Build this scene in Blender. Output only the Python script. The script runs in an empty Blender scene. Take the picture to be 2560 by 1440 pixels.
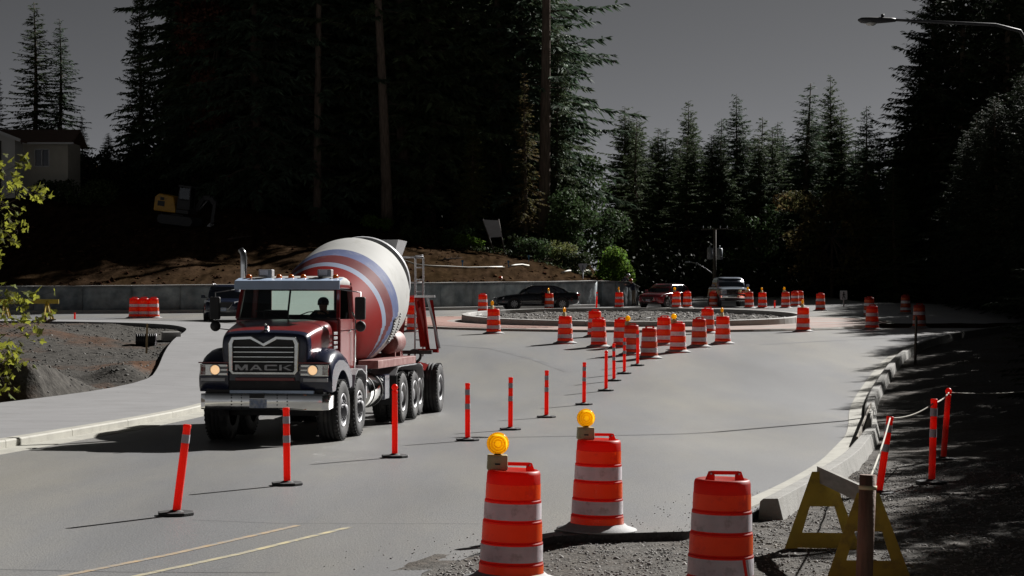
import bpy, bmesh, math, random
import numpy as np
from mathutils import Vector, Matrix

R = math.radians
SC = bpy.context.scene
COL = SC.collection
PI = math.pi

# ------------------------------------------------------------------ camera, sky, sun, exposure
CZ = 2.7                                   # eye height
F = 5000.0                                 # focal length in photo pixels (frame 2560 wide)
cam_d = bpy.data.cameras.new('camera')
cam_d.sensor_width = 36.0
cam_d.lens = 36.0 * F / 2560.0
cam_d.clip_start = 0.1
cam_d.clip_end = 3000.0
cam = bpy.data.objects.new('camera', cam_d)
cam.location = (0, 0, CZ)
cam.rotation_euler = (R(90), 0, 0)
COL.objects.link(cam)
SC.camera = cam

SUN_EL, SUN_AZ = 31.0, 38.0                # azimuth from +Y towards +X
world = bpy.data.worlds.new("World")
SC.world = world
world.use_nodes = True
wn = world.node_tree
wn.nodes.clear()
w_out = wn.nodes.new('ShaderNodeOutputWorld')
w_bg = wn.nodes.new('ShaderNodeBackground')
w_sky = wn.nodes.new('ShaderNodeTexSky')
w_sky.sky_type = 'NISHITA'
w_sky.sun_disc = False
w_sky.sun_elevation = R(SUN_EL)
w_sky.sun_rotation = R(SUN_AZ)
w_sky.altitude = 0
w_sky.air_density = 0.045
w_sky.dust_density = 0.10
w_sky.ozone_density = 1.0
w_hs = wn.nodes.new('ShaderNodeHueSaturation')
w_hs.inputs['Saturation'].default_value = 0.12
w_bg.inputs['Strength'].default_value = 0.05
wn.links.new(w_sky.outputs[0], w_hs.inputs['Color'])
wn.links.new(w_hs.outputs[0], w_bg.inputs['Color'])
wn.links.new(w_bg.outputs[0], w_out.inputs['Surface'])

sun_d = bpy.data.lights.new('sun', 'SUN')
sun_d.energy = 5.0
sun_d.angle = R(0.5)
sun_d.color = (1.0, 0.975, 0.945)
sun = bpy.data.objects.new('sun', sun_d)
sdir = Vector((math.sin(R(SUN_AZ)) * math.cos(R(SUN_EL)), math.cos(R(SUN_AZ)) * math.cos(R(SUN_EL)), math.sin(R(SUN_EL))))
sun.rotation_euler = sdir.to_track_quat('Z', 'Y').to_euler()
sun.location = (40, 40, 60)
COL.objects.link(sun)

SC.view_settings.view_transform = 'Standard'
SC.view_settings.look = 'None'
SC.view_settings.exposure = 0.85
SC.view_settings.gamma = 1.0
SC.view_settings.use_curve_mapping = False
SC.render.engine = 'CYCLES'
try:
    SC.cycles.max_bounces = 6
    SC.cycles.transparent_max_bounces = 12
    SC.cycles.use_denoising = True
except Exception:
    pass

# ------------------------------------------------------------------ the lie of the land (along the depth axis y)
_gd = np.array([0, 12, 21, 28, 36, 46, 52, 58, 64, 68, 73, 80, 95, 111, 125, 160, 250, 600.])
_gz = np.array([-2.45, -2.5, -2.56, -2.61, -2.74, -2.87, -2.80, -2.57, -2.28, -2.07, -1.87, -1.73, -1.5, -1.3, -1.2, -.95, -.3, .6])
_td = np.arange(-20, 600.01, 0.5)
_tz = np.interp(_td, _gd, _gz)
_k = np.exp(-0.5 * (np.arange(-12, 13) * 0.5 / 2.0) ** 2); _k /= _k.sum()
_tz = np.convolve(np.pad(_tz, 12, mode='edge'), _k, mode='valid') + CZ

def Gz(d):
    return np.interp(d, _td, _tz) if isinstance(d, np.ndarray) else float(np.interp(d, _td, _tz))

_hd = np.arange(8, 240, 0.25)
_hy = 720 + (CZ - np.interp(_hd, _td, _tz)) * F / _hd

def hit(px, py):
    """ground point seen at a photo pixel -> (x, y, z)"""
    d = float(np.interp(-py, -_hy, _hd))
    return Vector(((px - 1280) / F * d, d, Gz(d)))

def at(px, py, d):
    return Vector(((px - 1280) / F * d, d, CZ - (py - 720) / F * d))

# ------------------------------------------------------------------ materials
def nlink(nt, a, b): nt.links.new(a, b)

def M(name, col, rough=0.6, metal=0.0, var=0.12, scale=4.0, bump=0.0, bscale=60.0, spec=0.5, trans=0.0, col2=None, mixscale=1.0,
      mixcut=(0.4, 0.6), coat=0.0, detail=5.0, island=0.0, rand=0.0, transcol=None, streak=None, dirt=None, dirt_scale=6.0, dirt_cut=(0.55, 0.75), coord='Object'):
    m = bpy.data.materials.new(name)
    m.use_nodes = True
    nt = m.node_tree
    bs = nt.nodes['Principled BSDF']
    out = nt.nodes['Material Output']
    bs.inputs['Roughness'].default_value = rough
    bs.inputs['Metallic'].default_value = metal
    bs.inputs['Specular IOR Level'].default_value = spec
    if coat: bs.inputs['Coat Weight'].default_value = coat; bs.inputs['Coat Roughness'].default_value = 0.06
    tc = nt.nodes.new('ShaderNodeTexCoord')
    vec = tc.outputs[coord]
    if streak:
        mp = nt.nodes.new('ShaderNodeMapping'); mp.inputs['Scale'].default_value = streak
        nlink(nt, vec, mp.inputs[0]); vec2 = mp.outputs[0]
    else:
        vec2 = vec
    rgb = nt.nodes.new('ShaderNodeRGB'); rgb.outputs[0].default_value = (*col, 1)
    cur = rgb.outputs[0]
    if col2 is not None:
        n2 = nt.nodes.new('ShaderNodeTexNoise'); n2.inputs['Scale'].default_value = mixscale; n2.inputs['Detail'].default_value = 6
        n2.inputs['Roughness'].default_value = 0.62
        nlink(nt, vec2, n2.inputs['Vector'])
        mr = nt.nodes.new('ShaderNodeMapRange'); mr.inputs[1].default_value = mixcut[0]; mr.inputs[2].default_value = mixcut[1]
        nlink(nt, n2.outputs[0], mr.inputs[0])
        mx = nt.nodes.new('ShaderNodeMix'); mx.data_type = 'RGBA'
        nlink(nt, mr.outputs[0], mx.inputs[0]); nlink(nt, cur, mx.inputs[6]); mx.inputs[7].default_value = (*col2, 1)
        cur = mx.outputs[2]
    if dirt is not None:
        n3 = nt.nodes.new('ShaderNodeTexNoise'); n3.inputs['Scale'].default_value = dirt_scale; n3.inputs['Detail'].default_value = 8
        n3.inputs['Roughness'].default_value = 0.7
        nlink(nt, vec, n3.inputs['Vector'])
        mr = nt.nodes.new('ShaderNodeMapRange'); mr.inputs[1].default_value = dirt_cut[0]; mr.inputs[2].default_value = dirt_cut[1]
        nlink(nt, n3.outputs[0], mr.inputs[0])
        mx = nt.nodes.new('ShaderNodeMix'); mx.data_type = 'RGBA'
        nlink(nt, mr.outputs[0], mx.inputs[0]); nlink(nt, cur, mx.inputs[6]); mx.inputs[7].default_value = (*dirt, 1)
        cur = mx.outputs[2]
    if var:
        n1 = nt.nodes.new('ShaderNodeTexNoise'); n1.inputs['Scale'].default_value = scale; n1.inputs['Detail'].default_value = detail
        nlink(nt, vec2, n1.inputs['Vector'])
        mr = nt.nodes.new('ShaderNodeMapRange'); mr.inputs[1].default_value = 0.25; mr.inputs[2].default_value = 0.75
        mr.inputs[3].default_value = 1 - var * 1.6; mr.inputs[4].default_value = 1 + var * 1.6
        nlink(nt, n1.outputs[0], mr.inputs[0])
        hs = nt.nodes.new('ShaderNodeHueSaturation')
        nlink(nt, mr.outputs[0], hs.inputs['Value']); nlink(nt, cur, hs.inputs['Color'])
        cur = hs.outputs[0]
    if island:
        ge = nt.nodes.new('ShaderNodeNewGeometry')
        mr = nt.nodes.new('ShaderNodeMapRange'); mr.inputs[3].default_value = 1 - island; mr.inputs[4].default_value = 1 + island
        nlink(nt, ge.outputs['Random Per Island'], mr.inputs[0])
        mr2 = nt.nodes.new('ShaderNodeMapRange'); mr2.inputs[3].default_value = 0.475; mr2.inputs[4].default_value = 0.515
        nlink(nt, ge.outputs['Random Per Island'], mr2.inputs[0])
        hs = nt.nodes.new('ShaderNodeHueSaturation')
        nlink(nt, mr.outputs[0], hs.inputs['Value']); nlink(nt, mr2.outputs[0], hs.inputs['Hue']); nlink(nt, cur, hs.inputs['Color'])
        cur = hs.outputs[0]
    if rand:
        oi = nt.nodes.new('ShaderNodeObjectInfo')
        mr = nt.nodes.new('ShaderNodeMapRange'); mr.inputs[3].default_value = 1 - rand; mr.inputs[4].default_value = 1 + rand * .6
        nlink(nt, oi.outputs['Random'], mr.inputs[0])
        hs = nt.nodes.new('ShaderNodeHueSaturation')
        nlink(nt, mr.outputs[0], hs.inputs['Value']); nlink(nt, cur, hs.inputs['Color'])
        cur = hs.outputs[0]
    nlink(nt, cur, bs.inputs['Base Color'])
    if bump:
        nb = nt.nodes.new('ShaderNodeTexNoise'); nb.inputs['Scale'].default_value = bscale; nb.inputs['Detail'].default_value = 6
        nlink(nt, vec, nb.inputs['Vector'])
        bp = nt.nodes.new('ShaderNodeBump'); bp.inputs['Strength'].default_value = min(1, bump); bp.inputs['Distance'].default_value = 0.02 * max(1, bump)
        nlink(nt, nb.outputs[0], bp.inputs['Height']); nlink(nt, bp.outputs[0], bs.inputs['Normal'])
    if trans:
        tr = nt.nodes.new('ShaderNodeBsdfTranslucent')
        if transcol: tr.inputs[0].default_value = (*transcol, 1)
        else: nlink(nt, cur, tr.inputs[0])
        ms = nt.nodes.new('ShaderNodeMixShader'); ms.inputs[0].default_value = trans
        nlink(nt, bs.outputs[0], ms.inputs[1]); nlink(nt, tr.outputs[0], ms.inputs[2]); nlink(nt, ms.outputs[0], out.inputs['Surface'])
    return m

def M_glass(name, tint=(0.55, 0.6, 0.6), refl=1.0):
    m = bpy.data.materials.new(name); m.use_nodes = True
    nt = m.node_tree; nt.nodes.clear()
    out = nt.nodes.new('ShaderNodeOutputMaterial')
    t = nt.nodes.new('ShaderNodeBsdfTransparent'); t.inputs[0].default_value = (*tint, 1)
    g = nt.nodes.new('ShaderNodeBsdfGlossy'); g.inputs['Roughness'].default_value = 0.03; g.inputs[0].default_value = (refl, refl, refl, 1)
    f = nt.nodes.new('ShaderNodeFresnel'); f.inputs[0].default_value = 1.5
    s = nt.nodes.new('ShaderNodeMixShader')
    nlink(nt, f.outputs[0], s.inputs[0]); nlink(nt, t.outputs[0], s.inputs[1]); nlink(nt, g.outputs[0], s.inputs[2]); nlink(nt, s.outputs[0], out.inputs[0])
    return m

# ------------------------------------------------------------------ mesh building
class MB:
    def __init__(self):
        self.v = []; self.f = []; self.m = []; self.s = []
    def add(self, verts, faces, mat=0, smooth=False, T=None):
        o = len(self.v)
        if T is not None: verts = [T @ Vector(p) for p in verts]
        self.v.extend([tuple(p) for p in verts])
        for i, fc in enumerate(faces):
            self.f.append(tuple(o + k for k in fc))
            self.m.append(mat[i] if isinstance(mat, (list, tuple)) else mat)
            self.s.append(smooth)
        return self
    def box(self, c, s, mat=0, rot=None, top=(1, 1), T=None):
        x, y, z = s[0] / 2, s[1] / 2, s[2] / 2
        vs = [(-x, -y, -z), (x, -y, -z), (x, y, -z), (-x, y, -z), (-x * top[0], -y * top[1], z), (x * top[0], -y * top[1], z), (x * top[0], y * top[1], z), (-x * top[0], y * top[1], z)]
        A = Matrix.Translation(c)
        if rot is not None:
            A = A @ (rot if isinstance(rot, Matrix) else (Matrix.Rotation(rot[2], 4, 'Z') @ Matrix.Rotation(rot[1], 4, 'Y') @ Matrix.Rotation(rot[0], 4, 'X')))
        if T is not None: A = T @ A
        return self.add(vs, [(0, 3, 2, 1), (4, 5, 6, 7), (0, 1, 5, 4), (1, 2, 6, 5), (2, 3, 7, 6), (3, 0, 4, 7)], mat, False, A)
    def bar(self, p0, p1, w, h, mat=0, up=(0, 0, 1)):
        p0, p1 = Vector(p0), Vector(p1); d = p1 - p0; L = d.length; d.normalize()
        u = Vector(up); s = d.cross(u)
        if s.length < 1e-4: s = d.cross(Vector((0, 1, 0)))
        s.normalize(); u = s.cross(d)
        A = Matrix(((s.x, d.x, u.x, 0), (s.y, d.y, u.y, 0), (s.z, d.z, u.z, 0), (0, 0, 0, 1)))
        A = Matrix.Translation((p0 + p1) / 2) @ A
        return self.box((0, 0, 0), (w, L, h), mat, T=A)
    def tube(self, pts, r, n=8, mat=0, caps=True, smooth=True):
        pts = [Vector(p) for p in pts]; rs = r if isinstance(r, (list, tuple)) else [r] * len(pts)
        rings = []; prev = None
        for i, p in enumerate(pts):
            a = pts[max(0, i - 1)]; b = pts[min(len(pts) - 1, i + 1)]
            d = (b - a).normalized()
            if prev is None:
                prev = d.orthogonal().normalized()
            u = (prev - d * prev.dot(d))
            if u.length < 1e-5: u = d.orthogonal()
            u.normalize(); prev = u; w = d.cross(u)
            rings.append([p + (u * math.cos(2 * PI * k / n) + w * math.sin(2 * PI * k / n)) * rs[i] for k in range(n)])
        return self.loft(rings, mat, caps, smooth)
    def loft(self, rings, mat=0, caps=True, smooth=True, closed=True, T=None):
        n = len(rings[0]); vs = [p for r_ in rings for p in r_]; fs = []; ms = []
        for i in range(len(rings) - 1):
            for k in range(n if closed else n - 1):
                fs.append((i * n + k, i * n + (k + 1) % n, (i + 1) * n + (k + 1) % n, (i + 1) * n + k))
                ms.append(mat[i] if isinstance(mat, (list, tuple)) else mat)
        self.add(vs, fs, ms, smooth, T)
        if caps:
            o = len(self.v) - len(vs)
            for base, mm in ((0, ms[0]), ((len(rings) - 1) * n, ms[-1])):
                self.f.append(tuple(o + base + k for k in (range(n) if base else reversed(range(n))))); self.m.append(mm); self.s.append(False)
        return self
    def lathe(self, prof, n=24, mat=0, T=None, smooth=True, caps=False):
        rings = [[(r * math.cos(2 * PI * k / n), r * math.sin(2 * PI * k / n), z) for k in range(n)] for r, z in prof]
        return self.loft(rings, mat, caps, smooth, True, T)
    def prism(self, poly, h, mat=0, T=None):
        """poly: list of (x, y); extruded z 0..h"""
        n = len(poly)
        vs = [(x, y, 0) for x, y in poly] + [(x, y, h) for x, y in poly]
        fs = [tuple(reversed(range(n))), tuple(range(n, 2 * n))] + [(k, (k + 1) % n, n + (k + 1) % n, n + k) for k in range(n)]
        return self.add(vs, fs, mat, False, T)
    def build(self, name, mats, parent=None, loc=None, rot=None, bevel=0.0, seg=2, recalc=True, sub=0):
        me = bpy.data.meshes.new(name)
        me.from_pydata(self.v, [], self.f)
        for mm in (mats if isinstance(mats, (list, tuple)) else [mats]): me.materials.append(mm)
        me.polygons.foreach_set('material_index', self.m)
        me.polygons.foreach_set('use_smooth', self.s)
        if recalc:
            b = bmesh.new(); b.from_mesh(me); bmesh.ops.recalc_face_normals(b, faces=b.faces); b.to_mesh(me); b.free()
        me.update()
        o = bpy.data.objects.new(name, me); COL.objects.link(o)
        if parent is not None: o.parent = parent
        if loc is not None: o.location = loc
        if rot is not None: o.rotation_euler = rot
        if bevel:
            bv = o.modifiers.new('bevel', 'BEVEL'); bv.width = bevel; bv.segments = seg; bv.limit_method = 'ANGLE'; bv.angle_limit = R(35)
        return o

def raw_mesh(name, V, Fq, mats, smooth=False, midx=None):
    """numpy verts (n,3), faces (m,k) -> mesh"""
    me = bpy.data.meshes.new(name)
    k = Fq.shape[1]
    me.vertices.add(len(V)); me.vertices.foreach_set('co', V.astype(np.float32).ravel())
    me.loops.add(Fq.size); me.loops.foreach_set('vertex_index', Fq.astype(np.int32).ravel())
    me.polygons.add(len(Fq)); me.polygons.foreach_set('loop_start', np.arange(0, Fq.size, k, dtype=np.int32))
    try: me.polygons.foreach_set('loop_total', np.full(len(Fq), k, dtype=np.int32))
    except Exception: pass
    if smooth: me.polygons.foreach_set('use_smooth', np.ones(len(Fq), dtype=bool))
    for mm in (mats if isinstance(mats, (list, tuple)) else [mats]): me.materials.append(mm)
    if midx is not None: me.polygons.foreach_set('material_index', midx.astype(np.int32))
    me.update(calc_edges=True); me.validate()
    return me

def link(name, me, parent=None, loc=None, rot=None):
    o = bpy.data.objects.new(name, me); COL.objects.link(o)
    if parent is not None: o.parent = parent
    if loc is not None: o.location = loc
    if rot is not None: o.rotation_euler = rot
    return o

def tag(o, label=None, cat=None, group=None, kind=None):
    if label: o['label'] = label
    if cat: o['category'] = cat
    if group: o['group'] = group
    if kind: o['kind'] = kind
    return o

def thing(name, label, cat, loc=(0, 0, 0), rz=0.0, group=None, rx=0.0, ry=0.0):
    o = bpy.data.objects.new(name, None); COL.objects.link(o)
    o.empty_display_size = 0.2
    o.location = loc; o.rotation_euler = (rx, ry, rz)
    return tag(o, label, cat, group)

def struct(o): o['kind'] = 'structure'; return o
def stuff(o): o['kind'] = 'stuff'; return o

KIDS = {}
def copy_tree(o, parent=None):
    c = o.copy(); COL.objects.link(c)
    if parent is not None: c.parent = parent
    for ch in list(o.children): copy_tree(ch, c)
    return c

def vnoise(x, y, seed=0, sc=1.0, oct=4):
    """cheap smooth value noise on numpy arrays, about -1..1"""
    x = np.asarray(x, float) * sc; y = np.asarray(y, float) * sc
    tot = 0; amp = 1.0; norm = 0
    for o in range(oct):
        xi = np.floor(x); yi = np.floor(y); fx = x - xi; fy = y - yi
        fx = fx * fx * (3 - 2 * fx); fy = fy * fy * (3 - 2 * fy)
        def h(a, b):
            s = np.sin(a * 127.1 + b * 311.7 + (seed + o) * 74.7) * 43758.5453
            return (s - np.floor(s)) * 2 - 1
        v = (h(xi, yi) * (1 - fx) + h(xi + 1, yi) * fx) * (1 - fy) + (h(xi, yi + 1) * (1 - fx) + h(xi + 1, yi + 1) * fx) * fy
        tot = tot + v * amp; norm += amp; amp *= 0.5; x = x * 2.03 + 5.1; y = y * 2.03 + 9.7
    return tot / norm

def grid_faces(nr, nc):
    i, j = np.meshgrid(np.arange(nr - 1), np.arange(nc - 1), indexing='ij')
    a = (i * nc + j).ravel()
    return np.stack([a, a + 1, a + nc + 1, a + nc], 1)

def rocks_mesh(name, P, S, mat, seed=1):
    """P (n,3) positions, S (n,) sizes: angular little stones"""
    rng = np.random.default_rng(seed); n = len(P)
    base = np.array([[1, 0, 0], [-1, 0, 0], [0, 1, 0], [0, -1, 0], [0, 0, 1], [0, 0, -1.]])
    fc = np.array([[0, 2, 4], [2, 1, 4], [1, 3, 4], [3, 0, 4], [2, 0, 5], [1, 2, 5], [3, 1, 5], [0, 3, 5]])
    V = base[None] * (0.6 + 0.8 * rng.random((n, 6, 1))) + rng.normal(0, .22, (n, 6, 3))
    V[:, :, 2] *= 0.7
    a = rng.random(n) * 2 * PI; c, s = np.cos(a), np.sin(a)
    X = V[:, :, 0] * c[:, None] - V[:, :, 1] * s[:, None]; Y = V[:, :, 0] * s[:, None] + V[:, :, 1] * c[:, None]
    V = np.stack([X, Y, V[:, :, 2]], 2) * S[:, None, None] + P[:, None, :]
    Fq = (fc[None] + (np.arange(n) * 6)[:, None, None]).reshape(-1, 3)
    return raw_mesh(name, V.reshape(-1, 3), Fq, mat)

# ================================================================== SETTING
m_asphalt = M('asphalt', (0.165, 0.166, 0.168), rough=0.50, var=0.13, scale=0.28, bump=0.35, bscale=45, col2=(0.215, 0.205, 0.180), mixscale=0.2,
              mixcut=(0.42, 0.66), dirt=(0.095, 0.095, 0.10), dirt_scale=34.0, dirt_cut=(0.50, 0.70), spec=0.55, streak=(1.6, 0.32, 1.0))
m_aspedge = M('asphalt_edge', (0.06, 0.06, 0.062), rough=0.9, var=0.3, scale=30, bump=0.8, bscale=40)
m_conc = M('concrete', (0.40, 0.39, 0.37), rough=0.8, var=0.07, scale=1.2, bump=0.15, bscale=90, dirt=(0.31, 0.30, 0.28), dirt_scale=1.7, dirt_cut=(0.5, 0.8))
m_pave = M('pavement_concrete', (0.20, 0.198, 0.20), rough=0.78, var=0.06, scale=0.8, bump=0.15, bscale=80, dirt=(0.165, 0.162, 0.16), dirt_scale=0.9, dirt_cut=(0.5, 0.8))
m_kerb = M('kerb_concrete', (0.34, 0.33, 0.285), rough=0.8, var=0.07, scale=2.0, bump=0.2, bscale=60, dirt=(0.24, 0.225, 0.19), dirt_scale=3.0, dirt_cut=(0.52, 0.78))
m_kerbold = M('kerb_concrete_worn', (0.25, 0.245, 0.225), rough=0.85, var=0.1, scale=3, bump=0.4, bscale=40, dirt=(0.18, 0.17, 0.15), dirt_scale=5.0, dirt_cut=(0.5, 0.7))
m_gravel = M('gravel_bed', (0.105, 0.099, 0.090), rough=0.95, var=0.35, scale=14, bump=1.2, bscale=30, col2=(0.075, 0.062, 0.05), mixscale=0.5, mixcut=(0.45, 0.7), spec=0.1)
m_soil = M('soil', (0.062, 0.058, 0.052), rough=0.95, var=0.35, scale=5, bump=1.5, bscale=14, col2=(0.085, 0.045, 0.026), mixscale=0.16, mixcut=(0.5, 0.62), spec=0.05)
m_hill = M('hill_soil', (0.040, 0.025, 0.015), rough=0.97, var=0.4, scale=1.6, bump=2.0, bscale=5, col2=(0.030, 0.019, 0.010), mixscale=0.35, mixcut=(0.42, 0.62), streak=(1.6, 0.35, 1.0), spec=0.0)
m_stone = M('loose_stone', (0.21, 0.20, 0.19), rough=0.9, var=0.2, scale=3, island=0.55, spec=0.3)
m_stone_d = M('plot_stone', (0.11, 0.107, 0.10), rough=0.95, var=0.2, scale=3, island=0.6, spec=0.1)
m_brick = M('red_paver', (0.28, 0.135, 0.10), rough=0.85, var=0.15, scale=3, island=0.15, dirt=(0.26, 0.2, 0.17), dirt_scale=1.2, dirt_cut=(0.45, 0.7))
m_ground = M('earth', (0.07, 0.06, 0.045), rough=0.97, var=0.3, scale=0.6, bump=1.0, bscale=8, col2=(0.05, 0.055, 0.03), mixscale=0.3, spec=0.2)
m_wall = M('retaining_wall_concrete', (0.33, 0.36, 0.37), rough=0.92, var=0.22, scale=1.6, bump=2.5, bscale=3.2, col2=(0.17, 0.20, 0.215), mixscale=0.9, mixcut=(0.4, 0.62), dirt=(0.3, 0.3, 0.29), dirt_scale=1.1, dirt_cut=(0.6, 0.72))
m_wallcap = M('wall_cap', (0.33, 0.33, 0.32), rough=0.9, var=0.12, scale=3, bump=0.8, bscale=12)

def fine_height(V): return V

# ---- wide ground sheet (kept just under everything that lies on it)
xs = np.concatenate([np.linspace(-900, -130, 14)[:-1], np.linspace(-130, 130, 105), np.linspace(130, 900, 14)[1:]])
ds = np.concatenate([np.linspace(-60, 0, 10)[:-1], np.linspace(0, 130, 80), np.linspace(130, 320, 60)[1:], np.linspace(320, 1600, 20)[1:]])
XX, DD = np.meshgrid(xs, ds)
ZZ = Gz(DD) - 0.30 + 0.06 * vnoise(XX, DD, 3, 0.3)
V = np.stack([XX.ravel(), DD.ravel(), ZZ.ravel()], 1)
struct(link('ground', raw_mesh('ground', V, grid_faces(len(ds), len(xs)), m_ground, True)))

# ---- asphalt
_xl = np.array([(4, -12.0), (33.4, -8.5), (45, -7.1), (55, -6.8), (65, -7.2), (72, -7.8), (78, -8.8), (82, -10), (86, -12.5), (89, -16), (91, -22), (92, -30), (92.5, -60),
                (104, -60), (105.5, -32), (106.8, -19.5), (108, -16), (113.5, -5), (119, 0.4), (126, 5.6), (134, 9), (150, 10.5), (200, 12)])
_xr = np.array([(4, -1.6), (10, -1.2), (17.8, -0.80), (19.3, -0.30), (20.6, 0.42), (20.85, 1.0), (21.05, 1.85), (23, 2.8), (26, 3.75), (30.2, 4.95), (38, 6.7), (48.7, 8.5), (58, 10.65), (65.5, 12.6), (73, 15.4), (86, 22.2),
                (90, 30), (94, 60), (128, 60), (134, 30), (150, 26), (200, 30)])
dr = np.unique(np.concatenate([np.linspace(4, 17, 20), np.linspace(17, 24, 60), np.linspace(24, 200, 260), _xl[:, 0], _xr[:, 0]]))
xl = np.interp(dr, _xl[:, 0], _xl[:, 1]); xr = np.interp(dr, _xr[:, 0], _xr[:, 1])
xr = xr + 0.05 * vnoise(dr, dr * 0, 5, 2.2) * (dr < 23)
NU = 24
U = np.linspace(0, 1, NU)
AX = xl[:, None] + (xr - xl)[:, None] * U[None]
AD = np.repeat(dr[:, None], NU, 1)
AZ = Gz(AD)
V = np.stack([AX.ravel(), AD.ravel(), AZ.ravel()], 1)
Fq = grid_faces(len(dr), NU)
n0 = len(V)
# broken edge of the slab (right side)
VE = np.concatenate([np.stack([xr, dr, Gz(dr)], 1), np.stack([xr - 0.03, dr, Gz(dr) - 0.11], 1)])
nr = len(dr)
FE = np.stack([np.arange(nr - 1), np.arange(1, nr), np.arange(1, nr) + nr, np.arange(nr - 1) + nr], 1)
V = np.concatenate([V, VE]); mid = np.concatenate([np.zeros(len(Fq)), np.ones(len(FE))]); Fq = np.concatenate([Fq, FE + n0])
struct(link('road', raw_mesh('road', V, Fq, [m_asphalt, m_aspedge], True, mid)))

def strip(name, pts, w, mat, dz=0.004, kind='structure', n=40):
    """painted line / joint lying on the road; pts in world x, y"""
    pts = np.array(pts, float)
    seg = np.r_[0, np.cumsum(np.hypot(*np.diff(pts, axis=0).T))]
    t = np.linspace(0, seg[-1], n); x = np.interp(t, seg, pts[:, 0]); y = np.interp(t, seg, pts[:, 1])
    tx = np.gradient(x); ty = np.gradient(y); L = np.hypot(tx, ty); nx, ny = -ty / L, tx / L
    Vv = np.concatenate([np.stack([x + nx * w / 2, y + ny * w / 2, Gz(y + ny * w / 2) + dz], 1), np.stack([x - nx * w / 2, y - ny * w / 2, Gz(y - ny * w / 2) + dz], 1)])
    k = np.arange(n - 1)
    o = link(name, raw_mesh(name, Vv, np.stack([k, k + 1, k + 1 + n, k + n], 1), mat))
    o['kind'] = kind
    return o

def M_line(name, col):
    m = M(name, col, rough=0.8, var=0.1, scale=8, col2=(0.20, 0.195, 0.18), mixscale=6, mixcut=(0.40, 0.62))
    return m
m_line_o = M_line('line_paint_orange', (0.36, 0.25, 0.13)); m_line_y = M_line('line_paint_cream', (0.42, 0.36, 0.2))
def pxl(*pp): return [(hit(*p).x, hit(*p).y) for p in pp]
strip('lane_marking', pxl((100, 1452), (420, 1388), (745, 1314)), 0.085, m_line_o)
strip('lane_marking', pxl((290, 1452), (600, 1385), (875, 1318)), 0.085, m_line_y)
m_joint = M('road_joint', (0.085, 0.085, 0.088), rough=0.9, var=0.3, scale=12)
strip('road_joint', pxl((0, 1424), (300, 1430), (700, 1432)), 0.018, m_joint)
strip('road_joint', pxl((480, 1300), (700, 1309), (1200, 1310)), 0.014, m_joint)
# faint tyre trails polished into the asphalt
m_trail = M('tyre_trail', (0.145, 0.145, 0.149), rough=0.5, var=0.12, scale=1.5, col2=(0.166, 0.166, 0.169), mixscale=0.8, mixcut=(0.25, 0.55))
for p in (((1100, 862), (1230, 872), (1340, 900), (1420, 930)), ((1900, 862), (2060, 853), (2200, 846), (2330, 842)), ):
    strip('tyre_trail', pxl(*p), 0.22, m_trail, n=80)

# ---- kerbs: separate cast lengths swept along a line
def resample(pts, step):
    pts = np.array(pts, float)
    seg = np.r_[0, np.cumsum(np.hypot(*np.diff(pts, axis=0).T))]
    n = max(2, int(round(seg[-1] / step)) + 1)
    t = np.linspace(0, seg[-1], n)
    return np.stack([np.interp(t, seg, pts[:, 0]), np.interp(t, seg, pts[:, 1])], 1)

def smooth_poly(pts, it=2):
    pts = np.array(pts, float)
    for _ in range(it):
        q = 0.75 * pts[:-1] + 0.25 * pts[1:]; r = 0.25 * pts[:-1] + 0.75 * pts[1:]
        pts = np.concatenate([[pts[0]], np.stack([q, r], 1).reshape(-1, 2), [pts[-1]]])
    return pts

def kerb(name, piece, pts, prof, mat, seglen, sub=3, gap=0.012, closed=False, zfun=None, jitter=0.0, bevel=0.0):
    """prof: list of (offset to the left of travel, height)"""
    P = resample(smooth_poly(pts), seglen / sub)
    root = bpy.data.objects.new(name, None); COL.objects.link(root); root['kind'] = 'structure'
    T = np.gradient(P, axis=0); T /= np.hypot(T[:, 0], T[:, 1])[:, None]
    N = np.stack([-T[:, 1], T[:, 0]], 1)
    rnd = random.Random(7)
    i = 0
    while i + 1 < len(P):
        j = min(i + sub, len(P) - 1)
        mb = MB(); rings = []
        dzj = rnd.uniform(-jitter, jitter); dxj = rnd.uniform(-jitter, jitter)
        for k in range(i, j + 1):
            p = P[k].copy()
            if k == i: p += T[k] * gap / 2
            if k == j: p -= T[k] * gap / 2
            zb = (zfun(p[0], p[1]) if zfun else Gz(p[1])) + dzj
            rings.append([(p[0] + N[k][0] * (o + dxj), p[1] + N[k][1] * (o + dxj), zb + h) for o, h in prof])
        mb.loft(rings, 0, True, False)
        mb.build(piece, mat, root, bevel=bevel)
        i = j
    return root

left_kerb_line = [(-12.0, 4), (-8.5, 33.4), (-7.1, 45), (-6.8, 55), (-7.2, 65), (-7.8, 72), (-8.8, 78), (-10, 82), (-12.5, 86), (-16, 89), (-22, 91), (-30, 92), (-60, 92.5)]
kerb('left_kerb', 'kerb_stone', left_kerb_line, [(0.0, -0.15), (0.0, 0.13), (0.02, 0.155), (0.20, 0.165), (0.20, -0.15)], m_kerb, 3.3, bevel=0.006)
kerb('left_gutter', 'gutter_pan', left_kerb_line, [(-0.42, -0.1), (-0.42, 0.008), (-0.003, 0.022), (-0.003, -0.1)], m_kerb, 3.3)

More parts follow.
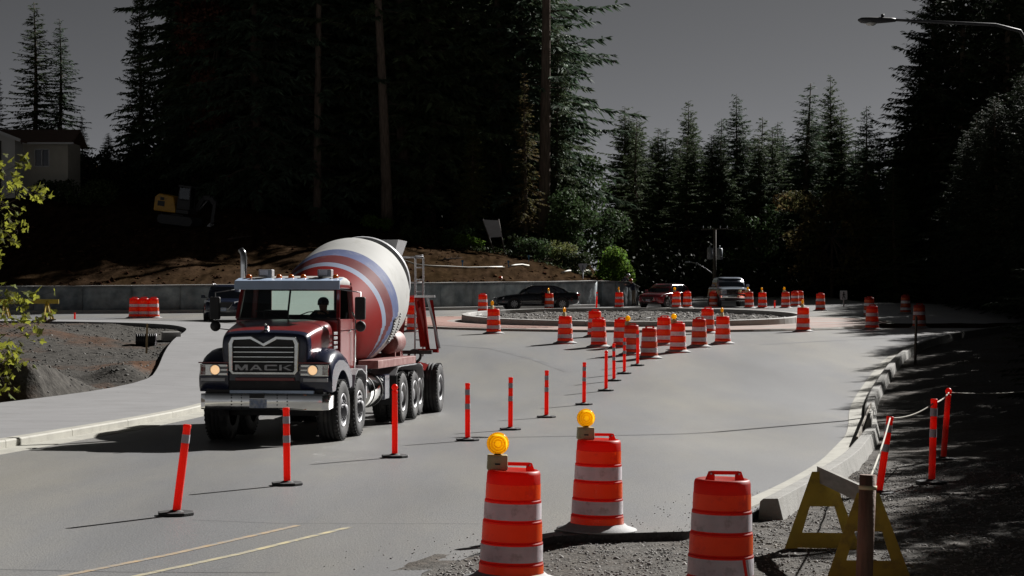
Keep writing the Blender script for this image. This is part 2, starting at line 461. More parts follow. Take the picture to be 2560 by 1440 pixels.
# ---- left pavement, cast in bays
outer = [(-12.0 - .2, 4), (-8.7, 33.4), (-7.3, 45), (-7.0, 55), (-7.4, 65), (-8.0, 72), (-9.0, 78), (-10.2, 82.2), (-12.7, 86.2), (-16, 89.2), (-22, 91.2), (-30, 92.2), (-60, 92.7)]
inner = [(-25, 6), (-16.2, 33.4), (-12.0, 47), (-9.9, 54.2), (-10.4, 58.7), (-11.3, 65), (-12.0, 71), (-12.4, 76), (-13.0, 80), (-14.5, 84), (-17.5, 86.6), (-22, 88.2), (-30, 89.3), (-60, 90)]
# match stations by hand so that bays stay square to the path
st_o = [0, 1, 2, 3, 4, 5, 6, 7, 8, 9, 10, 11, 12]
O_s = smooth_poly(outer, 2); I_s = smooth_poly(inner, 2)
def arc(P, n):
    seg = np.r_[0, np.cumsum(np.hypot(*np.diff(P, axis=0).T))]; t = np.linspace(0, 1, n) * seg[-1]
    return np.stack([np.interp(t, seg, P[:, 0]), np.interp(t, seg, P[:, 1])], 1)
# corresponding key stations (outer arc position, inner arc position)
def param(P, q):
    seg = np.r_[0, np.cumsum(np.hypot(*np.diff(P, axis=0).T))]
    i = int(np.argmin(np.hypot(P[:, 0] - q[0], P[:, 1] - q[1]))); return seg[i]
keys = [((-12.2, 4), (-25, 6)), ((-8.7, 33.4), (-15, 36)), ((-7.3, 45), (-11.5, 48.5)), ((-7.0, 55), (-10.0, 56)), ((-7.4, 65), (-11.3, 65)), ((-9.0, 78), (-12.6, 78)), ((-12.7, 86.2), (-14.3, 83.8)), ((-22, 91.2), (-22, 88.2)), ((-60, 92.7), (-60, 90))]
ko = [param(O_s, k[0]) for k in keys]; ki = [param(I_s, k[1]) for k in keys]
def along(P, s):
    seg = np.r_[0, np.cumsum(np.hypot(*np.diff(P, axis=0).T))]
    return np.stack([np.interp(s, seg, P[:, 0]), np.interp(s, seg, P[:, 1])], 1)
nb = 52
so = np.linspace(0, ko[-1], nb * 2 + 1); si = np.interp(so, ko, ki)
PO = along(O_s, so); PI_ = along(I_s, si)
pav = bpy.data.objects.new('pavement', None); COL.objects.link(pav); struct(pav)
for b in range(nb):
    k0, k1 = 2 * b, 2 * b + 2
    rows = []
    for q in range(3):
        k = k0 + q
        a, c = PO[k].copy(), PI_[k].copy()
        off = (0.006 if q == 0 else -0.006 if q == 2 else 0)
        dirv = PO[min(k + 1, len(PO) - 1)] - PO[max(k - 1, 0)]; dirv = dirv / (np.hypot(*dirv) + 1e-9)
        a += dirv * off; c += dirv * off
        rows.append([(a * (1 - u) + c * u) for u in np.linspace(0, 1, 5)])
    mb = MB(); vs = []; fs = []
    for rw in rows:
        for p in rw: vs.append((p[0], p[1], Gz(p[1]) + 0.158))
    for rw in rows:
        for p in (rw[0], rw[-1]): vs.append((p[0], p[1], Gz(p[1]) - 0.1))
    for q in range(2):
        for u in range(4): fs.append((q * 5 + u, q * 5 + u + 1, q * 5 + 5 + u + 1, q * 5 + 5 + u))
    for q in range(2):
        fs.append((q * 5, q * 5 + 5, 15 + q * 2 + 2, 15 + q * 2)); fs.append((q * 5 + 4, q * 5 + 9, 15 + q * 2 + 3, 15 + q * 2 + 1))
    for q in (0, 2):
        fs.append((q * 5, q * 5 + 1, q * 5 + 2, q * 5 + 3, q * 5 + 4, 15 + q * 2 + 1, 15 + q * 2))
    mb.add(vs, fs, 0, False)
    mb.build('paving_slab', m_pave, pav)

# ---- the unfinished plot behind the pavement
pd = np.unique(np.concatenate([np.linspace(8, 91.5, 240), np.linspace(47.5, 54, 70)]))
inn = I_s[np.argsort(I_s[:, 1])]
px_in = np.interp(pd, inn[:, 1], inn[:, 0]) + 0.05
px_in = np.where(pd > 88, np.minimum(px_in, -22), px_in)
uu = np.linspace(0, 1, 110) ** 1.6
PX = px_in[:, None] + (-64 - px_in)[:, None] * uu[None]
PD = np.repeat(pd[:, None], len(uu), 1)
edge = np.clip((px_in[:, None] - PX) / 0.7, 0, 1)
def plot_h(X, D):
    h = 0.10 * vnoise(X, D, 11, 0.55) + 0.05 * vnoise(X, D, 12, 2.1) + 0.16 * vnoise(X, D, 15, 0.16)
    # spoil heap with a steep face towards the road at the near end
    t = (D - 50.2) / 1.3
    h = h + (0.95 + 0.2 * vnoise(X, D, 17, 1.1)) * np.clip((-10.75 - X) / 0.9, 0, 1) * np.clip((X + 22) / 3, 0, 1) * np.clip((D - 48.6 - 0.5 * vnoise(X, X * 0, 18, 0.9)) / 0.75, 0, 1) * np.exp(-np.clip(D - 50.2, 0, 99) / 3.2)
    h = h + 0.35 * np.exp(-((X + 11.3) / .8) ** 2 - ((D - 58.5) / 1.6) ** 2)
    h = h - 0.25 * np.exp(-((X + 11.6) / 1.2) ** 2 - ((D - 55.5) / 2.0) ** 2)
    h = h + 0.55 * np.exp(-((X + 19) / 5) ** 2 - ((D - 74) / 7) ** 2)
    return h
PZ = Gz(PD) - 0.02 + edge * plot_h(PX, PD)
V = np.stack([PX.ravel(), PD.ravel(), PZ.ravel()], 1)
struct(link('soil_plot', raw_mesh('soil_plot', V, grid_faces(len(pd), len(uu)), m_soil, True)))
rng = np.random.default_rng(4)
n = 16000
sd = 46 + 44 * rng.random(n) ** 1.3
sx = np.interp(sd, inn[:, 1], inn[:, 0]) - 0.1 - 24 * rng.random(n) ** 1.5
sz = Gz(sd) - 0.02 + np.clip((np.interp(sd, inn[:, 1], inn[:, 0]) - sx) / 0.7, 0, 1) * plot_h(sx, sd)
stuff(link('plot_stones', rocks_mesh('plot_stones', np.stack([sx, sd, sz], 1), 0.014 + 0.05 * rng.random(n) ** 5, m_stone_d, 2)))

# ---- gravel verge, front right
vd = np.concatenate([np.linspace(6, 30, 150), np.linspace(30, 92, 90)[1:]])
vx0 = np.interp(vd, _xr[:, 0], _xr[:, 1]) - 0.35
uu = np.linspace(0, 1, 60) ** 1.5
VX = vx0[:, None] + (34 + vd * .2 - vx0)[:, None] * uu[None]
VD = np.repeat(vd[:, None], len(uu), 1)
def verge_h(X, D):
    h = -0.085 + 0.075 * np.clip((0.25 - X) / 0.6, 0, 1) * (D < 22) + 0.035 * vnoise(X, D, 21, 1.3) + 0.02 * vnoise(X, D, 22, 4.0)
    xx = np.interp(D, _xr[:, 0], _xr[:, 1])
    far = np.clip((X - xx - 1.0) / 2.0, 0, 1) * np.clip((D - 21.5) / 3, 0, 1)
    h = h + far * (0.16 * vnoise(X, D, 23, 0.8) + 0.10)
    return h
VZ = Gz(VD) + verge_h(VX, VD)
V = np.stack([VX.ravel(), VD.ravel(), VZ.ravel()], 1)
struct(link('gravel_verge', raw_mesh('gravel_verge', V, grid_faces(len(vd), len(uu)), m_gravel, True)))
n = 34000
sd = 15.5 + 16 * rng.random(n) ** 1.6
sx = np.interp(sd, _xr[:, 0], _xr[:, 1]) + 0.03 + (0.6 + sd * 0.26 - np.interp(sd, _xr[:, 0], _xr[:, 1])).clip(2.2) * rng.random(n)
sz = Gz(sd) + verge_h(sx, sd)
stuff(link('verge_gravel', rocks_mesh('verge_gravel', np.stack([sx, sd, sz], 1), 0.006 + 0.017 * rng.random(n) ** 2.2, m_stone, 3)))
# a few loose crumbs spilled over the asphalt edge
n = 500
sd = 18 + 8 * rng.random(n); sx = np.interp(sd, _xr[:, 0], _xr[:, 1]) - 0.02 - 1.3 * rng.random(n) ** 3
stuff(link('spilled_gravel', rocks_mesh('spilled_gravel', np.stack([sx, sd, Gz(sd) + .004], 1), 0.004 + 0.009 * rng.random(n) ** 2, m_stone, 8)))

# ---- right kerb
rk = [(2.80, 23.0), (3.75, 26), (4.95, 30.2), (5.75, 33.8), (6.7, 38), (8.5, 48.7), (10.65, 58), (12.6, 65.5), (15.4, 73), (22.2, 86), (30, 90), (60, 93)]
kerb('right_kerb', 'kerb_stone', [(x + .02, y) for x, y in rk], [(0.0, -0.2), (-0.03, 0.12), (-0.07, 0.155), (-0.24, 0.16), (-0.33, -0.2)], m_kerbold, 3.0, sub=4, gap=0.006, bevel=0.006)
kerb('right_gutter', 'gutter_pan', [(2.62, 22.85)] + rk[1:], [(0.30, -0.1), (0.30, 0.010), (0.0, 0.026), (0.0, -0.1)], m_kerb, 3.0)

# ---- roundabout: red apron ring, kerb ring, gravel island
ICX, ICY, IR = 5.45, 90.5, 7.75
def ring_pts(r, n=96, ry=None): return [(ICX + r * math.cos(2 * PI * k / n), ICY + (ry or r) * math.sin(2 * PI * k / n)) for k in range(n + 1)]
def island_tilt(x, y): return Gz(y)
# apron pavers: three rings of single stones where they can be told apart at the left, the rest a textured band
ap_o = 11.4
na = 120
vs = []; 
ang = np.linspace(0, 2 * PI, na + 1)
rr = np.linspace(IR - 0.05, ap_o, 10)
AAx = ICX + rr[None] * np.cos(ang)[:, None] * np.where(np.cos(ang)[:, None] < 0, 1.0, 1.0); AAy = ICY + rr[None] * np.sin(ang)[:, None]
prof_h = 0.075 * np.clip((ap_o - rr) / 0.25, 0, 1)
AAz = Gz(AAy) + 0.012 + prof_h[None]
V = np.stack([AAx.ravel(), AAy.ravel(), AAz.ravel()], 1)
m_apron = M('apron_concrete', (0.27, 0.17, 0.14), rough=0.88, var=0.14, scale=1.5, bump=0.3, bscale=20, dirt=(0.25, 0.235, 0.21), dirt_scale=0.5, dirt_cut=(0.42, 0.62))
struct(link('truck_apron', raw_mesh('truck_apron', V, grid_faces(na + 1, 10), m_apron, True)))
kerb('apron_kerb', 'kerb_stone', ring_pts(ap_o + 0.16), [(0.14, -0.1), (0.14, 0.085), (-0.10, 0.09), (-0.16, 0.02), (-0.16, -0.1)], m_kerb, 2.2)
# single pavers, left part of the apron (about the only part where the photo lets one tell them apart)
pvroot = bpy.data.objects.new('paver_band', None); COL.objects.link(pvroot); struct(pvroot)
pv_me = MB().box((0, 0, 0.0), (0.60, 0.29, 0.05)).build('paver', m_brick, pvroot, bevel=0.0)
pv_me.hide_render = False
first = True
for ri in range(4):
    r0 = IR + 0.95 + ri * 0.64
    k = 0
    a = PI * 0.80
    while a < PI * 1.36 and k < 60:
        x, y = ICX + r0 * math.cos(a), ICY + r0 * math.sin(a)
        o = pv_me if first else pv_me.copy()
        if not first: COL.objects.link(o); o.parent = pvroot
        first = False
        o.location = (x, y, Gz(y) + 0.075); o.rotation_euler = (math.atan(-0.02), 0, a)
        a += 0.31 / r0; k += 1
def kerb_top(x, y):
    return Gz(y) + 0.05
def ik_h(y): return 0.34 + 0.012 * (y - ICY)
root = bpy.data.objects.new('island_kerb', None); COL.objects.link(root); struct(root)
nk = 40
for k in range(nk):
    rings = []
    for q in range(4):
        a = 2 * PI * (k + (q / 3) * 0.994 + 0.003) / nk
        ring = []
        for r_, hh in ((IR, -0.1), (IR - .03, 1), (IR - .34, 1.02), (IR - .40, -0.1)):
            x, y = ICX + r_ * math.cos(a), ICY + r_ * math.sin(a)
            ring.append((x, y, Gz(y) + 0.06 + (ik_h(y) * hh if hh > 0 else hh)))
        rings.append(ring)
    MB().loft(rings, 0, True, False).build('kerb_stone', m_conc, root, bevel=0.02)
na = 72; rr = np.linspace(0, IR - 0.35, 30)
ang = np.linspace(0, 2 * PI, na + 1)
X_ = ICX + rr[None] * np.cos(ang)[:, None]; Y_ = ICY + rr[None] * np.sin(ang)[:, None]
def island_h(x, y): return Gz(y) + 0.22 + 0.012 * (y - ICY) + 0.07 * vnoise(x, y, 31, 0.9) + 0.04 * vnoise(x, y, 32, 2.5)
Z_ = island_h(X_, Y_)
struct(link('island_gravel', raw_mesh('island_gravel', np.stack([X_.ravel(), Y_.ravel(), Z_.ravel()], 1), grid_faces(na + 1, 30), m_gravel, True)))
n = 5000
a_ = rng.random(n) * 2 * PI; r_ = (IR - .45) * np.sqrt(rng.random(n)); sx = ICX + r_ * np.cos(a_); sy = ICY + r_ * np.sin(a_)
stuff(link('island_stones', rocks_mesh('island_stones', np.stack([sx, sy, island_h(sx, sy)], 1), 0.02 + 0.07 * rng.random(n) ** 4, m_stone, 9)))
# bare earth strip right of the island
V = []
sdd = np.linspace(83.5, 88.5, 14); sxx = np.linspace(15.5, 27, 40)
SX, SD = np.meshgrid(sxx, sdd); SZ = Gz(SD) + 0.02 + 0.10 * np.clip(1 - np.abs((SD - 86) / 2.5), 0, 1) * (1 + vnoise(SX, SD, 41, 1.0))
struct(link('earth_strip', raw_mesh('earth_strip', np.stack([SX.ravel(), SD.ravel(), SZ.ravel()], 1), grid_faces(14, 40), m_hill, True)))

# ---- retaining wall
wall_pts = [(-62, 105.5), (-34, 106.2), (-19.5, 107.6), (-16, 108.8), (-5, 114.3), (0.5, 119.8), (5.4, 126.3)]
def wall_piece_h(x): return float(np.interp(x, [-60, -26, -5, 1, 6], [1.38, 1.40, 1.53, 1.56, 1.62]))
def rough_wall(name, pts, label, hfun, panel=2.6, thick=0.55, cap=True):
    root = thing(name, label, 'wall', (0, 0, 0))
    P = resample(np.array(pts), panel / 8)
    T = np.gradient(P, axis=0); T /= np.hypot(T[:, 0], T[:, 1])[:, None]; N = np.stack([T[:, 1], -T[:, 0]], 1)   # towards the camera
    i = 0; sd_ = 0
    while i + 1 < len(P):
        j = min(i + 8, len(P) - 1)
        rings = []
        for k in range(i, j + 1):
            sh = 0.008 if k == i else (-0.008 if k == j else 0)
            p = P[k] + T[k] * sh
            H = hfun(p[0]); zb = Gz(p[1])
            ring = []
            for q in range(9):
                hh = q / 8 * H
                o = 0.06 * float(vnoise(k * 0.32 + 7, hh, 51, 1.9)) * (1 if 0 < q else .6)
                if k in (i, j): o -= 0.03
                ring.append((p[0] + N[k][0] * o, p[1] + N[k][1] * o, zb - 0.1 * (q == 0) + hh))
            H2 = H
            ring.append((p[0] - N[k][0] * thick, p[1] - N[k][1] * thick, zb + H2)); ring.append((p[0] - N[k][0] * thick, p[1] - N[k][1] * thick, zb - 0.1))
            rings.append(ring)
        MB().loft(rings, 0, True, True).build('wall_panel', m_wall, root)
        if cap:
            rg = []
            for k in (i, (i + j) // 2, j):
                sh = 0.01 if k == i else (-0.01 if k == j else 0)
                p = P[k] + T[k] * sh; H = hfun(p[0]); zb = Gz(p[1]) + H + 0.002; w = 0.02 * float(vnoise(k * .7, 3, 5, 1))
                rg.append([(p[0] + N[k][0] * o, p[1] + N[k][1] * o, zb + h + w) for o, h in ((0.07, 0.0), (0.07, 0.05), (-thick, 0.06), (-thick, 0.0))])
            MB().loft(rg, 0, True, False).build('capping', m_wallcap, root)
        i = j
    return root
rough_wall('retaining_wall', wall_pts, 'long grey rough concrete retaining wall at the foot of the bare earth bank', wall_piece_h)
rough_wall('retaining_wall', [(5.75, 127.2), (7.2, 128.6), (8.3, 130.6)], 'short rounded end piece of grey stone wall where two workers stand', lambda x: float(np.interp(x, [5.7, 7.6, 8.4], [1.6, 1.55, 1.15])), panel=1.3, thick=0.7)
kerb('wall_kerb', 'kerb_stone', [(-62, 104.6), (-34, 105.3), (-19.3, 106.7), (-15.7, 107.9), (-4.7, 113.4), (0.8, 118.9), (5.5, 125.2)], [(0.0, -0.1), (0.0, 0.17), (0.32, 0.18), (0.32, -0.1)], m_conc, 3.0)

# ---- the bank and the hill behind the wall
_wx = np.array([p[0] for p in wall_pts]); _wy = np.array([p[1] for p in wall_pts])
hx = np.concatenate([np.linspace(-110, -60, 14)[:-1], np.linspace(-60, 9.5, 130)])
def wall_y(x): return np.interp(x, np.r_[-110, _wx, 7.2, 8.3, 9.5], np.r_[105, _wy, 128.6, 130.6, 133])
def slope_at(x): return np.interp(x, [-110, -45, -26, -20, -12, -5, 3, 7, 9.5], [.24, .24, .235, .20, .18, .155, .12, .04, 0])
def hill_z(x, d):
    w = np.clip(d - wall_y(x) - 0.5, 0, None)
    e = np.clip((9.0 - x) / 3.5, 0, 1); e = e * e * (3 - 2 * e)
    top = np.interp(x, [-60, -26, -5, 1, 6, 9.5], [1.38, 1.40, 1.53, 1.56, 1.6, .3]) - 0.10
    wl = np.where(w < 24, w, 24 + (w - 24) * 0.35)
    z = top + slope_at(x) * wl + 0.55 * np.clip(w / 6, 0, 1) * vnoise(x, d, 61, 0.16) + 0.16 * np.clip(w / 2, 0, 1) * vnoise(x, d, 62, 0.8)
    return Gz(np.minimum(d, wall_y(x) + 2.0)) * e + Gz(d) * (1 - e) + z * e - 0.28 * (1 - e)
ww = np.concatenate([[0.42], 0.42 + np.cumsum(np.linspace(0.25, 3.2, 70))])
HX, WW = np.meshgrid(hx, ww)
HD = wall_y(HX) + WW
HZ = hill_z(HX, HD)
V = np.stack([HX.ravel(), HD.ravel(), HZ.ravel()], 1)
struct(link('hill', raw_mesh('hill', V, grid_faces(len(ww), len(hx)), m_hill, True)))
def Hz(x, d):
    x, d = float(x), float(d)
    if x < 9.5 and d > float(wall_y(x)) + 0.4: return float(hill_z(np.array(x), np.array(d)))
    return Gz(d) - (0.28 if d > 135 else 0.0)
# clods, sticks and roots thrown over the bank
n = 2600
sx = -40 + 47 * rng.random(n); sd = wall_y(sx) + 0.8 + 22 * rng.random(n) ** 1.4
sz = hill_z(sx, sd)
m_clod = M('earth_clod', (0.055, 0.03, 0.017), spec=0.0, rough=0.95, var=0.2, scale=3, island=0.5)
stuff(link('bank_clods', rocks_mesh('bank_clods', np.stack([sx, sd, sz], 1), 0.03 + 0.16 * rng.random(n) ** 4, m_clod, 12)))

# ================================================================== TREES
m_bark = M('bark', (0.11, 0.085, 0.065), rough=0.95, var=0.3, scale=3, bump=1.5, bscale=6, streak=(3, 3, 0.5), spec=0.1)
m_bark_pale = M('bark_pale', (0.13, 0.10, 0.08), rough=0.95, var=0.3, scale=3, bump=1.2, bscale=6, streak=(3, 3, 0.5), spec=0.1)
def M_leaf(name, col, island=0.4, trans=0.35, tc=None, col2=None, mixscale=0.35):
    return M(name, col, rough=0.75, var=0.15, scale=0.6, spec=0.12, trans=trans, island=island, transcol=tc, col2=col2, mixscale=mixscale, mixcut=(.42, .62))
m_fir = M_leaf('fir_needles', (0.085, 0.115, 0.058), 0.5, 0.22)
m_fir2 = M_leaf('fir_needles_blue', (0.072, 0.105, 0.068), 0.5, 0.2)
m_cedar = M_leaf('cedar_sprays', (0.11, 0.14, 0.05), 0.5, 0.4, col2=(0.12, 0.11, 0.04))
m_brown = M_leaf('dying_sprays', (0.14, 0.10, 0.045), 0.5, 0.4, col2=(0.09, 0.1, 0.042))
m_alder = M_leaf('alder_leaves', (0.06, 0.095, 0.04), 0.5, 0.22)
m_bright = M_leaf('bright_leaves', (0.11, 0.19, 0.032), 0.45, 0.5)
m_copper = M_leaf('copper_leaves', (0.13, 0.05, 0.035), 0.5, 0.3)
m_maple = M_leaf('maple_leaves', (0.12, 0.135, 0.028), 0.5, 0.5, tc=(0.24, 0.25, 0.035))
m_shrub = M_leaf('shrub_leaves', (0.045, 0.062, 0.026), 0.5, 0.2)
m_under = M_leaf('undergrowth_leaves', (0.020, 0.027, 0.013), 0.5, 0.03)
m_twig = M('twig', (0.07, 0.055, 0.045), rough=0.9, var=0.2, spec=0.1)

def conifer_meshes(seed, H, Rm, base=0.08, whorl=0.5, per=6, dens=16.0, droop=0.25, sl=0.5, leaf=m_fir, bark=m_bark, trunk_r=None, ragged=0.35, lean=0.0, dead=0.0, shape=0.85):
    rng = np.random.default_rng(seed)
    tr = trunk_r or H * 0.0125
    def axis(z):
        t = z / H
        return np.stack([lean * t * H + 0.12 * np.sin(t * 5 + seed), 0.12 * np.cos(t * 4 + seed), np.asarray(z, float)], -1)
    tm = MB()
    zt = np.linspace(0, H, 12)
    tm.tube([tuple(axis(np.array(z))) for z in zt], [max(0.02, tr * (1.15 if i == 0 else (1 - z / H) ** 0.8 + 0.02)) for i, z in enumerate(zt)], 8, 0)
    KP, KF = [], []
    z = base * H
    quads = []
    while z < H * 0.992:
        t = (z - base * H) / (H * (1 - base))
        nb_ = per if t < 0.9 else 4
        a0 = rng.random() * 2 * PI
        for b in range(nb_):
            if rng.random() < 0.16: continue
            L = Rm * ((1 - t) ** shape * min(1.0, 0.62 + 2.2 * t) + 0.035) * (1 - ragged + 2 * ragged * rng.random() ** 1.2 * 0.9)
            if rng.random() < 0.07: L *= 1.35
            a = a0 + 2 * PI * b / nb_ + rng.normal(0, .25)
            zz = z + rng.normal(0, whorl * .75)
            p0 = axis(np.array(min(max(zz, 0.1), H)))
            rise = (0.55 * t - droop) + rng.normal(0, .13)
            n = max(5, int(L * dens))
            u = np.sort(rng.random(n) ** 0.75) * 0.95 + 0.05
            h = np.array([math.cos(a), math.sin(a), 0]); s = np.array([-math.sin(a), math.cos(a), 0])
            P = p0[None] + h[None] * (L * u)[:, None]
            P[:, 2] += L * (rise * u - 0.18 * u ** 2 * (1 - t) + 0.16 * np.clip(u - 0.7, 0, 1))
            side = np.where(rng.random(n) < 0.5, 1, -1)
            ang = np.where(u > 0.93, rng.normal(0, .2, n), (1.15 - 0.5 * u) + rng.normal(0, .22, n))
            D = h[None] * np.cos(ang)[:, None] + s[None] * (np.sin(ang) * side)[:, None]
            D[:, 2] += rise * .5 - 0.34 + rng.normal(0, .26, n)
            ln = sl * (0.55 + 0.7 * rng.random(n)) * np.clip(0.45 + 0.16 * L * (1.15 - u), 0.35, 1.25)
            wd = ln * (0.09 + 0.10 * rng.random(n))
            nrm = np.stack([rng.normal(0, .8, n), rng.normal(0, .8, n), np.ones(n)], 1)
            W = np.cross(D, nrm); W /= (np.linalg.norm(W, axis=1)[:, None] + 1e-9)
            m_ = P + D * (ln * 0.45)[:, None]
            tip = P + D * ln[:, None]; tip[:, 2] -= ln * 0.12
            quads.append(np.stack([P, m_ + W * wd[:, None], tip, m_ - W * wd[:, None]], 1))
            if L > 0.7:
                e = p0 + h * L * 0.7; e[2] += L * (rise * .7 - 0.088 * (1 - t))
                mid = p0 + h * L * 0.35; mid[2] += L * (rise * .35 - 0.022 * (1 - t))
                tm.tube([p0, mid, e], [max(.012, 0.016 * L), max(.01, .011 * L), .006], 3, 0, False)
        z += whorl * (0.8 + 0.4 * rng.random()) * (1 - 0.45 * t)
    if dead:
        for k in range(int(dead)):
            zz = H * (0.12 + (base - 0.12) * rng.random()); a = rng.random() * 2 * PI; L = 0.6 + 1.9 * rng.random()
            p0 = axis(np.array(zz)); e = p0 + np.array([math.cos(a) * L, math.sin(a) * L, -0.15 * L + rng.normal(0, .2)])
            tm.tube([p0, (p0 + e) / 2 + np.array([0, 0, .08]), e], [.03, .02, .008], 3, 0, False)
    Q = np.concatenate(quads)
    n = len(Q)
    crown = raw_mesh('crown', Q.reshape(-1, 3), np.arange(n * 4).reshape(-1, 4), leaf)
    # trunk as plain mesh
    me = bpy.data.meshes.new('trunk'); me.from_pydata(tm.v, [], tm.f); me.materials.append(bark)
    me.polygons.foreach_set('use_smooth', tm.s); me.update()
    return me, crown, H

def leafy_meshes(seed, lobes, n, ls, leaf, bark, trunk_pts=None, trunk_r=0.1, shell=0.55, limbs=True):
    """lobes: (x,y,z,rx,ry,rz); leaves spread through the lobes, mostly near their outside"""
    rng = np.random.default_rng(seed)
    lob = np.array(lobes, float)
    w = lob[:, 3] * lob[:, 4] + lob[:, 4] * lob[:, 5] + lob[:, 3] * lob[:, 5]; w /= w.sum()
    idx = rng.choice(len(lob), n, p=w)
    d = rng.normal(0, 1, (n, 3)); d /= np.linalg.norm(d, axis=1)[:, None]
    r = shell + (1.08 - shell) * rng.random(n) ** 0.6
    # twig clumps: break the surface up
    cl = vnoise(d[:, 0] * 2.2 + idx * 3.1, d[:, 1] * 2.2 + d[:, 2] * 1.7, seed, 1.6)
    r = r * (1 + 0.28 * cl)
    P = lob[idx, :3] + d * r[:, None] * lob[idx, 3:6]
    keep = vnoise(P[:, 0] * 1.1 + P[:, 2] * .4, P[:, 1] * .9 + P[:, 2], seed + 5, 0.9) > -0.34
    P = P[keep]; d = d[keep]; n = len(P)
    nr = d * 0.7 + rng.normal(0, .75, (n, 3)); nr /= np.linalg.norm(nr, axis=1)[:, None]
    a = np.cross(nr, rng.normal(0, 1, (n, 3))); a /= np.linalg.norm(a, axis=1)[:, None]
    b = np.cross(nr, a)
    s = ls * (0.6 + 0.8 * rng.random(n))[:, None]
    Q = np.stack([P - a * s, P + b * s * .62, P + a * s, P - b * s * .62], 1)
    crown = raw_mesh('crown', Q.reshape(-1, 3), np.arange(n * 4).reshape(-1, 4), leaf)
    tm = MB()
    tp = trunk_pts or [(0, 0, 0), (0, 0, float(lob[:, 2].mean()))]
    tm.tube(tp, [trunk_r * (1 - 0.6 * i / (len(tp) - 1)) for i in range(len(tp))], 7, 0)
    if limbs:
        b0 = Vector(tp[len(tp) // 2])
        for L in lob:
            e = Vector(L[:3]); mid = (b0 + e) / 2 + Vector((0, 0, -.1 * (e - b0).length))
            tm.tube([b0, mid, e], [trunk_r * .5, trunk_r * .3, trunk_r * .12], 4, 0, False)
    me = bpy.data.meshes.new('trunk'); me.from_pydata(tm.v, [], tm.f); me.materials.append(bark); me.polygons.foreach_set('use_smooth', tm.s); me.update()
    return me, crown, None

def tree(name, label, cat, meshes, loc, rz=0, sc=1.0, sxy=None, group=None, tilt=(0, 0)):
    r = thing(name, label, cat, loc, rz, group)
    r.rotation_euler = (tilt[0], tilt[1], rz)
    r.scale = ((sxy or sc), (sxy or sc), sc)
    link('trunk', meshes[0], r); link('crown', meshes[1], r)
    return r

# unit variants
V_slim = conifer_meshes(1, 20, 2.9, 0.05, 0.34, 6, 30, 0.22, 0.5, m_fir)
V_slim2 = conifer_meshes(2, 20, 2.7, 0.06, 0.34, 6, 29, 0.30, 0.5, m_fir2, ragged=.42)
V_full = conifer_meshes(3, 24, 4.2, 0.04, 0.36, 7, 30, 0.18, 0.55, m_fir, ragged=.38)
V_full2 = conifer_meshes(4, 24, 4.6, 0.05, 0.40, 7, 28, 0.32, 0.56, m_fir2, ragged=.45)
V_tall = conifer_meshes(5, 34, 4.6, 0.16, 0.5, 6, 27, 0.30, 0.6, m_fir, ragged=.5, dead=16, trunk_r=.36)
V_tall2 = conifer_meshes(6, 34, 4.2, 0.10, 0.5, 6, 27, 0.38, 0.6, m_fir, ragged=.5, dead=14, trunk_r=.34)
V_cedar = conifer_meshes(7, 18, 3.4, 0.03, 0.4, 7, 28, 0.42, 0.58, m_cedar, ragged=.4)
V_brown = conifer_meshes(8, 22, 2.5, 0.06, 0.45, 6, 27, 0.40, 0.55, m_brown, ragged=.45)
V_pole = conifer_meshes(9, 36, 3.2, 0.56, 0.7, 5, 22, 0.25, 0.62, m_fir, bark=m_bark_pale, ragged=.5, dead=34, trunk_r=.33)
V_pole2 = conifer_meshes(10, 36, 3.6, 0.62, 0.7, 5, 22, 0.2, 0.62, m_fir, bark=m_bark_pale, ragged=.5, dead=26, trunk_r=.42)

def put(name, label, meshes, px, d, top=None, H=None, width=None, group=None, rz=None, cat='tree', tilt=(0, 0), zoff=0):
    """tree standing at photo column px and depth d; top = photo row of its tip"""
    x = (px - 1280) / F * d
    z = Hz(x, d) + zoff
    mh = meshes[2]
    if top is not None: sc = (CZ - (top - 720) / F * d - z) / mh
    else: sc = H / mh
    return tree(name, label, cat, meshes, (x, d, z - 0.1), rz if rz is not None else (px * 1.7) % 6.28, sc, (sc * width if width else None), group, tilt)

# --- the tall wood in the middle: front row, each told apart
GW = 'conifers of the tall wood on the bank'
put('conifer_tree', 'slim pale bare trunk rising alone above the truck exhaust, no branches low down', V_pole, 797, 139, H=33)
put('conifer_tree', 'tall bare brown trunk leaning slightly right, above the right side of the mixer drum', V_pole2, 966, 138, H=34, tilt=(0, R(2.2)))
put('conifer_tree', 'tall dark pole-like trunk at the right edge of the tall wood', V_pole2, 1362, 141, H=40)
put('conifer_tree', 'ragged fir right of the pole-like trunk, long branches over the sky gap', V_full, 1392, 143, top=60, width=.80)
put('conifer_tree', 'yellowish dying conifer with brown sprays, left of the pole-like trunk', V_brown, 1312, 138, top=180, width=1.05)
put('conifer_tree', 'drooping green cedar behind the tilted white board', V_cedar, 1180, 139, top=290, width=.95)
put('conifer_tree', 'tall fir filling the top of the frame above the drooping cedar', V_tall, 1120, 150, H=38)
put('conifer_tree', 'tall fir filling the top of the frame above the dying brown conifer', V_tall2, 1262, 149, H=37)
put('conifer_tree', 'dark fir directly behind the bare trunk that leans right', V_tall, 1020, 152, H=36)
put('conifer_tree', 'dark tall fir between the two bare trunks', V_tall2, 880, 148, H=36)
put('conifer_tree', 'dark fir standing just left of the slim pale bare trunk', V_tall, 735, 149, H=35)
put('conifer_tree', 'broad dark fir reaching the top of the frame right of the excavator', V_full2, 640, 140, H=31)
put('conifer_tree', 'tall dark fir with feathery edge against the sky, behind the excavator', V_full, 352, 150, top=-60, width=.85)
put('conifer_tree', 'dark fir right of the small top sky gap beside the feathery fir', V_tall2, 430, 158, top=-30, width=.85)
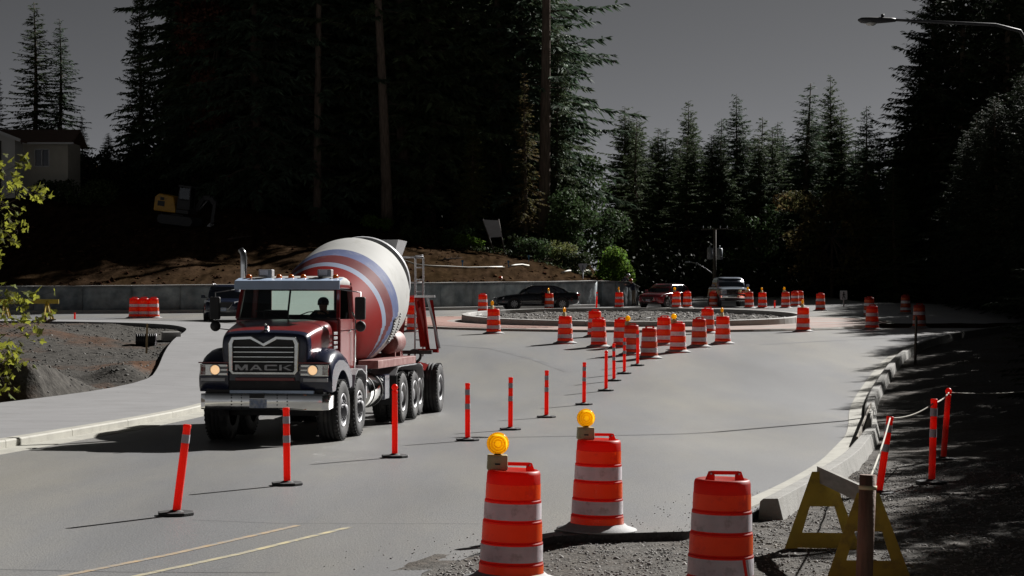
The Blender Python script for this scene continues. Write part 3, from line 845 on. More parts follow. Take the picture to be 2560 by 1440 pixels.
put('conifer_tree', 'taller of the two slender pointed firs above the house roof', V_slim, 86, 168, top=2, width=1.45)
put('conifer_tree', 'shorter of the two slender pointed firs above the house roof', V_slim2, 150, 172, top=45, width=1.4)
put('conifer_tree', 'fir cut by the left edge of the frame above the house', V_slim, -8, 160, top=170, width=1.1)
put('conifer_tree', 'small fir low in the sky between the slender pair and the feathery fir', V_slim2, 205, 165, top=285, width=1.2)
put('conifer_tree', 'dark bushy fir right behind the ridge of the house roof', V_full2, 130, 150, top=330, width=1.0)
put('conifer_tree', 'dark bushy fir behind the hedge at the end of the house', V_full, 262, 146, top=360, width=1.0)

# back rows of the same wood: nothing tells them apart
rnd = random.Random(21)
k = 0
for row, (d0, step, off) in enumerate(((146, 74, 20), (158, 56, 0), (168, 60, 30), (180, 70, 15))):
    px = 470 + off
    while px < 1335:
        v = (V_tall, V_tall2, V_full, V_full2)[rnd.randrange(4)]
        put('conifer_tree', 'dark conifer deep in the tall wood behind its front row of trunks', v, px + rnd.uniform(-14, 14), d0 + rnd.uniform(-4, 4), H=rnd.uniform(33, 40), width=rnd.uniform(.95, 1.2), group=GW)
        px += step
for px, d, H in ((-60, 160, 20), (40, 182, 19), (110, 186, 17), (190, 184, 17), (270, 172, 22), (330, 176, 25), (-120, 158, 24), (400, 186, 22)):
    put('conifer_tree', 'dark conifer in the background wood behind the house', (V_full, V_full2)[int(px) % 2], px, d, top=rnd.uniform(300, 380), width=1.9, group='conifers behind the house')

# --- right-hand wood beyond the roundabout
m_firshade = M_leaf('fir_needles_shade_tint', (0.034, 0.045, 0.027), 0.5, 0.12)  # same firs, needle colour darkened to stand in for deep shade on the right
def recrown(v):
    me = v[1].copy(); me.materials.clear(); me.materials.append(m_firshade); return v[0], me, v[2]
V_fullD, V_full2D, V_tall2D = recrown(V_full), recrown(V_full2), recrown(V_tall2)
rt = [(1592, 312, 190, V_slim, 'lowest and leftmost pointed fir of the right-hand wood beside the sky gap', .95),
      (1662, 318, 205, V_slim2, 'narrow fir tip just left of the broad double-topped fir', .9),
      (1722, 250, 205, V_full, 'broad fir with a forked tip left of the far utility pole', .78),
      (1842, 232, 200, V_full2, 'sharply pointed fir right above the far utility pole', .72),
      (1905, 290, 215, V_slim, 'thin fir tip filling the dip right of the sharply pointed fir', .95),
      (2020, 205, 190, V_slim2, 'thin-crowned fir, left one of the two highest in the right-hand wood', 1.15),
      (2078, 186, 196, V_full, 'highest fir of the right-hand wood, ragged crown', .62),
      (2165, 262, 185, V_full2, 'dark fir stepping down on the right of the highest fir', .75),
      (2235, 430, 160, V_slim, 'low dark fir in the last gap of sky on the right', 1.1),
      (1960, 330, 205, V_full2, 'bushy fir in the saddle left of the two highest firs', .8),
      (1780, 340, 215, V_slim2, 'fir tip in the notch between the forked fir and the sharply pointed fir', 1.1)]
for px, top, d, v, lab, wd in rt:
    put('conifer_tree', lab, v, px, d, top=top, width=wd * 1.5)
k = 0
for px in range(1560, 2300, 42):
    for d0 in (198, 214, 236):
        put('conifer_tree', 'dark conifer packed into the right-hand wood below the tips in the sky', (V_full, V_full2, V_slim)[k % 3], px + rnd.uniform(-14, 14), d0 + rnd.uniform(-6, 6), H=rnd.uniform(14.5, 19), width=1.35, group='conifers packed into the right-hand wood')
        k += 1
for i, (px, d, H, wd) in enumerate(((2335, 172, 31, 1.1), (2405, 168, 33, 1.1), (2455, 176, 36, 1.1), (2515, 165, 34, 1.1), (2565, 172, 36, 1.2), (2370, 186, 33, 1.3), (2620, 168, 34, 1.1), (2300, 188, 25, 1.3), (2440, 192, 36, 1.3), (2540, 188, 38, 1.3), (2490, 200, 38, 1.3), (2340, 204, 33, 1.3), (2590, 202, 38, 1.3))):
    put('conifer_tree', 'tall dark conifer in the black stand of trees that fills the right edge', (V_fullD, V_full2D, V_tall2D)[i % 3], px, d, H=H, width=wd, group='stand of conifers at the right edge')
# conifer rows added to shade the right-hand verge and road, mostly out of frame
k = 0
_sx, _sy = math.sin(R(SUN_AZ)), math.cos(R(SUN_AZ))
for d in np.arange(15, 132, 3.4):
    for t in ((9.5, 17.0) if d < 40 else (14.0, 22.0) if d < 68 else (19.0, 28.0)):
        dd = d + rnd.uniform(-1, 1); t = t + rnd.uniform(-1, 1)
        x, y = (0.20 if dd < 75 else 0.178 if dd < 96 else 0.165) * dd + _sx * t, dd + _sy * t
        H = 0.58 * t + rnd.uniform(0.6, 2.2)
        tree('conifer_tree', 'conifer added to shade the right verge, mostly past the right edge', 'tree', (V_fullD, V_full2D)[k % 2], (x, y, Gz(y) - .2), k * 1.3, H / 24, H / 24 * (1.55 if t < 12 else 1.35), 'added shade conifers on the right')
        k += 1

# --- broadleaf trees and bushes
rg = random.Random(5)
def lobes(n, w, h0, h1, r0, r1, dep=.8):
    return [(rg.uniform(-w, w), rg.uniform(-w * dep, w * dep), rg.uniform(h0, h1), rg.uniform(r0, r1), rg.uniform(r0, r1), rg.uniform(r0, r1) * .85) for _ in range(n)]
def putleaf(name, label, cat, px, d, n, ls, leaf, lob, tr=0.12, seed=1, shell=.5, group=None, rz=0):
    x = (px - 1280) / F * d
    me = leafy_meshes(seed, lob, n, ls, leaf, m_bark, None, tr, shell)
    return tree(name, label, cat, me, (x, d, Hz(x, d) - .08), rz, 1, None, group)
putleaf('alder_tree', 'mid-green leafy tree filling the foot of the sky gap behind the bright green bush', 'tree', 1462, 146, 8500, .13, m_alder, lobes(16, 2.0, 1.6, 6.4, .8, 1.5) + [(.6, 0, 7.3, .9, .9, .8)], .16, 3)
putleaf('alder_tree', 'mid-green leafy tree beside the pole-like trunk, left of the sky gap', 'tree', 1420, 139, 5200, .12, m_alder, lobes(10, 1.2, 1.2, 5.6, .7, 1.2), .14, 4)
putleaf('round_bush', 'bright yellow-green round bush at the end of the stone wall', 'bush', 1533, 133, 6500, .085, m_bright, [(0, 0, 1.5, 1.15, 1, 1.2), (.1, 0, 2.5, .8, .8, .7), (-.6, .2, .9, .8, .8, .8), (.65, 0, .9, .75, .8, .8), (.2, -.2, 2.1, .75, .7, .65), (-.35, 0, 1.9, .7, .7, .6), (.95, .1, 1.4, .45, .5, .5), (.9, 0, .3, .6, .6, .6), (-.9, .1, .3, .6, .6, .5)], .1, 5, .45)
putleaf('copper_tree', 'reddish-brown leafed tree among the dark firs, left of the middle', 'tree', 545, 143, 9000, .16, m_copper, lobes(18, 2.6, 6, 19, 1.0, 1.9), .22, 6)
putleaf('alder_tree', 'tree with loose yellow-green leaves showing between the two bare trunks', 'tree', 925, 146, 5200, .15, m_bright, lobes(12, 1.8, 2.5, 15, .7, 1.3), .15, 7, .6)
putleaf('alder_tree', 'dim leafy tree behind the white sign across the road', 'tree', 2080, 176, 7000, .17, m_brown, lobes(16, 3.2, 1.5, 9, 1.1, 1.9), .2, 8)
putleaf('alder_tree', 'dim leafy tree right of the far utility pole, behind the parked pickup', 'tree', 1905, 182, 6000, .17, m_alder, lobes(14, 2.8, 1.0, 7.5, 1.0, 1.8), .2, 9)
# shrubs along the top of the bank
sh = [(1040, 133, 'low dark shrub on the bank just right of the mixer hopper', m_shrub, 1.0), (1150, 134, 'pale-leaved shrub left of the tilted white board', m_alder, 1.1), (1178, 133, 'yellow-green sapling at the left foot of the tilted white board', m_bright, .9),
      (1285, 135, 'scrubby dark shrub right of the tilted white board', m_shrub, 1.1), (1335, 133, 'light leafy shrub below the dying brown conifer', m_alder, 1.2), (1392, 134, 'shrub with pale flecked leaves at the foot of the ragged fir', m_cedar, 1.4), (1440, 133, 'dark low shrub left of the bright round bush', m_shrub, 1.1), (945, 136, 'yellow-green shrub at the foot of the bare trunk that leans right', m_bright, .9)]
for i, (px, d, lab, lf, s) in enumerate(sh):
    lob = [(rg.uniform(-.8, .8) * s, rg.uniform(-.5, .5), rg.uniform(.3, 1.0) * s, rg.uniform(.4, .6) * s, .5 * s, rg.uniform(.3, .5) * s) for _ in range(6)]
    putleaf('shrub', lab, 'shrub', px, d, 1500, .085, lf, lob, .04, 30 + i, .4)
# undergrowth closing the foot of the woods
def undergrowth(name, n, fx, seed, leaf, ls, hgt):
    rng = np.random.default_rng(seed)
    px, d = fx(rng, n)
    x = (px - 1280) / F * d
    z = np.array([Hz(a, b) for a, b in zip(x, d)])
    h = hgt * (0.6 + 0.6 * vnoise(x, d, seed, .25)) * rng.random(n) ** 0.7
    P = np.stack([x, d, z + h], 1)
    nr = rng.normal(0, 1, (n, 3)); nr /= np.linalg.norm(nr, axis=1)[:, None]
    a = np.cross(nr, rng.normal(0, 1, (n, 3))); a /= np.linalg.norm(a, axis=1)[:, None]; b = np.cross(nr, a)
    s = ls * (0.5 + rng.random(n))[:, None]
    Q = np.stack([P - a * s, P + b * s * .6, P + a * s, P - b * s * .6], 1)
    return stuff(link(name, raw_mesh(name, Q.reshape(-1, 3), np.arange(n * 4).reshape(-1, 4), leaf)))
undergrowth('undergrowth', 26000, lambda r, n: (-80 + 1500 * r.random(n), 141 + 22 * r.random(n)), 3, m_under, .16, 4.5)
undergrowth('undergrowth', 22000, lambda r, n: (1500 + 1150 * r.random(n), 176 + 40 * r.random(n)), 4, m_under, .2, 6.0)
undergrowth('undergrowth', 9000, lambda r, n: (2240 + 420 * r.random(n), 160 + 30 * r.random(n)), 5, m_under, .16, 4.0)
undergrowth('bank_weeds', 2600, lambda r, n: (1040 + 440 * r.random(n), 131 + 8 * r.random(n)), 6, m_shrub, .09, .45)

# --- maple sapling at the left edge: single leaves big enough to see
def maple_leaf():
    pts = []
    for ang, r in ((-90, .10), (-60, .42), (-38, .30), (-20, .52), (2, .34), (20, .66), (38, .50), (52, .52), (66, .46), (80, .82), (90, 1.0)):
        pts.append((math.cos(R(ang)) * r, math.sin(R(ang)) * r))
    return pts + [(-x, y) for x, y in reversed(pts[1:-1])]
def maple():
    d = 48.0; x = (-62 - 1280) / F * d
    z0 = Hz(x, d) + 0.15
    root = thing('maple_sapling', 'young maple with yellow-green lobed leaves reaching in at the left edge', 'tree', (x, d, z0))
    rg = random.Random(11)
    tm = MB(); trunk = [(0, 0, 0), (.05, 0, 1.4), (-.05, .05, 3.0), (.0, 0, 4.4), (.1, 0, 5.6)]
    tm.tube(trunk, [.06, .05, .04, .03, .01], 6, 0)
    lv = MB(); shape = maple_leaf()
    # branch tips given as photo pixels so that the sprays reach in where the photo shows them
    ends = [(30, 462), (88, 478), (20, 520), (45, 578), (8, 600), (22, 545), (60, 470), (15, 440), (38, 415), (25, 735), (78, 745), (60, 790), (95, 800), (15, 790), (35, 760), (88, 825), (25, 860), (40, 895), (8, 880), (4, 945), (12, 968), (-20, 640), (-30, 700), (-25, 500), (-15, 830), (-40, 900), (5, 570), (18, 895)]
    for (ex, ey) in ends:
        e = at(ex, ey, d + rg.uniform(-.7, .7)) - Vector((x, d, z0))
        zb = max(.5, e.z - 0.35 - abs(e.x) * .35)
        b0 = Vector((0, 0, zb))
        mid = (b0 + e) / 2 + Vector((0, 0, .12))
        tm.tube([b0, mid, e], [.016, .010, .004], 4, 0, False)
        nl = rg.randint(9, 14)
        for q in range(nl):
            c = e + Vector((rg.gauss(0, .19), rg.gauss(0, .17), rg.gauss(0, .15)))
            s = rg.uniform(.11, .20)
            n = Vector((rg.gauss(0, .7), rg.gauss(-.5, .6), rg.gauss(.5, .6))).normalized()
            rot = n.to_track_quat('Z', 'Y').to_matrix().to_4x4() @ Matrix.Rotation(rg.uniform(0, 6.28), 4, 'Z')
            T = Matrix.Translation(c) @ rot
            vs = [(px_ * s, py_ * s, -.16 * s * abs(px_) * 2) for px_, py_ in shape]
            lv.add(vs + [(0, .2 * s, 0)], [(len(vs), k, (k + 1) % len(vs)) for k in range(len(vs))], 0, False, T)
            tm.tube([c, (c + e) / 2, e], .003, 3, 0, False)
    tm.build('trunk', m_twig, root)
    k = lv.build('leaves', m_maple, root, recalc=False); k['kind'] = 'stuff'
maple()
# hedge by the house

# ================================================================== ROADSIDE OBJECTS
def hill_hit(px, py, d0=101, d1=240):
    d = d0
    while d < d1:
        x = (px - 1280) / F * d
        if Hz(x, d) >= CZ - (py - 720) / F * d and d > float(wall_y(x)) + .5: break
        d += 0.2
    x = (px - 1280) / F * d
    return Vector((x, d, Hz(x, d)))

m_drum = M('drum_plastic', (0.50, 0.028, 0.010), rand=0.22, rough=0.45, var=0.10, scale=5, spec=0.4, trans=0.5, transcol=(0.85, 0.05, 0.015), dirt=(0.20, 0.04, 0.025), dirt_scale=6, dirt_cut=(0.54, 0.76))
m_dorange = M('orange_sheeting', (0.84, 0.115, 0.010), rand=0.2, rough=0.35, var=0.08, scale=4, spec=0.5, trans=0.42, transcol=(0.95, 0.14, 0.01), dirt=(0.40, 0.07, 0.03), dirt_scale=7, dirt_cut=(0.54, 0.76))
m_dwhite = M('white_sheeting', (0.78, 0.75, 0.79), rand=0.2, rough=0.4, var=0.08, scale=6, spec=0.5, trans=0.22, dirt=(0.38, 0.35, 0.34), dirt_scale=7, dirt_cut=(0.52, 0.74))
m_drum_d = M('drum_plastic_faded', (0.40, 0.03, 0.014), rough=0.5, var=0.14, scale=4, spec=0.35, trans=0.42, transcol=(0.7, 0.05, 0.012), dirt=(0.17, 0.04, 0.03), dirt_scale=6, dirt_cut=(0.5, 0.75))
m_dorange_d = M('orange_sheeting_faded', (0.68, 0.11, 0.016), rough=0.4, var=0.12, scale=4, trans=0.36, transcol=(0.85, 0.09, 0.01), dirt=(0.3, 0.06, 0.03), dirt_scale=7, dirt_cut=(0.52, 0.75))
m_rubber_g = M('grey_rubber', (0.30, 0.30, 0.30), rough=0.75, var=0.15, scale=5, bump=0.2, bscale=50, dirt=(0.2, 0.19, 0.17), dirt_scale=6, dirt_cut=(.5, .75))
m_rubber = M('black_rubber', (0.022, 0.022, 0.023), rough=0.7, var=0.2, scale=6, bump=0.15, bscale=60)
m_amber = M('amber_lens', (0.75, 0.30, 0.01), rough=0.18, var=0.03, scale=8, spec=0.6, trans=0.72, transcol=(1.0, 0.70, 0.04))
m_beige = M('beige_plastic', (0.48, 0.42, 0.24), rough=0.5, var=0.08, scale=9, dirt=(0.33, 0.28, 0.16), dirt_scale=14, dirt_cut=(.55, .75))
m_dark = M('dark_plastic', (0.02, 0.02, 0.022), rough=0.5, var=0.1)

m_dunder = M('drum_plastic_clear', (0.6, 0.10, 0.04), rough=0.5, var=0.0, trans=0.92, transcol=(1.0, 0.38, 0.18))
DH = 0.955
_sec = [(0.0, 0.255, 0.232, 0.238, 'o', 0.115, 0.24), (0.255, 0.435, 0.245, 0.249, 'w', 0.275, 0.415), (0.435, 0.62, 0.256, 0.261, 'o', 0.452, 0.60),
        (0.62, 0.80, 0.267, 0.271, 'w', 0.635, 0.775), (0.80, 0.955, 0.277, 0.281, 'o', 0.815, 0.94)]
def drum_proto(light=True, faded=False, torn=False):
    root = thing('traffic_drum', 'orange traffic drum', 'traffic drum')
    bm_, om_ = (m_drum_d, m_dorange_d) if faded else (m_drum, m_dorange)
    prof = [(0.0, DH - .012), (.17, DH - .012), (.205, DH + .004), (.224, DH - .006), (.231, DH - .028)]; pm = [0] * 4
    for (a, b, r0, r1, c, ba, bb) in _sec:
        def rq(q): return r0 + (r1 - r0) * (q - a) / (b - a)
        prof += [(r0, DH - a - (.012 if a else .03)), (rq(ba), DH - ba), (rq(bb), DH - bb), (r1, DH - b + .006)]; pm += [0, 0, 1 if c == 'o' else 0, 0]
        if b < .95: prof += [(r1 + .007, DH - b + .002), (r1 + .009, DH - b - .006)]; pm += [0, 0]
    prof += [(.275, 0.01)]; pm += [0]
    MB().lathe(prof, 36, pm).build('barrel', [bm_, m_dunder], root)
    for (a, b, r0, r1, c, ba, bb) in _sec:
        def rad(q): return r0 + (r1 - r0) * (q - a) / (b - a) + 0.0025
        p = [(rad(ba), DH - ba), (rad(bb), DH - bb)]
        if torn and c == 'w' and a > .6:
            # sheeting torn: a slanted strip is missing
            mb = MB(); n = 48
            for k in range(n):
                t0, t1 = 2 * PI * k / n, 2 * PI * (k + 1) / n
                if abs(((t0 * 180 / PI) - 295)) < 5: continue
                mb.add([(p[0][0] * math.cos(t0 + .10), p[0][0] * math.sin(t0 + .10), p[0][1]), (p[0][0] * math.cos(t1 + .10), p[0][0] * math.sin(t1 + .10), p[0][1]), (p[1][0] * math.cos(t1 + .22), p[1][0] * math.sin(t1 + .22), p[1][1]), (p[1][0] * math.cos(t0 + .22), p[1][0] * math.sin(t0 + .22), p[1][1])], [(0, 3, 2, 1)], 0, True)
            mb.build('white_band', m_dwhite, root, recalc=False)
        else:
            MB().lathe(p, 36, 0).build('orange_band' if c == 'o' else 'white_band', om_ if c == 'o' else m_dwhite, root)
    # handle: flat trapezoid plate with a grip bar and two eyes
    mb = MB(); T = Matrix.Translation((0.02, 0, DH - .012))
    for s in (-1, 1):
        poly = [(s * .165, 0), (s * .085, 0), (s * .085, .045), (s * .118, .076), (s * .135, .076)]
        mb.prism(poly, .024, 0, T @ Matrix.Translation((0, .012, 0)) @ Matrix.Rotation(R(90), 4, 'X'))
    mb.box((0.02, 0, DH - .012 + .064), (.24, .026, .030))
    mb.build('handle', bm_, root, bevel=.004)
    for s in (-1, 1): MB().tube([(.02 + s * .118, -.0145, DH + .043), (.02 + s * .118, .0145, DH + .043)], .009, 10).build('handle_eye', m_dwhite, root)
    MB().lathe([(.285, .075), (.30, .07), (.33, .045), (.42, .018), (.43, .004), (.30, .002), (.285, .03), (.285, .075)], 40, 0).build('base_ring', m_rubber_g, root)
    if light:
        lx = -.145
        bx = MB().box((lx, 0, DH + .063), (.18, .11, .13), 0, top=(.96, .94)).build('battery_box', m_beige, root, bevel=.01)
        MB().box((lx, -.0565, DH + .05), (.045, .004, .014)).build('label_plate', m_dark, bx)
        lens = MB()
        T = Matrix.Translation((lx, 0, DH + .225)) @ Matrix.Rotation(R(90), 4, 'X')
        lens.lathe([(0.0, .042), (.04, .041), (.072, .034), (.09, .018), (.094, 0), (.09, -.018), (.072, -.034), (.04, -.041), (0, -.042)], 28, 0, T)
        lo = lens.build('lamp_lens', m_amber, root)
        rb = MB()
        for q in range(3): rb.lathe([(.028 + q * .022, .0445 - q * .003), (.034 + q * .022, .046 - q * .0035), (.040 + q * .022, .0435 - q * .004)], 24, 0, T)
        rb.lathe([(.094, .006), (.098, .004), (.098, -.004), (.094, -.006)], 24, 0, T)
        rb.build('lens_ring', m_amber, lo)
        MB().tube([(lx, 0, DH + .12), (lx, 0, DH + .14)], .03, 10).build('lamp_neck', m_dark, lo)
    return root

P_light, P_plain, P_faded, P_torn, P_fl = drum_proto(True), drum_proto(False), drum_proto(False, True), drum_proto(False, True, True), drum_proto(True, True)
_used = set()
def drum(px, py, kind, label, rz=0.0, lean=(0, 0), group=None, zoff=0.0):
    src = {'L': P_light, 'P': P_plain, 'F': P_faded, 'T': P_torn, 'FL': P_fl}[kind]
    if kind in _used: o = copy_tree(src)
    else: _used.add(kind); o = src
    p = hit(px, py)
    o.location = (p.x, p.y, p.z + .006 + zoff); o.rotation_euler = (lean[0], lean[1], rz)
    tag(o, label, 'traffic drum', group)
    return o
G1 = 'orange drums along the new lane'
drum(1277, 1452, 'L', 'nearest traffic drum with amber lamp, left one of the two big lamp drums', .05, (0, R(1.6)), G1)
drum(1492, 1326, 'L', 'big traffic drum with amber lamp and wide grey base showing, on the asphalt edge', .12, (0, R(1.4)), G1)
drum(1800, 1490, 'T', 'big traffic drum without lamp, white band torn, beside the right kerb end', .1, (0, R(1.2)), G1)
drum(1234, 834, 'L', 'drum with side-on lamp just left of the near edge of the gravel island', 1.2, (0, 0), G1)
drum(1413, 858, 'L', 'drum with a lamp standing alone left of the drum cluster', 1.35, (0, 0), G1)
drum(1487, 842, 'P', 'drum half hidden behind another, under the leaning orange post beyond the island kerb', .3, (0, 0), G1)
drum(1497, 867, 'P', 'lampless drum overlapping another one, at the left end of the cluster', .2, (0, 0), G1)
drum(1553, 868, 'P', 'drum half hidden behind the lamp drum in the cluster, near the orange posts', .4, (0, 0), G1)
drum(1579, 886, 'FL', 'faded drum with a lamp, partly behind the farthest orange post', .5, (0, 0), G1)
drum(1623, 895, 'F', 'faded lampless drum in front of the cluster, right of the farthest orange post', .1, (0, 0), G1)
drum(1660, 862, 'P', 'lampless drum between the front faded drum and the lamp drum to its right', .2, (0, 0), G1)
drum(1695, 880, 'L', 'drum whose round lamp faces the camera, middle of the cluster', .25, (0, 0), G1)
drum(1748, 867, 'F', 'darker lampless drum second from the right end of the cluster', .2, (0, 0), G1)
drum(1769, 833, 'P', 'drum close to the island kerb, peeping out behind the right end of the cluster', .2, (0, 0), G1)
drum(1807, 859, 'L', 'drum with side-on lamp at the right end of the cluster', 1.3, (0, 0), G1)
drum(2008, 829, 'L', 'lone drum with side-on lamp at the right tip of the gravel island', 1.25, (0, 0), G1)
drum(2180, 824, 'F', 'dim drum right of the island, in front of a second one', .2, (0, 0), G1)
drum(2173, 792, 'F', 'dim drum half hidden behind another, right of the island', .2, (0, 0), G1)
drum(2298, 820, 'F', 'dim drum beside the thin dark stake at the right verge', .2, (0, 0), G1)
drum(2264, 784, 'F', 'far dim drum at the right, farthest from the island', .2, (0, 0), G1)
drum(1207, 780, 'P', 'drum just in front of the black sedan nose', .2, (0, 0), G1)
drum(1373, 775, 'L', 'drum in front of the black sedan door, with side-on lamp', 1.3, (0, 0), G1)
drum(1548, 770, 'L', 'drum with lamp between the black sedan and the red car, before the stone wall end', 1.3, (0, 0), G1)
drum(1691, 770, 'L', 'drum with lamp covering the headlight of the red car', .6, (0, 0), G1)
drum(1718, 769, 'P', 'lampless drum at the rear side of the red car', .2, (0, 0), G1)
drum(1783, 768.5, 'F', 'faded drum at the left front corner of the pickup', .2, (0, 0), G1)
drum(1873, 770, 'FL', 'faded drum with lamp at the right front corner of the pickup', .8, (0, 0), G1)
drum(1906, 771, 'L', 'drum with lamp standing clear, right of the pickup', 1.2, (0, 0), G1)
drum(1964, 770, 'FL', 'faded drum with lamp in the row right of the pickup', .8, (0, 0), G1)
drum(1987, 767, 'F', 'dark drum close behind the one with lamp, right of the pickup', .2, (0, 0), G1)
drum(1999, 766, 'F', 'last dark drum of the tight group right of the pickup', .2, (0, 0), G1)
drum(2051, 777, 'F', 'dim lampless drum left of the white walking-figure sign', .2, (0, 0), G1)
drum(336, 795, 'P', 'left drum of the three standing tight together by the retaining wall', .2, (0, 0), 'three drums by the wall')
drum(359.5, 795, 'P', 'middle drum of the three standing tight together by the retaining wall', .2, (0, 0), 'three drums by the wall')
drum(384, 795, 'P', 'right drum of the three standing tight together by the retaining wall', .2, (0, 0), 'three drums by the wall')
drum(1034, 829, 'P', 'drum seen just behind the red chute of the mixer truck', .2, (0, 0), G1)
drum(1029, 790, 'P', 'farther drum half hidden by the white drum of the mixer truck', .2, (0, 0), G1)

# ---- flexible orange posts on black feet
m_post = M('orange_post_plastic', (0.78, 0.045, 0.015), rough=0.4, var=0.06, scale=6, spec=0.4, trans=0.5, transcol=(0.95, 0.06, 0.02), dirt=(0.4, 0.05, 0.03), dirt_scale=9, dirt_cut=(.62, .8))
m_silver = M('silver_band', (0.40, 0.40, 0.44), rough=0.35, var=0.06, scale=9, trans=0.1)
def post_proto(bands=2, ball=False, H=1.05):
    root = thing('delineator_post', 'orange flexible post', 'delineator post')
    MB().lathe([(.047, .04), (.047, H * .5), (.043, H - .05), (.046, H - .045), (.046, H - .004), (.042, H), (0, H)], 18, 0).build('tube', m_post, root)
    for k in range(bands):
        z = H - .115 - .26 * k
        MB().lathe([(.0482 - .0015 * (1 - k), z), (.0490 - .0015 * (1 - k), z - .10)], 18, 0).build('silver_band', m_silver, root)
    n = 8
    ring = [(.215 * math.cos(PI / 8 + 2 * PI * k / n), .215 * math.sin(PI / 8 + 2 * PI * k / n)) for k in range(n)]
    b = MB().prism(ring, .038, 0)
    b.lathe([(.09, .038), (.06, .055), (.0475, .06)], 16, 0)
    b.build('foot', m_rubber, root, bevel=.008)
    if ball:
        MB().lathe([(0, H + .10), (.03, H + .092), (.05, H + .062), (.052, H + .04), (.04, H + .012), (.02, H + .002), (.02, H - .02)], 16, 0).build('ball_top', m_post, root)
    return root
Q1, Q2, Q0b = post_proto(1), post_proto(2), post_proto(0, True, 1.0)
_qu = set()
def post(px, py, k, label, lean=(0, 0), sc=1.0, group='orange posts dividing the lanes', loc=None, rz=.2):
    src = {1: Q1, 2: Q2, 0: Q0b}[k]
    if k in _qu: o = copy_tree(src)
    else: _qu.add(k); o = src
    p = loc or hit(px, py)
    o.location = (p[0], p[1], p[2] + .004); o.rotation_euler = (0, 0, rz); o.scale = (1, 1, sc)
    for ch in o.children:
        if not ch.name.startswith('foot'):
            ch.rotation_euler = (lean[0], lean[1], 0)
    return tag(o, label, 'delineator post', group)
post(440, 1288, 1, 'nearest orange post, leaning right, in front of the truck bumper left end', (0, R(7)), .98)
post(718, 1213, 2, 'second orange post from the camera, with two silver bands, before the licence plate', (0, R(-.8)), .97)
post(987, 1144, 0, 'dark red post with a ball top, beside the truck rear wheels', (0, 0), 1.05)
post(1169, 1102, 2, 'first orange post clear of the truck on its right, counting from the truck', (0, 0), .98)
post(1276, 1075, 2, 'second orange post clear of the truck on its right, counting from the truck', (0, R(.4)), .98)
post(1366, 1044, 2, 'third orange post clear of the truck on its right, counting from the truck', (0, R(.5)), .98)
post(1460, 1012, 2, 'fourth orange post clear of the truck, just before the posts close up', (0, R(.6)), .98)
post(1515, 977, 0, 'darker post with ball top at the start of the close-set posts', (0, R(.4)), .98)
post(1535, 952, 2, 'orange post right behind the darker ball-topped one', (0, R(-.3)), 1.0)
post(1561, 934, 2, 'orange post just in front of the faded lamp drum', (0, R(.2)), 1.0)
post(1594, 914, 1, 'farthest post of the line, wide plain orange, beside the front faded drum', (0, R(.3)), 1.03)
post(1491, 776, 1, 'orange post beyond the island, rising above a drum', (0, R(2)), 1.0, 'single orange posts')
post(187, 799, 0, 'short orange post at the left by the yellow trestle', (0, 0), .30, 'single orange posts')
post(1937, 771, 1, 'short orange post low between two lamp drums right of the pickup', (0, 0), .45, 'single orange posts')

# ---- right verge: roped posts, pipe post, trestle, boards
def verge_at(px, py):
    d = float(np.interp(-py, -_hy, _hd)); x = (px - 1280) / F * d
    return Vector((x, d, Gz(d) + float(verge_h(np.array(x), np.array(d))) - .01))
GR = 'roped orange posts on the right verge'
pA = verge_at(2196, 1218); pB = verge_at(2329, 1200); pC = verge_at(2358, 1140)
post(0, 0, 2, 'orange post leaning right with rope tied to it, just behind the right kerb', (0, R(9)), .98, GR, pA)
post(0, 0, 2, 'roped orange post standing in shade, right of the leaning roped one', (0, R(2)), 1.1, GR, pB)
post(0, 0, 0, 'darkest roped post, farthest right on the verge', (0, R(5)), 1.05, GR, pC)
m_steelpipe = M('brown_wood_post', (0.15, 0.085, 0.055), rough=0.8, var=0.2, scale=6, streak=(6, 6, .6), bump=.4, bscale=30)
pp = verge_at(2158, 1470)
root = thing('wooden_post', 'round brown wooden post standing in the gravel in front of the yellow trestle', 'post', pp)
MB().tube([(0, 0, 0), (.045, .02, 1.075)], [.072, .072], 16).build('shaft', m_steelpipe, root)
MB().tube([(.041, .018, .95), (.0425, .019, .985)], .078, 16).build('rope_turn', m_beige, root)
m_rope = M('rope', (0.42, 0.40, 0.34), rough=.9, var=.1)
def sag(a, b, s, n=12):
    a, b = Vector(a), Vector(b)
    return [a.lerp(b, t / (n - 1)) - Vector((0, 0, s * 4 * (t / (n - 1)) * (1 - t / (n - 1)))) for t in range(n)]
rp = MB()
tops = [pp + Vector((.04, .02, 1.0)), pA + Vector((.15, 0, 1.0)), pB + Vector((.03, 0, 1.1)), pC + Vector((.09, 0, 1.08)), pC + Vector((3.5, 4, 1.1))]
path = []
for a, b, s in zip(tops[:-1], tops[1:], (.05, .06, .03, .1)): path += sag(a, b, s)
rp.tube(path, .011, 6)
tag(rp.build('rope', m_rope), 'thin pale rope slung between the orange posts on the right verge', 'rope')

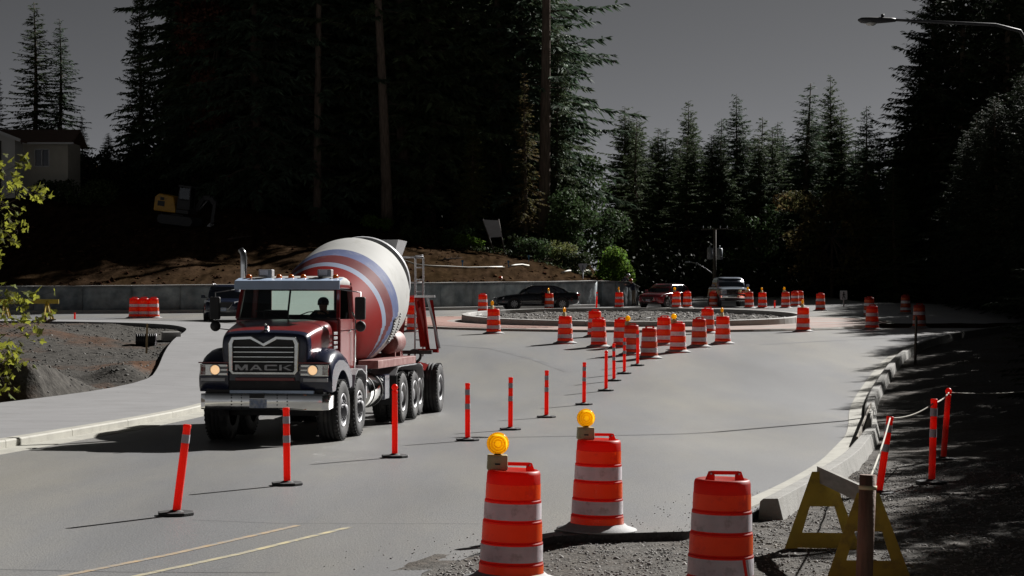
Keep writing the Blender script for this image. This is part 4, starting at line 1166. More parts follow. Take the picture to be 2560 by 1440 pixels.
m_yel = M('yellow_painted_ply', (0.42, 0.30, 0.025), rough=.6, var=.12, scale=4, dirt=(.22, .15, .03), dirt_scale=5, dirt_cut=(.5, .7))
m_greyboard = M('weathered_board', (0.25, 0.24, 0.215), rough=.85, var=.15, scale=3, streak=(6, 1, 6))
def a_frame(T):
    mb = MB(); th = .022
    # two legs, two cross pieces, as one cut sheet: outer trapezoid with two openings
    def pl(poly): mb.prism(poly, th, 0, T)
    pl([(-.38, 0), (-.25, 0), (-.02, .78), (-.10, .78)]); pl([(.38, 0), (.25, 0), (.02, .78), (.10, .78)])
    return mb
tr_a = verge_at(2056, 1352); tr_b = verge_at(2172, 1416)
root = thing('trestle', 'yellow trestle barricade of two A-frames with a plank across, on the right verge', 'trestle', tr_a)
for k, (q, yaw) in enumerate(((tr_a, R(-6)), (tr_b, R(-6)))):
    T = Matrix.Translation(Vector(q) - Vector(tr_a)) @ Matrix.Rotation(yaw, 4, 'Z') @ Matrix.Rotation(R(90 - 8), 4, 'X')
    mb = a_frame(T)
    fr = mb.build('a_frame', m_yel, root)
    b = MB(); b.prism([(-.17, .43), (.17, .43), (.06, .775), (-.06, .775)], .02, 0, T @ Matrix.Translation((0, 0, .001))); b.build('gusset', m_yel, fr)
    b = MB(); b.prism([(-.36, .01), (.36, .01), (.305, .165), (-.305, .165)], .02, 0, T @ Matrix.Translation((0, 0, .001))); b.build('cross_piece', m_yel, fr)
a3 = Vector((0, .11, .74)); b3 = Vector(tr_b) - Vector(tr_a) + Vector((0, .11, .74))
MB().bar(a3 + (a3 - b3) * .05, b3 + (b3 - a3) * .1, .035, .16).build('plank', m_greyboard, root)
# form boards left against the kerb
def boardlet(name, label, a, b, w, h, mat, cat='board'):
    o = MB().bar((0, 0, 0), Vector(b) - Vector(a), w, h).build(name, mat, loc=a)
    return tag(o, label, cat)
m_formply = M('form_ply', (0.2, 0.175, 0.14), rough=.85, var=.2, scale=3)
va, vb = verge_at(2152, 1120), verge_at(2184, 1030)
boardlet('form_board', 'long thin form board leaning along the back of the right kerb', va + Vector((-.06, 0, .14)), vb + Vector((-.06, 0, .16)), .03, .30, m_formply)
va, vb = verge_at(2160, 1090), verge_at(2172, 1050)
boardlet('form_board', 'short pale board on edge at the bend of the right kerb', va + Vector((.12, 0, .2)), vb + Vector((.1, 0, .2)), .03, .42, m_greyboard)
# thin survey stake on the right, pegs and litter
m_wood = M('stake_wood', (0.42, 0.30, 0.16), rough=.8, var=.12, scale=8)
m_wood_d = M('stake_wood_grey', (0.09, 0.075, 0.06), rough=.85, var=.12, scale=8)
def stake(px, py, h, w, mat, label, fn=hit, name='survey_stake'):
    p = fn(px, py)
    mb = MB().box((0, 0, h / 2), (w, w, h)).add([(-w / 2, -w / 2, h), (w / 2, -w / 2, h), (w / 2, w / 2, h), (-w / 2, w / 2, h), (0, 0, h + .04)], [(0, 1, 4), (1, 2, 4), (2, 3, 4), (3, 0, 4)])
    o = mb.build(name, mat, loc=(p.x, p.y, p.z - .03)); o.rotation_euler = (0, R(1.5), .5)
    return tag(o, label, 'stake')
stake(2288, 905, 1.55, .06, m_wood_d, 'thin dark stake standing behind the right kerb', verge_at)
def plot_at(px, py):
    d = float(np.interp(-py, -_hy, _hd)); x = (px - 1280) / F * d
    return Vector((x, d, Gz(d) - .02 + float(plot_h(np.array(x), np.array(d)))))
stake(366, 880, 1.02, .055, m_wood, 'light wooden survey stake in the gravel plot, before the black pipe', plot_at)
# black ribbed pipe offcut
p = plot_at(363, 862)
root = thing('pipe_offcut', 'short black ribbed pipe lying in the gravel plot behind the survey stake', 'pipe', p + Vector((0, 0, .20)), R(15))
prof = []
for k in range(9): prof += [(.20, k * .075), (.225, k * .075 + .015), (.225, k * .075 + .045), (.20, k * .075 + .06)]
MB().lathe(prof, 24, 0, Matrix.Translation((-.32, 0, 0)) @ Matrix.Rotation(R(90), 4, 'Y')).build('ribbed_shell', m_dark, root)
MB().lathe([(.17, .0), (.205, .0), (.228, .03), (.228, .055), (.17, .055)], 24, 0, Matrix.Translation((.33, 0, 0)) @ Matrix.Rotation(R(90), 4, 'Y')).build('end_collar', m_dwhite, root)
p = plot_at(428, 852)
tag(MB().box((0, 0, .17), (.66, .5, .34), 0, top=(.97, .97)).build('concrete_block', m_conc, loc=p, rot=(0, 0, .3), bevel=.02), 'low grey concrete block at the tip of the gravel plot', 'block')
# small lumps of timber and stone on the plot
for i, (px, py, s, lab) in enumerate(((115, 835, .30, 'dark root stump sticking out of the brown earth at the left'), (92, 812, .2, 'small dark stump next to the maple leaves'))):
    p = plot_at(px, py); mb = MB()
    for q in range(4):
        a = q * 1.6 + i; mb.tube([(0, 0, 0), (math.cos(a) * s * .5, math.sin(a) * s * .4, s * .4), (math.cos(a) * s * 1.3, math.sin(a) * s, s * (.5 + .2 * q))], [.09, .06, .02], 6)
    tag(mb.build('root_stump', m_bark, loc=p), lab, 'stump')
# ---- yellow trestle at the left
p = hit(118, 799)
root = thing('sawhorse', 'yellow sawhorse with a long plank behind the maple leaves at the left', 'sawhorse', p)
def leg_pair(x):
    for s in (-1, 1): MB().bar((x + .24 * 1, s * .22, 0), (x - .02, s * .03, .86), .045, .09).build('leg', m_yel, root)
    for s in (-1, 1): MB().bar((x - .10, s * .25, 0), (x - .05, s * .03, .86), .045, .09).build('leg', m_yel, root)
leg_pair(0); leg_pair(-2.0)
MB().box((-.9, 0, .86), (2.9, .05, .21)).build('plank', m_yel, root)

# ---- island litter: boards and pipe
m_whitewood = M('white_board', (0.62, 0.62, 0.6), rough=.6, var=.06)
for i, (px, L, lab) in enumerate(((1614, .55, 'left white board of the three lying on the island gravel'), (1630, .3, 'short middle white board lying on the island gravel'), (1652, .55, 'right white board of the three lying on the island gravel'))):
    x = (px - 1280) / F * 96.0; y = 96.0
    tag(MB().box((0, 0, .10), (L, .14, .05)).build('board', m_whitewood, loc=(x, y, float(island_h(np.array(x), np.array(y))) + .05 + .02 * i), rot=(0, 0, .1 * (i - 1))), lab, 'board')
for i, (px, py_d, L, lab) in enumerate(((1605, 86.5, .75, 'thin pale stick on the island gravel right of the middle'), (1193, 90.5, .5, 'thin pale stick at the left end of the island gravel'))):
    x = (px - 1280) / F * py_d
    o = MB().tube([(-L / 2, 0, 0), (0, .02, .06), (L / 2, .05, .12)], .022, 6).build('stick', m_whitewood, loc=(x, py_d, float(island_h(np.array(x), np.array(py_d))) + .06), rot=(0, 0, .5 if i else .1))
    tag(o, lab, 'stick')
# yellow tool case and blue bottle behind the island
p = hit(1464, 766)
root = thing('tool_case', 'small yellow equipment case on the road by the stone wall', 'case', p)
MB().box((0, 0, .11), (.42, .26, .22)).build('case_body', m_yel, root, bevel=.02); MB().box((0, 0, .235), (.34, .2, .03)).build('case_lid', m_beige, root, bevel=.008)
MB().tube([(-.1, 0, .25), (-.08, 0, .30), (.08, 0, .30), (.1, 0, .25)], .012, 6).build('case_handle', m_dark, root)

# ---- hoses and pegs on the bank
m_hose = M('white_hose', (0.55, 0.53, 0.46), rough=.6, var=.08)
def hose(label, pts, r=.05):
    P_ = [hill_hit(*p) + Vector((0, 0, .06)) for p in pts]
    q = MB().tube(P_, r, 6).build('hose', m_hose)
    tag(q, label, 'hose')
hose('long white drain hose along the bank, running from the mixer drum to the right', [(1010, 655), (1040, 664), (1075, 668), (1120, 670), (1170, 671), (1220, 671), (1262, 671)], .045)
hose('short curved white hose piece on the bank below the tilted board', [(1272, 670), (1288, 665), (1305, 664), (1322, 667)], .06)
hose('white hose piece on the bank beside the sign pole', [(1405, 684), (1422, 680), (1440, 680), (1458, 682), (1470, 678)], .06)
m_blue = M('blue_peg', (0.02, 0.14, 0.30), rough=.5, var=.05)
for i, (px, py, lab) in enumerate(((1271, 668, 'blue peg where the long and the short white hose meet'), (1322, 656, 'blue peg above the short curved hose'), (1430, 668, 'blue peg left of the sign pole'), (1156, 668, 'blue peg on the long hose, left of the middle of the bank'))):
    p = hill_hit(px, py)
    tag(MB().box((0, 0, .2), (.06, .06, .4)).box((0, 0, .36), (.14, .05, .14)).build('marker_peg', m_blue, loc=p), lab, 'peg')
# fallen logs / roots on the bank
rg = random.Random(3)
for i, (px, py, L, a, lab) in enumerate(((1290, 640, 1.6, .3, 'fallen branch lying at the foot of the tilted white board'), (1360, 660, 1.3, -.4, 'fallen branch on the bank below the ragged fir'), (1120, 655, 1.8, .2, 'fallen branch on the bank above the long hose'), (600, 600, 1.6, .5, 'fallen branch on the shaded bank right of the excavator'))):
    p = hill_hit(px, py); mb = MB()
    mb.tube([(-L / 2, 0, 0), (-.1, .1, .14), (L / 2, 0, .24)], [.07, .05, .02], 6)
    for q in range(4): x = -L / 2 + L * (q + .7) / 5; mb.tube([(x, .04, .1), (x + .2, rg.uniform(-.4, .4), .3 + .2 * rg.random())], [.025, .008], 4)
    tag(mb.build('branch', m_twig, loc=p, rot=(0, 0, a)), lab, 'branch')

# ---- tilted board on two props
m_boardface = M('pale_board', (0.35, 0.36, 0.38), rough=.5, var=.06)
p = hill_hit(1240, 632)
root = thing('notice_board', 'tilted blank pale board on two slanting posts at the top of the bank', 'sign', p)
s_ = F / p.y
def bp(px, py): return at(px, py, p.y) - p
for a, b in (((1237, 632), (1207, 548)), ((1262, 632), (1246, 548))): MB().tube([bp(*a) - Vector((0, 0, .1)), bp(*b)], .045, 7).build('leg', m_wood_d, root)
q = [bp(1207, 549), bp(1247, 551), bp(1256, 592), bp(1224, 594)]
vs = [tuple(v + Vector((0, -.06, 0))) for v in q] + [tuple(v + Vector((0, -.02, 0))) for v in q]
MB().add(vs, [(0, 1, 2, 3), (7, 6, 5, 4), (0, 4, 5, 1), (1, 5, 6, 2), (2, 6, 7, 3), (3, 7, 4, 0)]).build('panel', m_boardface, root)

# ---- yield sign seen from behind
m_galv = M('galvanised', (0.33, 0.34, 0.36), rough=.45, metal=.7, var=.1, scale=8)
m_signback = M('sign_back', (0.34, 0.36, 0.40), rough=.5, metal=.3, var=.05)
p = hit(1457, 766)
root = thing('yield_sign', 'back of a triangular yield sign on a thin pole in front of the wall', 'sign', p)
hs = (766 - 660) / (F / p.y)
MB().tube([(0, 0, 0), (0, 0, hs - .1)], .032, 8).build('pole', m_galv, root)
MB().prism([(-.28, .18), (-.31, .23), (-.25, .28), (.25, .28), (.31, .23), (.28, .18), (.1, -.24), (0, -.28), (-.1, -.24)], .012, 0, Matrix.Translation((0, .045, hs - .25)) @ Matrix.Rotation(R(90), 4, 'X')).build('plate', m_signback, root)
MB().box((0, .036, hs - .2), (.2, .02, .04)).box((0, .036, hs - .38), (.14, .02, .04)).build('bracket', m_galv, root)

# ---- white pedestrian sign on the right
m_signwhite = M('sign_white', (0.55, 0.55, 0.55), rough=.5, var=.03)
m_black = M('black_paint', (0.012, 0.012, 0.013), rough=.5, var=.05)
p = hit(2109, 766)
root = thing('walking_sign', 'small white sign with a black walking figure, low on a post by the right-hand wood', 'sign', p)
MB().box((0, 0, .35), (.07, .05, .7)).build('post', m_whitewood, root)
MB().box((0, -.04, .72), (.46, .02, .58)).build('plate', m_signwhite, root, bevel=.004)
fg = MB(); yb = -.053
fg.lathe([(0, .004), (.045, .004), (.045, 0)], 14, 0, Matrix.Translation((0, yb, .90)) @ Matrix.Rotation(R(90), 4, 'X'))
for a, b, w in (((0, .85), (0, .70), .075), ((0, .70), (-.09, .49), .045), ((0, .70), (.10, .50), .045), ((.0, .83), (-.10, .70), .032), ((0, .83), (.10, .72), .032)):
    fg.bar((a[0], yb, a[1]), (b[0], yb, b[1]), w, .006, 0, up=(0, 1, 0))
fg.build('walking_figure', m_black, root)

# ---- utility pole with two transformers and a lamp arm
m_poleW = M('pole_wood', (0.13, 0.115, 0.10), rough=.9, var=.15, scale=4, streak=(4, 4, .4))
m_can = M('transformer_grey', (0.36, 0.39, 0.44), rough=.5, var=.06)
d = 168.0; s_ = F / d
def U(px, py, dd=0.0): return at(px, py, d + dd)
base = U(1786, 745); gz = Gz(d) - .3
root = thing('utility_pole', 'wooden utility pole with two grey transformers beyond the roundabout', 'utility pole', (base.x, d, gz))
o3 = Vector((base.x, d, gz))
MB().tube([(0, 0, 0), U(1787, 571) - o3], [.17, .13], 10).build('pole', m_poleW, root)
MB().bar(U(1752, 574) - o3 + Vector((0, -.2, 0)), U(1822, 572) - o3 + Vector((0, -.2, 0)), .1, .12).build('crossarm', m_poleW, root)
for px in (1757, 1775, 1800, 1817):
    MB().lathe([(.03, 0), (.05, .05), (.03, .1), (.05, .15), (.02, .2)], 8, 0, Matrix.Translation(U(px, 571) - o3 + Vector((0, -.2, 0)))).build('insulator', m_can, root)
for px, y0, y1 in ((1774, 621, 648), (1798, 622, 649)):
    c = U(px, (y0 + y1) / 2) - o3 + Vector((0, -.3, 0)); h = (y1 - y0) / s_
    tf = MB().lathe([(0, h / 2 + .06), (.16, h / 2 + .05), (.25, h / 2), (.25, -h / 2), (0, -h / 2 - .02)], 16, 0, Matrix.Translation(c)).build('transformer', m_can, root)
    MB().tube([c + Vector((0, 0, h / 2)), c + Vector((0, 0, h / 2 + .28))], .045, 8).build('bushing', m_can, tf)
MB().tube([U(1787, 688) - o3, U(1765, 672) - o3, U(1742, 658) - o3, U(1726, 655) - o3], .04, 7).build('lamp_arm', m_galv, root)
MB().box(tuple(U(1719, 655) - o3), (.5, .22, .14), 0, top=(.7, .6)).build('lamp_head', m_can, root, bevel=.03)
wires = [((1757, 569), (1500, 540), 250), ((1817, 569), (2250, 560), 140), ((1800, 570), (2260, 592), 140), ((1787, 640), (2320, 672), 130), ((1880, 722), (2110, 664), 150), ((1880, 735), (2330, 640), 128)]
labs = ['overhead wire running left from the crossarm of the far utility pole', 'upper overhead wire running right from the crossarm of the far utility pole', 'lower overhead wire running right from the crossarm of the far utility pole', 'cable running right from the transformers of the far utility pole', 'thin cable rising to the right behind the pickup, upper one', 'thin cable rising to the right behind the pickup, lower one']
m_wire = M('wire', (0.05, 0.05, 0.055), rough=.6, var=0)
for (a, b, d2), lab in zip(wires, labs):
    A_, B_ = U(*a) + Vector((0, -.2, 0)), at(b[0], b[1], d2)
    tag(MB().tube(sag(A_, B_, .35, 14), .012, 4).build('overhead_wire', m_wire), lab, 'wire')

m_lampgrey = M('lamp_dark_grey', (0.05, 0.05, 0.055), rough=.6, var=.1)
# ---- street lamp hanging in at the top right
d = 49.0
hd_ = at(2196, 50, d)
foot = Vector((at(2600, 50, d).x, d + 1.0, Gz(50) - .1))
root = thing('street_lamp', 'street lamp whose cobra head reaches in at the top right corner', 'street lamp', foot)
H_ = hd_.z - foot.z
armx = hd_.x - foot.x
MB().tube([(0, 0, 0), (0, 0, H_ - .5)], [.11, .075], 12).build('pole', m_lampgrey, root)
MB().tube([(0, 0, H_ - .55), (-.25, -.06, H_ - .15), (-.9, -.25, H_ - .02), (armx + .42, -1, H_ - .0)], [.05, .045, .04, .032], 10).build('arm', m_lampgrey, root)
hdm = MB()
sect = [(.42, .05, .045, 0), (.30, .075, .06, 0.0), (.08, .12, .075, -.005), (-.2, .16, .09, -.012), (-.42, .13, .07, -.006), (-.5, .04, .02, 0)]
hdm.loft([[(x, w * math.cos(a), z0 + h * math.sin(a)) for a in [2 * PI * k / 12 for k in range(12)]] for x, w, h, z0 in sect])
hdo = hdm.build('lamp_head', m_lampgrey, root, loc=(armx, -1, H_))
MB().lathe([(.0, -.06), (.08, -.05), (.125, -.015), (.13, .01)], 16, 0, Matrix.Translation((-.18, 0, -.085))).build('glass_bowl', M('bowl_glass', (.5, .5, .48), rough=.15, var=0), hdo)
MB().tube([(.1, 0, .07), (.1, 0, .14)], .04, 8).build('photocell', m_dark, hdo)

# ================================================================== HOUSE, EXCAVATOR, PEOPLE
m_white = M('house_white', (0.48, 0.48, 0.46), rough=.8, var=.05, scale=2)
m_cream = M('house_cream', (0.42, 0.40, 0.34), rough=.85, var=.06, scale=2)
m_roof = M('roof_shingle', (0.11, 0.065, 0.045), rough=.9, var=.25, scale=5, streak=(1, 6, 6), bump=.6, bscale=8)
m_trim = M('house_trim', (0.5, 0.5, 0.5), rough=.6, var=.03)
m_darkglass = M('dark_glass', (0.012, 0.014, 0.018), rough=.08, var=0, spec=.6)
hd0 = 133.0
def hp(px, py, dd=0.0): return at(px, py, hd0 + dd)
base_z = Hz(hp(120, 480).x, hd0) - .25
org = Vector((hp(60, 400).x, hd0, base_z))
house = thing('house', 'low white house with brown roof half seen at the left edge above the bank', 'house', org)
def lc(px, py, dd=0.0): return hp(px, py, dd) - org
zE = lc(0, 354).z                                   # eaves
x0, x1, xr_ = lc(-260, 0).x, lc(58, 0).x, lc(170, 0).x
# main range: four walls as one shell with a window opening in the front
def wall_rect(mb, xa, xb, za, zb, y, th, holes=()):
    xsn = sorted({xa, xb, *[h[0] for h in holes], *[h[1] for h in holes]}); zsn = sorted({za, zb, *[h[2] for h in holes], *[h[3] for h in holes]})
    for i in range(len(xsn) - 1):
        for j in range(len(zsn) - 1):
            cx, cz = (xsn[i] + xsn[i + 1]) / 2, (zsn[j] + zsn[j + 1]) / 2
            if any(h[0] < cx < h[1] and h[2] < cz < h[3] for h in holes): continue
            mb.box((cx, y + th / 2, cz), (xsn[i + 1] - xsn[i], th, zsn[j + 1] - zsn[j]))
wx0, wx1, wz0, wz1 = lc(87, 0).x, lc(123, 0).x, lc(0, 416).z, lc(0, 373).z
mb = MB(); wall_rect(mb, x1 - 2, xr_, 0, zE, 0, .2, [(wx0, wx1, wz0, wz1)]); mb.build('front_wall', m_cream, house)
mb = MB(); mb.box((xr_ - .1, 1.9, zE / 2), (.2, 3.4, zE)); mb.box(((x0 + xr_) / 2, 3.7, zE / 2), (xr_ - x0, .2, zE)); mb.build('side_wall', m_cream, house)
wf = MB()
for a, b in (((wx0, wz0), (wx1, wz0)), ((wx0, wz1), (wx1, wz1)), ((wx0, wz0), (wx0, wz1)), ((wx1, wz0), (wx1, wz1)), (((wx0 + wx1) / 2, wz0), ((wx0 + wx1) / 2, wz1))):
    wf.bar((a[0], -.02, a[1]), (b[0], -.02, b[1]), .07, .08, 0, up=(0, 1, 0))
win = wf.build('window', m_trim, house)
for s in (0, 1):
    MB().box((wx0 + (wx1 - wx0) * (.25 + .5 * s), .08, (wz0 + wz1) / 2), ((wx1 - wx0) / 2 - .06, .02, wz1 - wz0 - .06)).build('pane', m_darkglass, win)
# projecting wing with gable towards the road
wy = -2.2; xm = lc(-62, 0).x; apex = lc(0, 306).z
zE2 = lc(0, 352).z
mb = MB(); wl = lc(-185, 0).x
dx0, dx1, dz1 = lc(-30, 0).x, lc(21, 0).x, lc(0, 362).z
wall_rect(mb, wl, x1, 0, zE2, wy, .2, [(dx0, dx1, 0, dz1)])
mb.prism([(wl, zE2 + .002), (x1, zE2 + .002), (xm, apex - .12)], .2, 0, Matrix.Translation((0, wy + .2, 0)) @ Matrix.Rotation(R(90), 4, 'X'))
mb.box((x1 - .1, wy / 2 + .1, zE2 / 2), (.2, -wy - .2, zE2))
mb.build('gable_wall', m_white, house)
dr_ = MB().box(((dx0 + dx1) / 2, wy + .1, dz1 / 2), (dx1 - dx0 - .04, .06, dz1 - .03)).build('garage_door', m_cream, house)
MB().box((dx1 + .04, wy - .03, dz1 / 2), (.10, .06, dz1)).box(((dx0 + dx1) / 2, wy - .03, dz1 + .06), (dx1 - dx0 + .2, .06, .1)).build('door_frame', M('dark_trim', (.03, .028, .025), rough=.7), dr_)
# roofs
ridge = lc(0, 322).z
def roof_plane(mb, a, b, c, d_, th=.14):
    n = (Vector(b) - Vector(a)).cross(Vector(d_) - Vector(a)).normalized() * th
    vs = [a, b, c, d_] + [tuple(Vector(q) - n) for q in (a, b, c, d_)]
    mb.add(vs, [(0, 1, 2, 3), (7, 6, 5, 4), (0, 4, 5, 1), (1, 5, 6, 2), (2, 6, 7, 3), (3, 7, 4, 0)])
mb = MB()
roof_plane(mb, (x1 - 3, -.55, zE - .05), (xr_ + .4, -.55, zE - .05), (xr_ + .4, 1.9, ridge + .1), (x1 - 3, 1.9, ridge + .1))
roof_plane(mb, (x1 - 3, 1.9, ridge + .1), (xr_ + .4, 1.9, ridge + .1), (xr_ + .4, 4.3, zE - .05), (x1 - 3, 4.3, zE - .05))
roof_plane(mb, (x1 + .45, wy - .4, zE2 - .1), (x1 + .45, 3.0, zE2 - .1), (xm, 3.0, apex + .12), (xm, wy - .4, apex + .12))
roof_plane(mb, (xm, wy - .4, apex + .12), (xm, 3.0, apex + .12), (wl - .45, 3.0, zE2 - .1), (wl - .45, wy - .4, zE2 - .1))
rf = mb.build('roof', m_roof, house)
mb = MB(); mb.bar((x1 + .45, wy - .42, zE2 - .17), (xm, wy - .42, apex + .05), .03, .2); mb.bar((wl - .45, wy - .42, zE2 - .17), (xm, wy - .42, apex + .05), .03, .2)
mb.build('barge_board', m_trim, rf)
MB().box(((x1 + xr_) / 2 + .3, -.6, zE - .15), (xr_ - x1 + .4, .1, .12)).build('gutter', m_trim, rf)
# hedge along the house
rg = random.Random(8)
lob = [(x, rg.uniform(-.2, .2), .75, .8, .7, .75) for x in np.linspace(-1.5, 2.4, 7)]
hx_ = at(168, 470, 130.5)
me = leafy_meshes(44, lob, 5200, .09, m_shrub, m_bark, None, .05, .6)
tree('hedge', 'dark clipped hedge in front of the house wall, right of the window', 'hedge', me, (hx_.x, 130.5, Hz(hx_.x, 130.5)))

# ---- excavator on the shaded bank
m_exy = M('machine_yellow', (0.50, 0.26, 0.015), rough=.4, var=.06, scale=4, spec=.5, dirt=(.2, .12, .04), dirt_scale=3, dirt_cut=(.5, .75))
m_exk = M('machine_black', (0.015, 0.015, 0.017), rough=.5, var=.1)
m_exg = M_glass('cab_glass', (.45, .5, .55))
m_steel = M('dull_steel', (0.22, 0.22, 0.23), rough=.5, metal=.6, var=.2, scale=5)
ep = hill_hit(448, 566)
ex = thing('excavator', 'yellow excavator with black cab parked on the shaded bank below the house', 'excavator', ep + Vector((0, 0, .05)), R(-14), None, 0, R(7)); ex.scale = (.88, .88, .95)
for s in (-1, 1):
    y = s * .75
    n = 22; pts = []
    L, r = 1.05, .30
    for k in range(n):
        a = 2 * PI * k / n
        pts.append(((L if math.cos(a) > 0 else -L) + r * math.cos(a), r + r * math.sin(a)))
    tk = MB().prism(pts, .36, 0, Matrix.Translation((0, y + .18, 0)) @ Matrix.Rotation(R(90), 4, 'X')).build('track', m_exk, ex)
    gz_ = MB()
    for k in range(26):
        t = k / 26 * (4 * L + 2 * PI * r)
        if t < 2 * L: c, a = (-L + t, 0), 0
        elif t < 2 * L + PI * r: q = (t - 2 * L) / r; c, a = (L + r * math.sin(q), r - r * math.cos(q)), -q
        elif t < 4 * L + PI * r: c, a = (L - (t - 2 * L - PI * r), 2 * r), PI
        else: q = (t - 4 * L - PI * r) / r; c, a = (-L - r * math.sin(q), r + r * math.cos(q)), PI - q
        gz_.box((c[0], y, c[1]), (.05, .40, .06), 0, (0, a, 0))
    g = gz_.build('grouser', m_exk, tk); g['kind'] = 'stuff'
    MB().box((0, y, r), (1.7, .30, .26)).build('track_frame', m_exk, ex)
MB().box((0, 0, .55), (.9, 1.1, .3)).build('undercarriage', m_exk, ex)
mb = MB(); mb.prism([(-1.75, .78), (-.05, .78), (-.10, 1.12), (-.35, 1.85), (-1.45, 1.95), (-1.75, 1.7)], 1.7, 0, Matrix.Translation((0, .85, 0)) @ Matrix.Rotation(R(90), 4, 'X'))
mb.build('upper_body', m_exy, ex, bevel=.06)
MB().box((.45, 0, .92), (.98, 1.66, .26)).build('deck', m_exk, ex, bevel=.02)
MB().box((-1.15, -.858, 1.62), (.30, .012, .2)).build('vent_grille', m_exk, ex); MB().box((-1.2, -.86, 1.3), (.55, .012, .34)).build('side_panel', m_exk, ex)
cab = MB()
for p_, q_ in (((.05, -.84, 1.1), (.1, -.82, 2.55)), ((.98, -.84, 1.1), (.9, -.82, 2.55)), ((.05, .0, 1.1), (.1, .0, 2.55)), ((.98, .0, 1.1), (.9, .0, 2.55)), ((.1, -.82, 2.55), (.9, -.82, 2.55)), ((.05, -.84, 1.72), (.98, -.84, 1.72))):
    cab.bar(p_, q_, .08, .08, 0, up=(0, 1, 0))
cab.box((.5, -.42, 2.6), (1.0, 1.0, .12)); cab.box((.5, -.42, 1.12), (.98, .9, .1)); cab.box((.08, -.42, 1.6), (.06, .8, 1.0))
co = cab.build('cab', m_exk, ex, bevel=.015)
MB().box((.51, -.845, 2.13), (.76, .012, .72)).box((.97, -.42, 1.85), (.012, .76, 1.3)).build('cab_window', m_exg, co)
MB().box((.51, -.845, 1.4), (.82, .02, .52)).build('cab_door', m_exk, co)
MB().box((.35, -.42, 1.45), (.4, .45, .14)).box((.18, -.42, 1.85), (.1, .45, .7)).build('seat', m_exk, co)
bm1 = [(1.0, .35, 1.1), (1.45, .35, 1.95), (2.0, .35, 2.05), (2.35, .35, 1.7)]
mb = MB()
for a, b in zip(bm1[:-1], bm1[1:]): mb.bar(a, b, .24, .34)
mb.build('boom', m_exk, ex, bevel=.03)
MB().bar((2.40, .35, 1.85), (2.35, .35, .35), .2, .26).build('stick', m_exk, ex, bevel=.03)
MB().tube([(1.25, .35, 1.15), (1.8, .35, 1.85)], .06, 8).build('boom_ram', m_steel, ex)
mb = MB(); arc_ = [(2.5 + .40 * math.cos(a), .02 + .40 * math.sin(a)) for a in [R(110 + 22 * k) for k in range(10)]]
mb.prism(arc_ + [(2.40, -.03)], .7, 0, Matrix.Translation((0, .70, 0)) @ Matrix.Rotation(R(90), 4, 'X')); bk = mb.build('bucket', m_steel, ex)
for k in range(4): MB().box((2.62, .07 + .19 * k, -.36), (.16, .05, .04)).build('bucket_tooth', m_steel, bk)

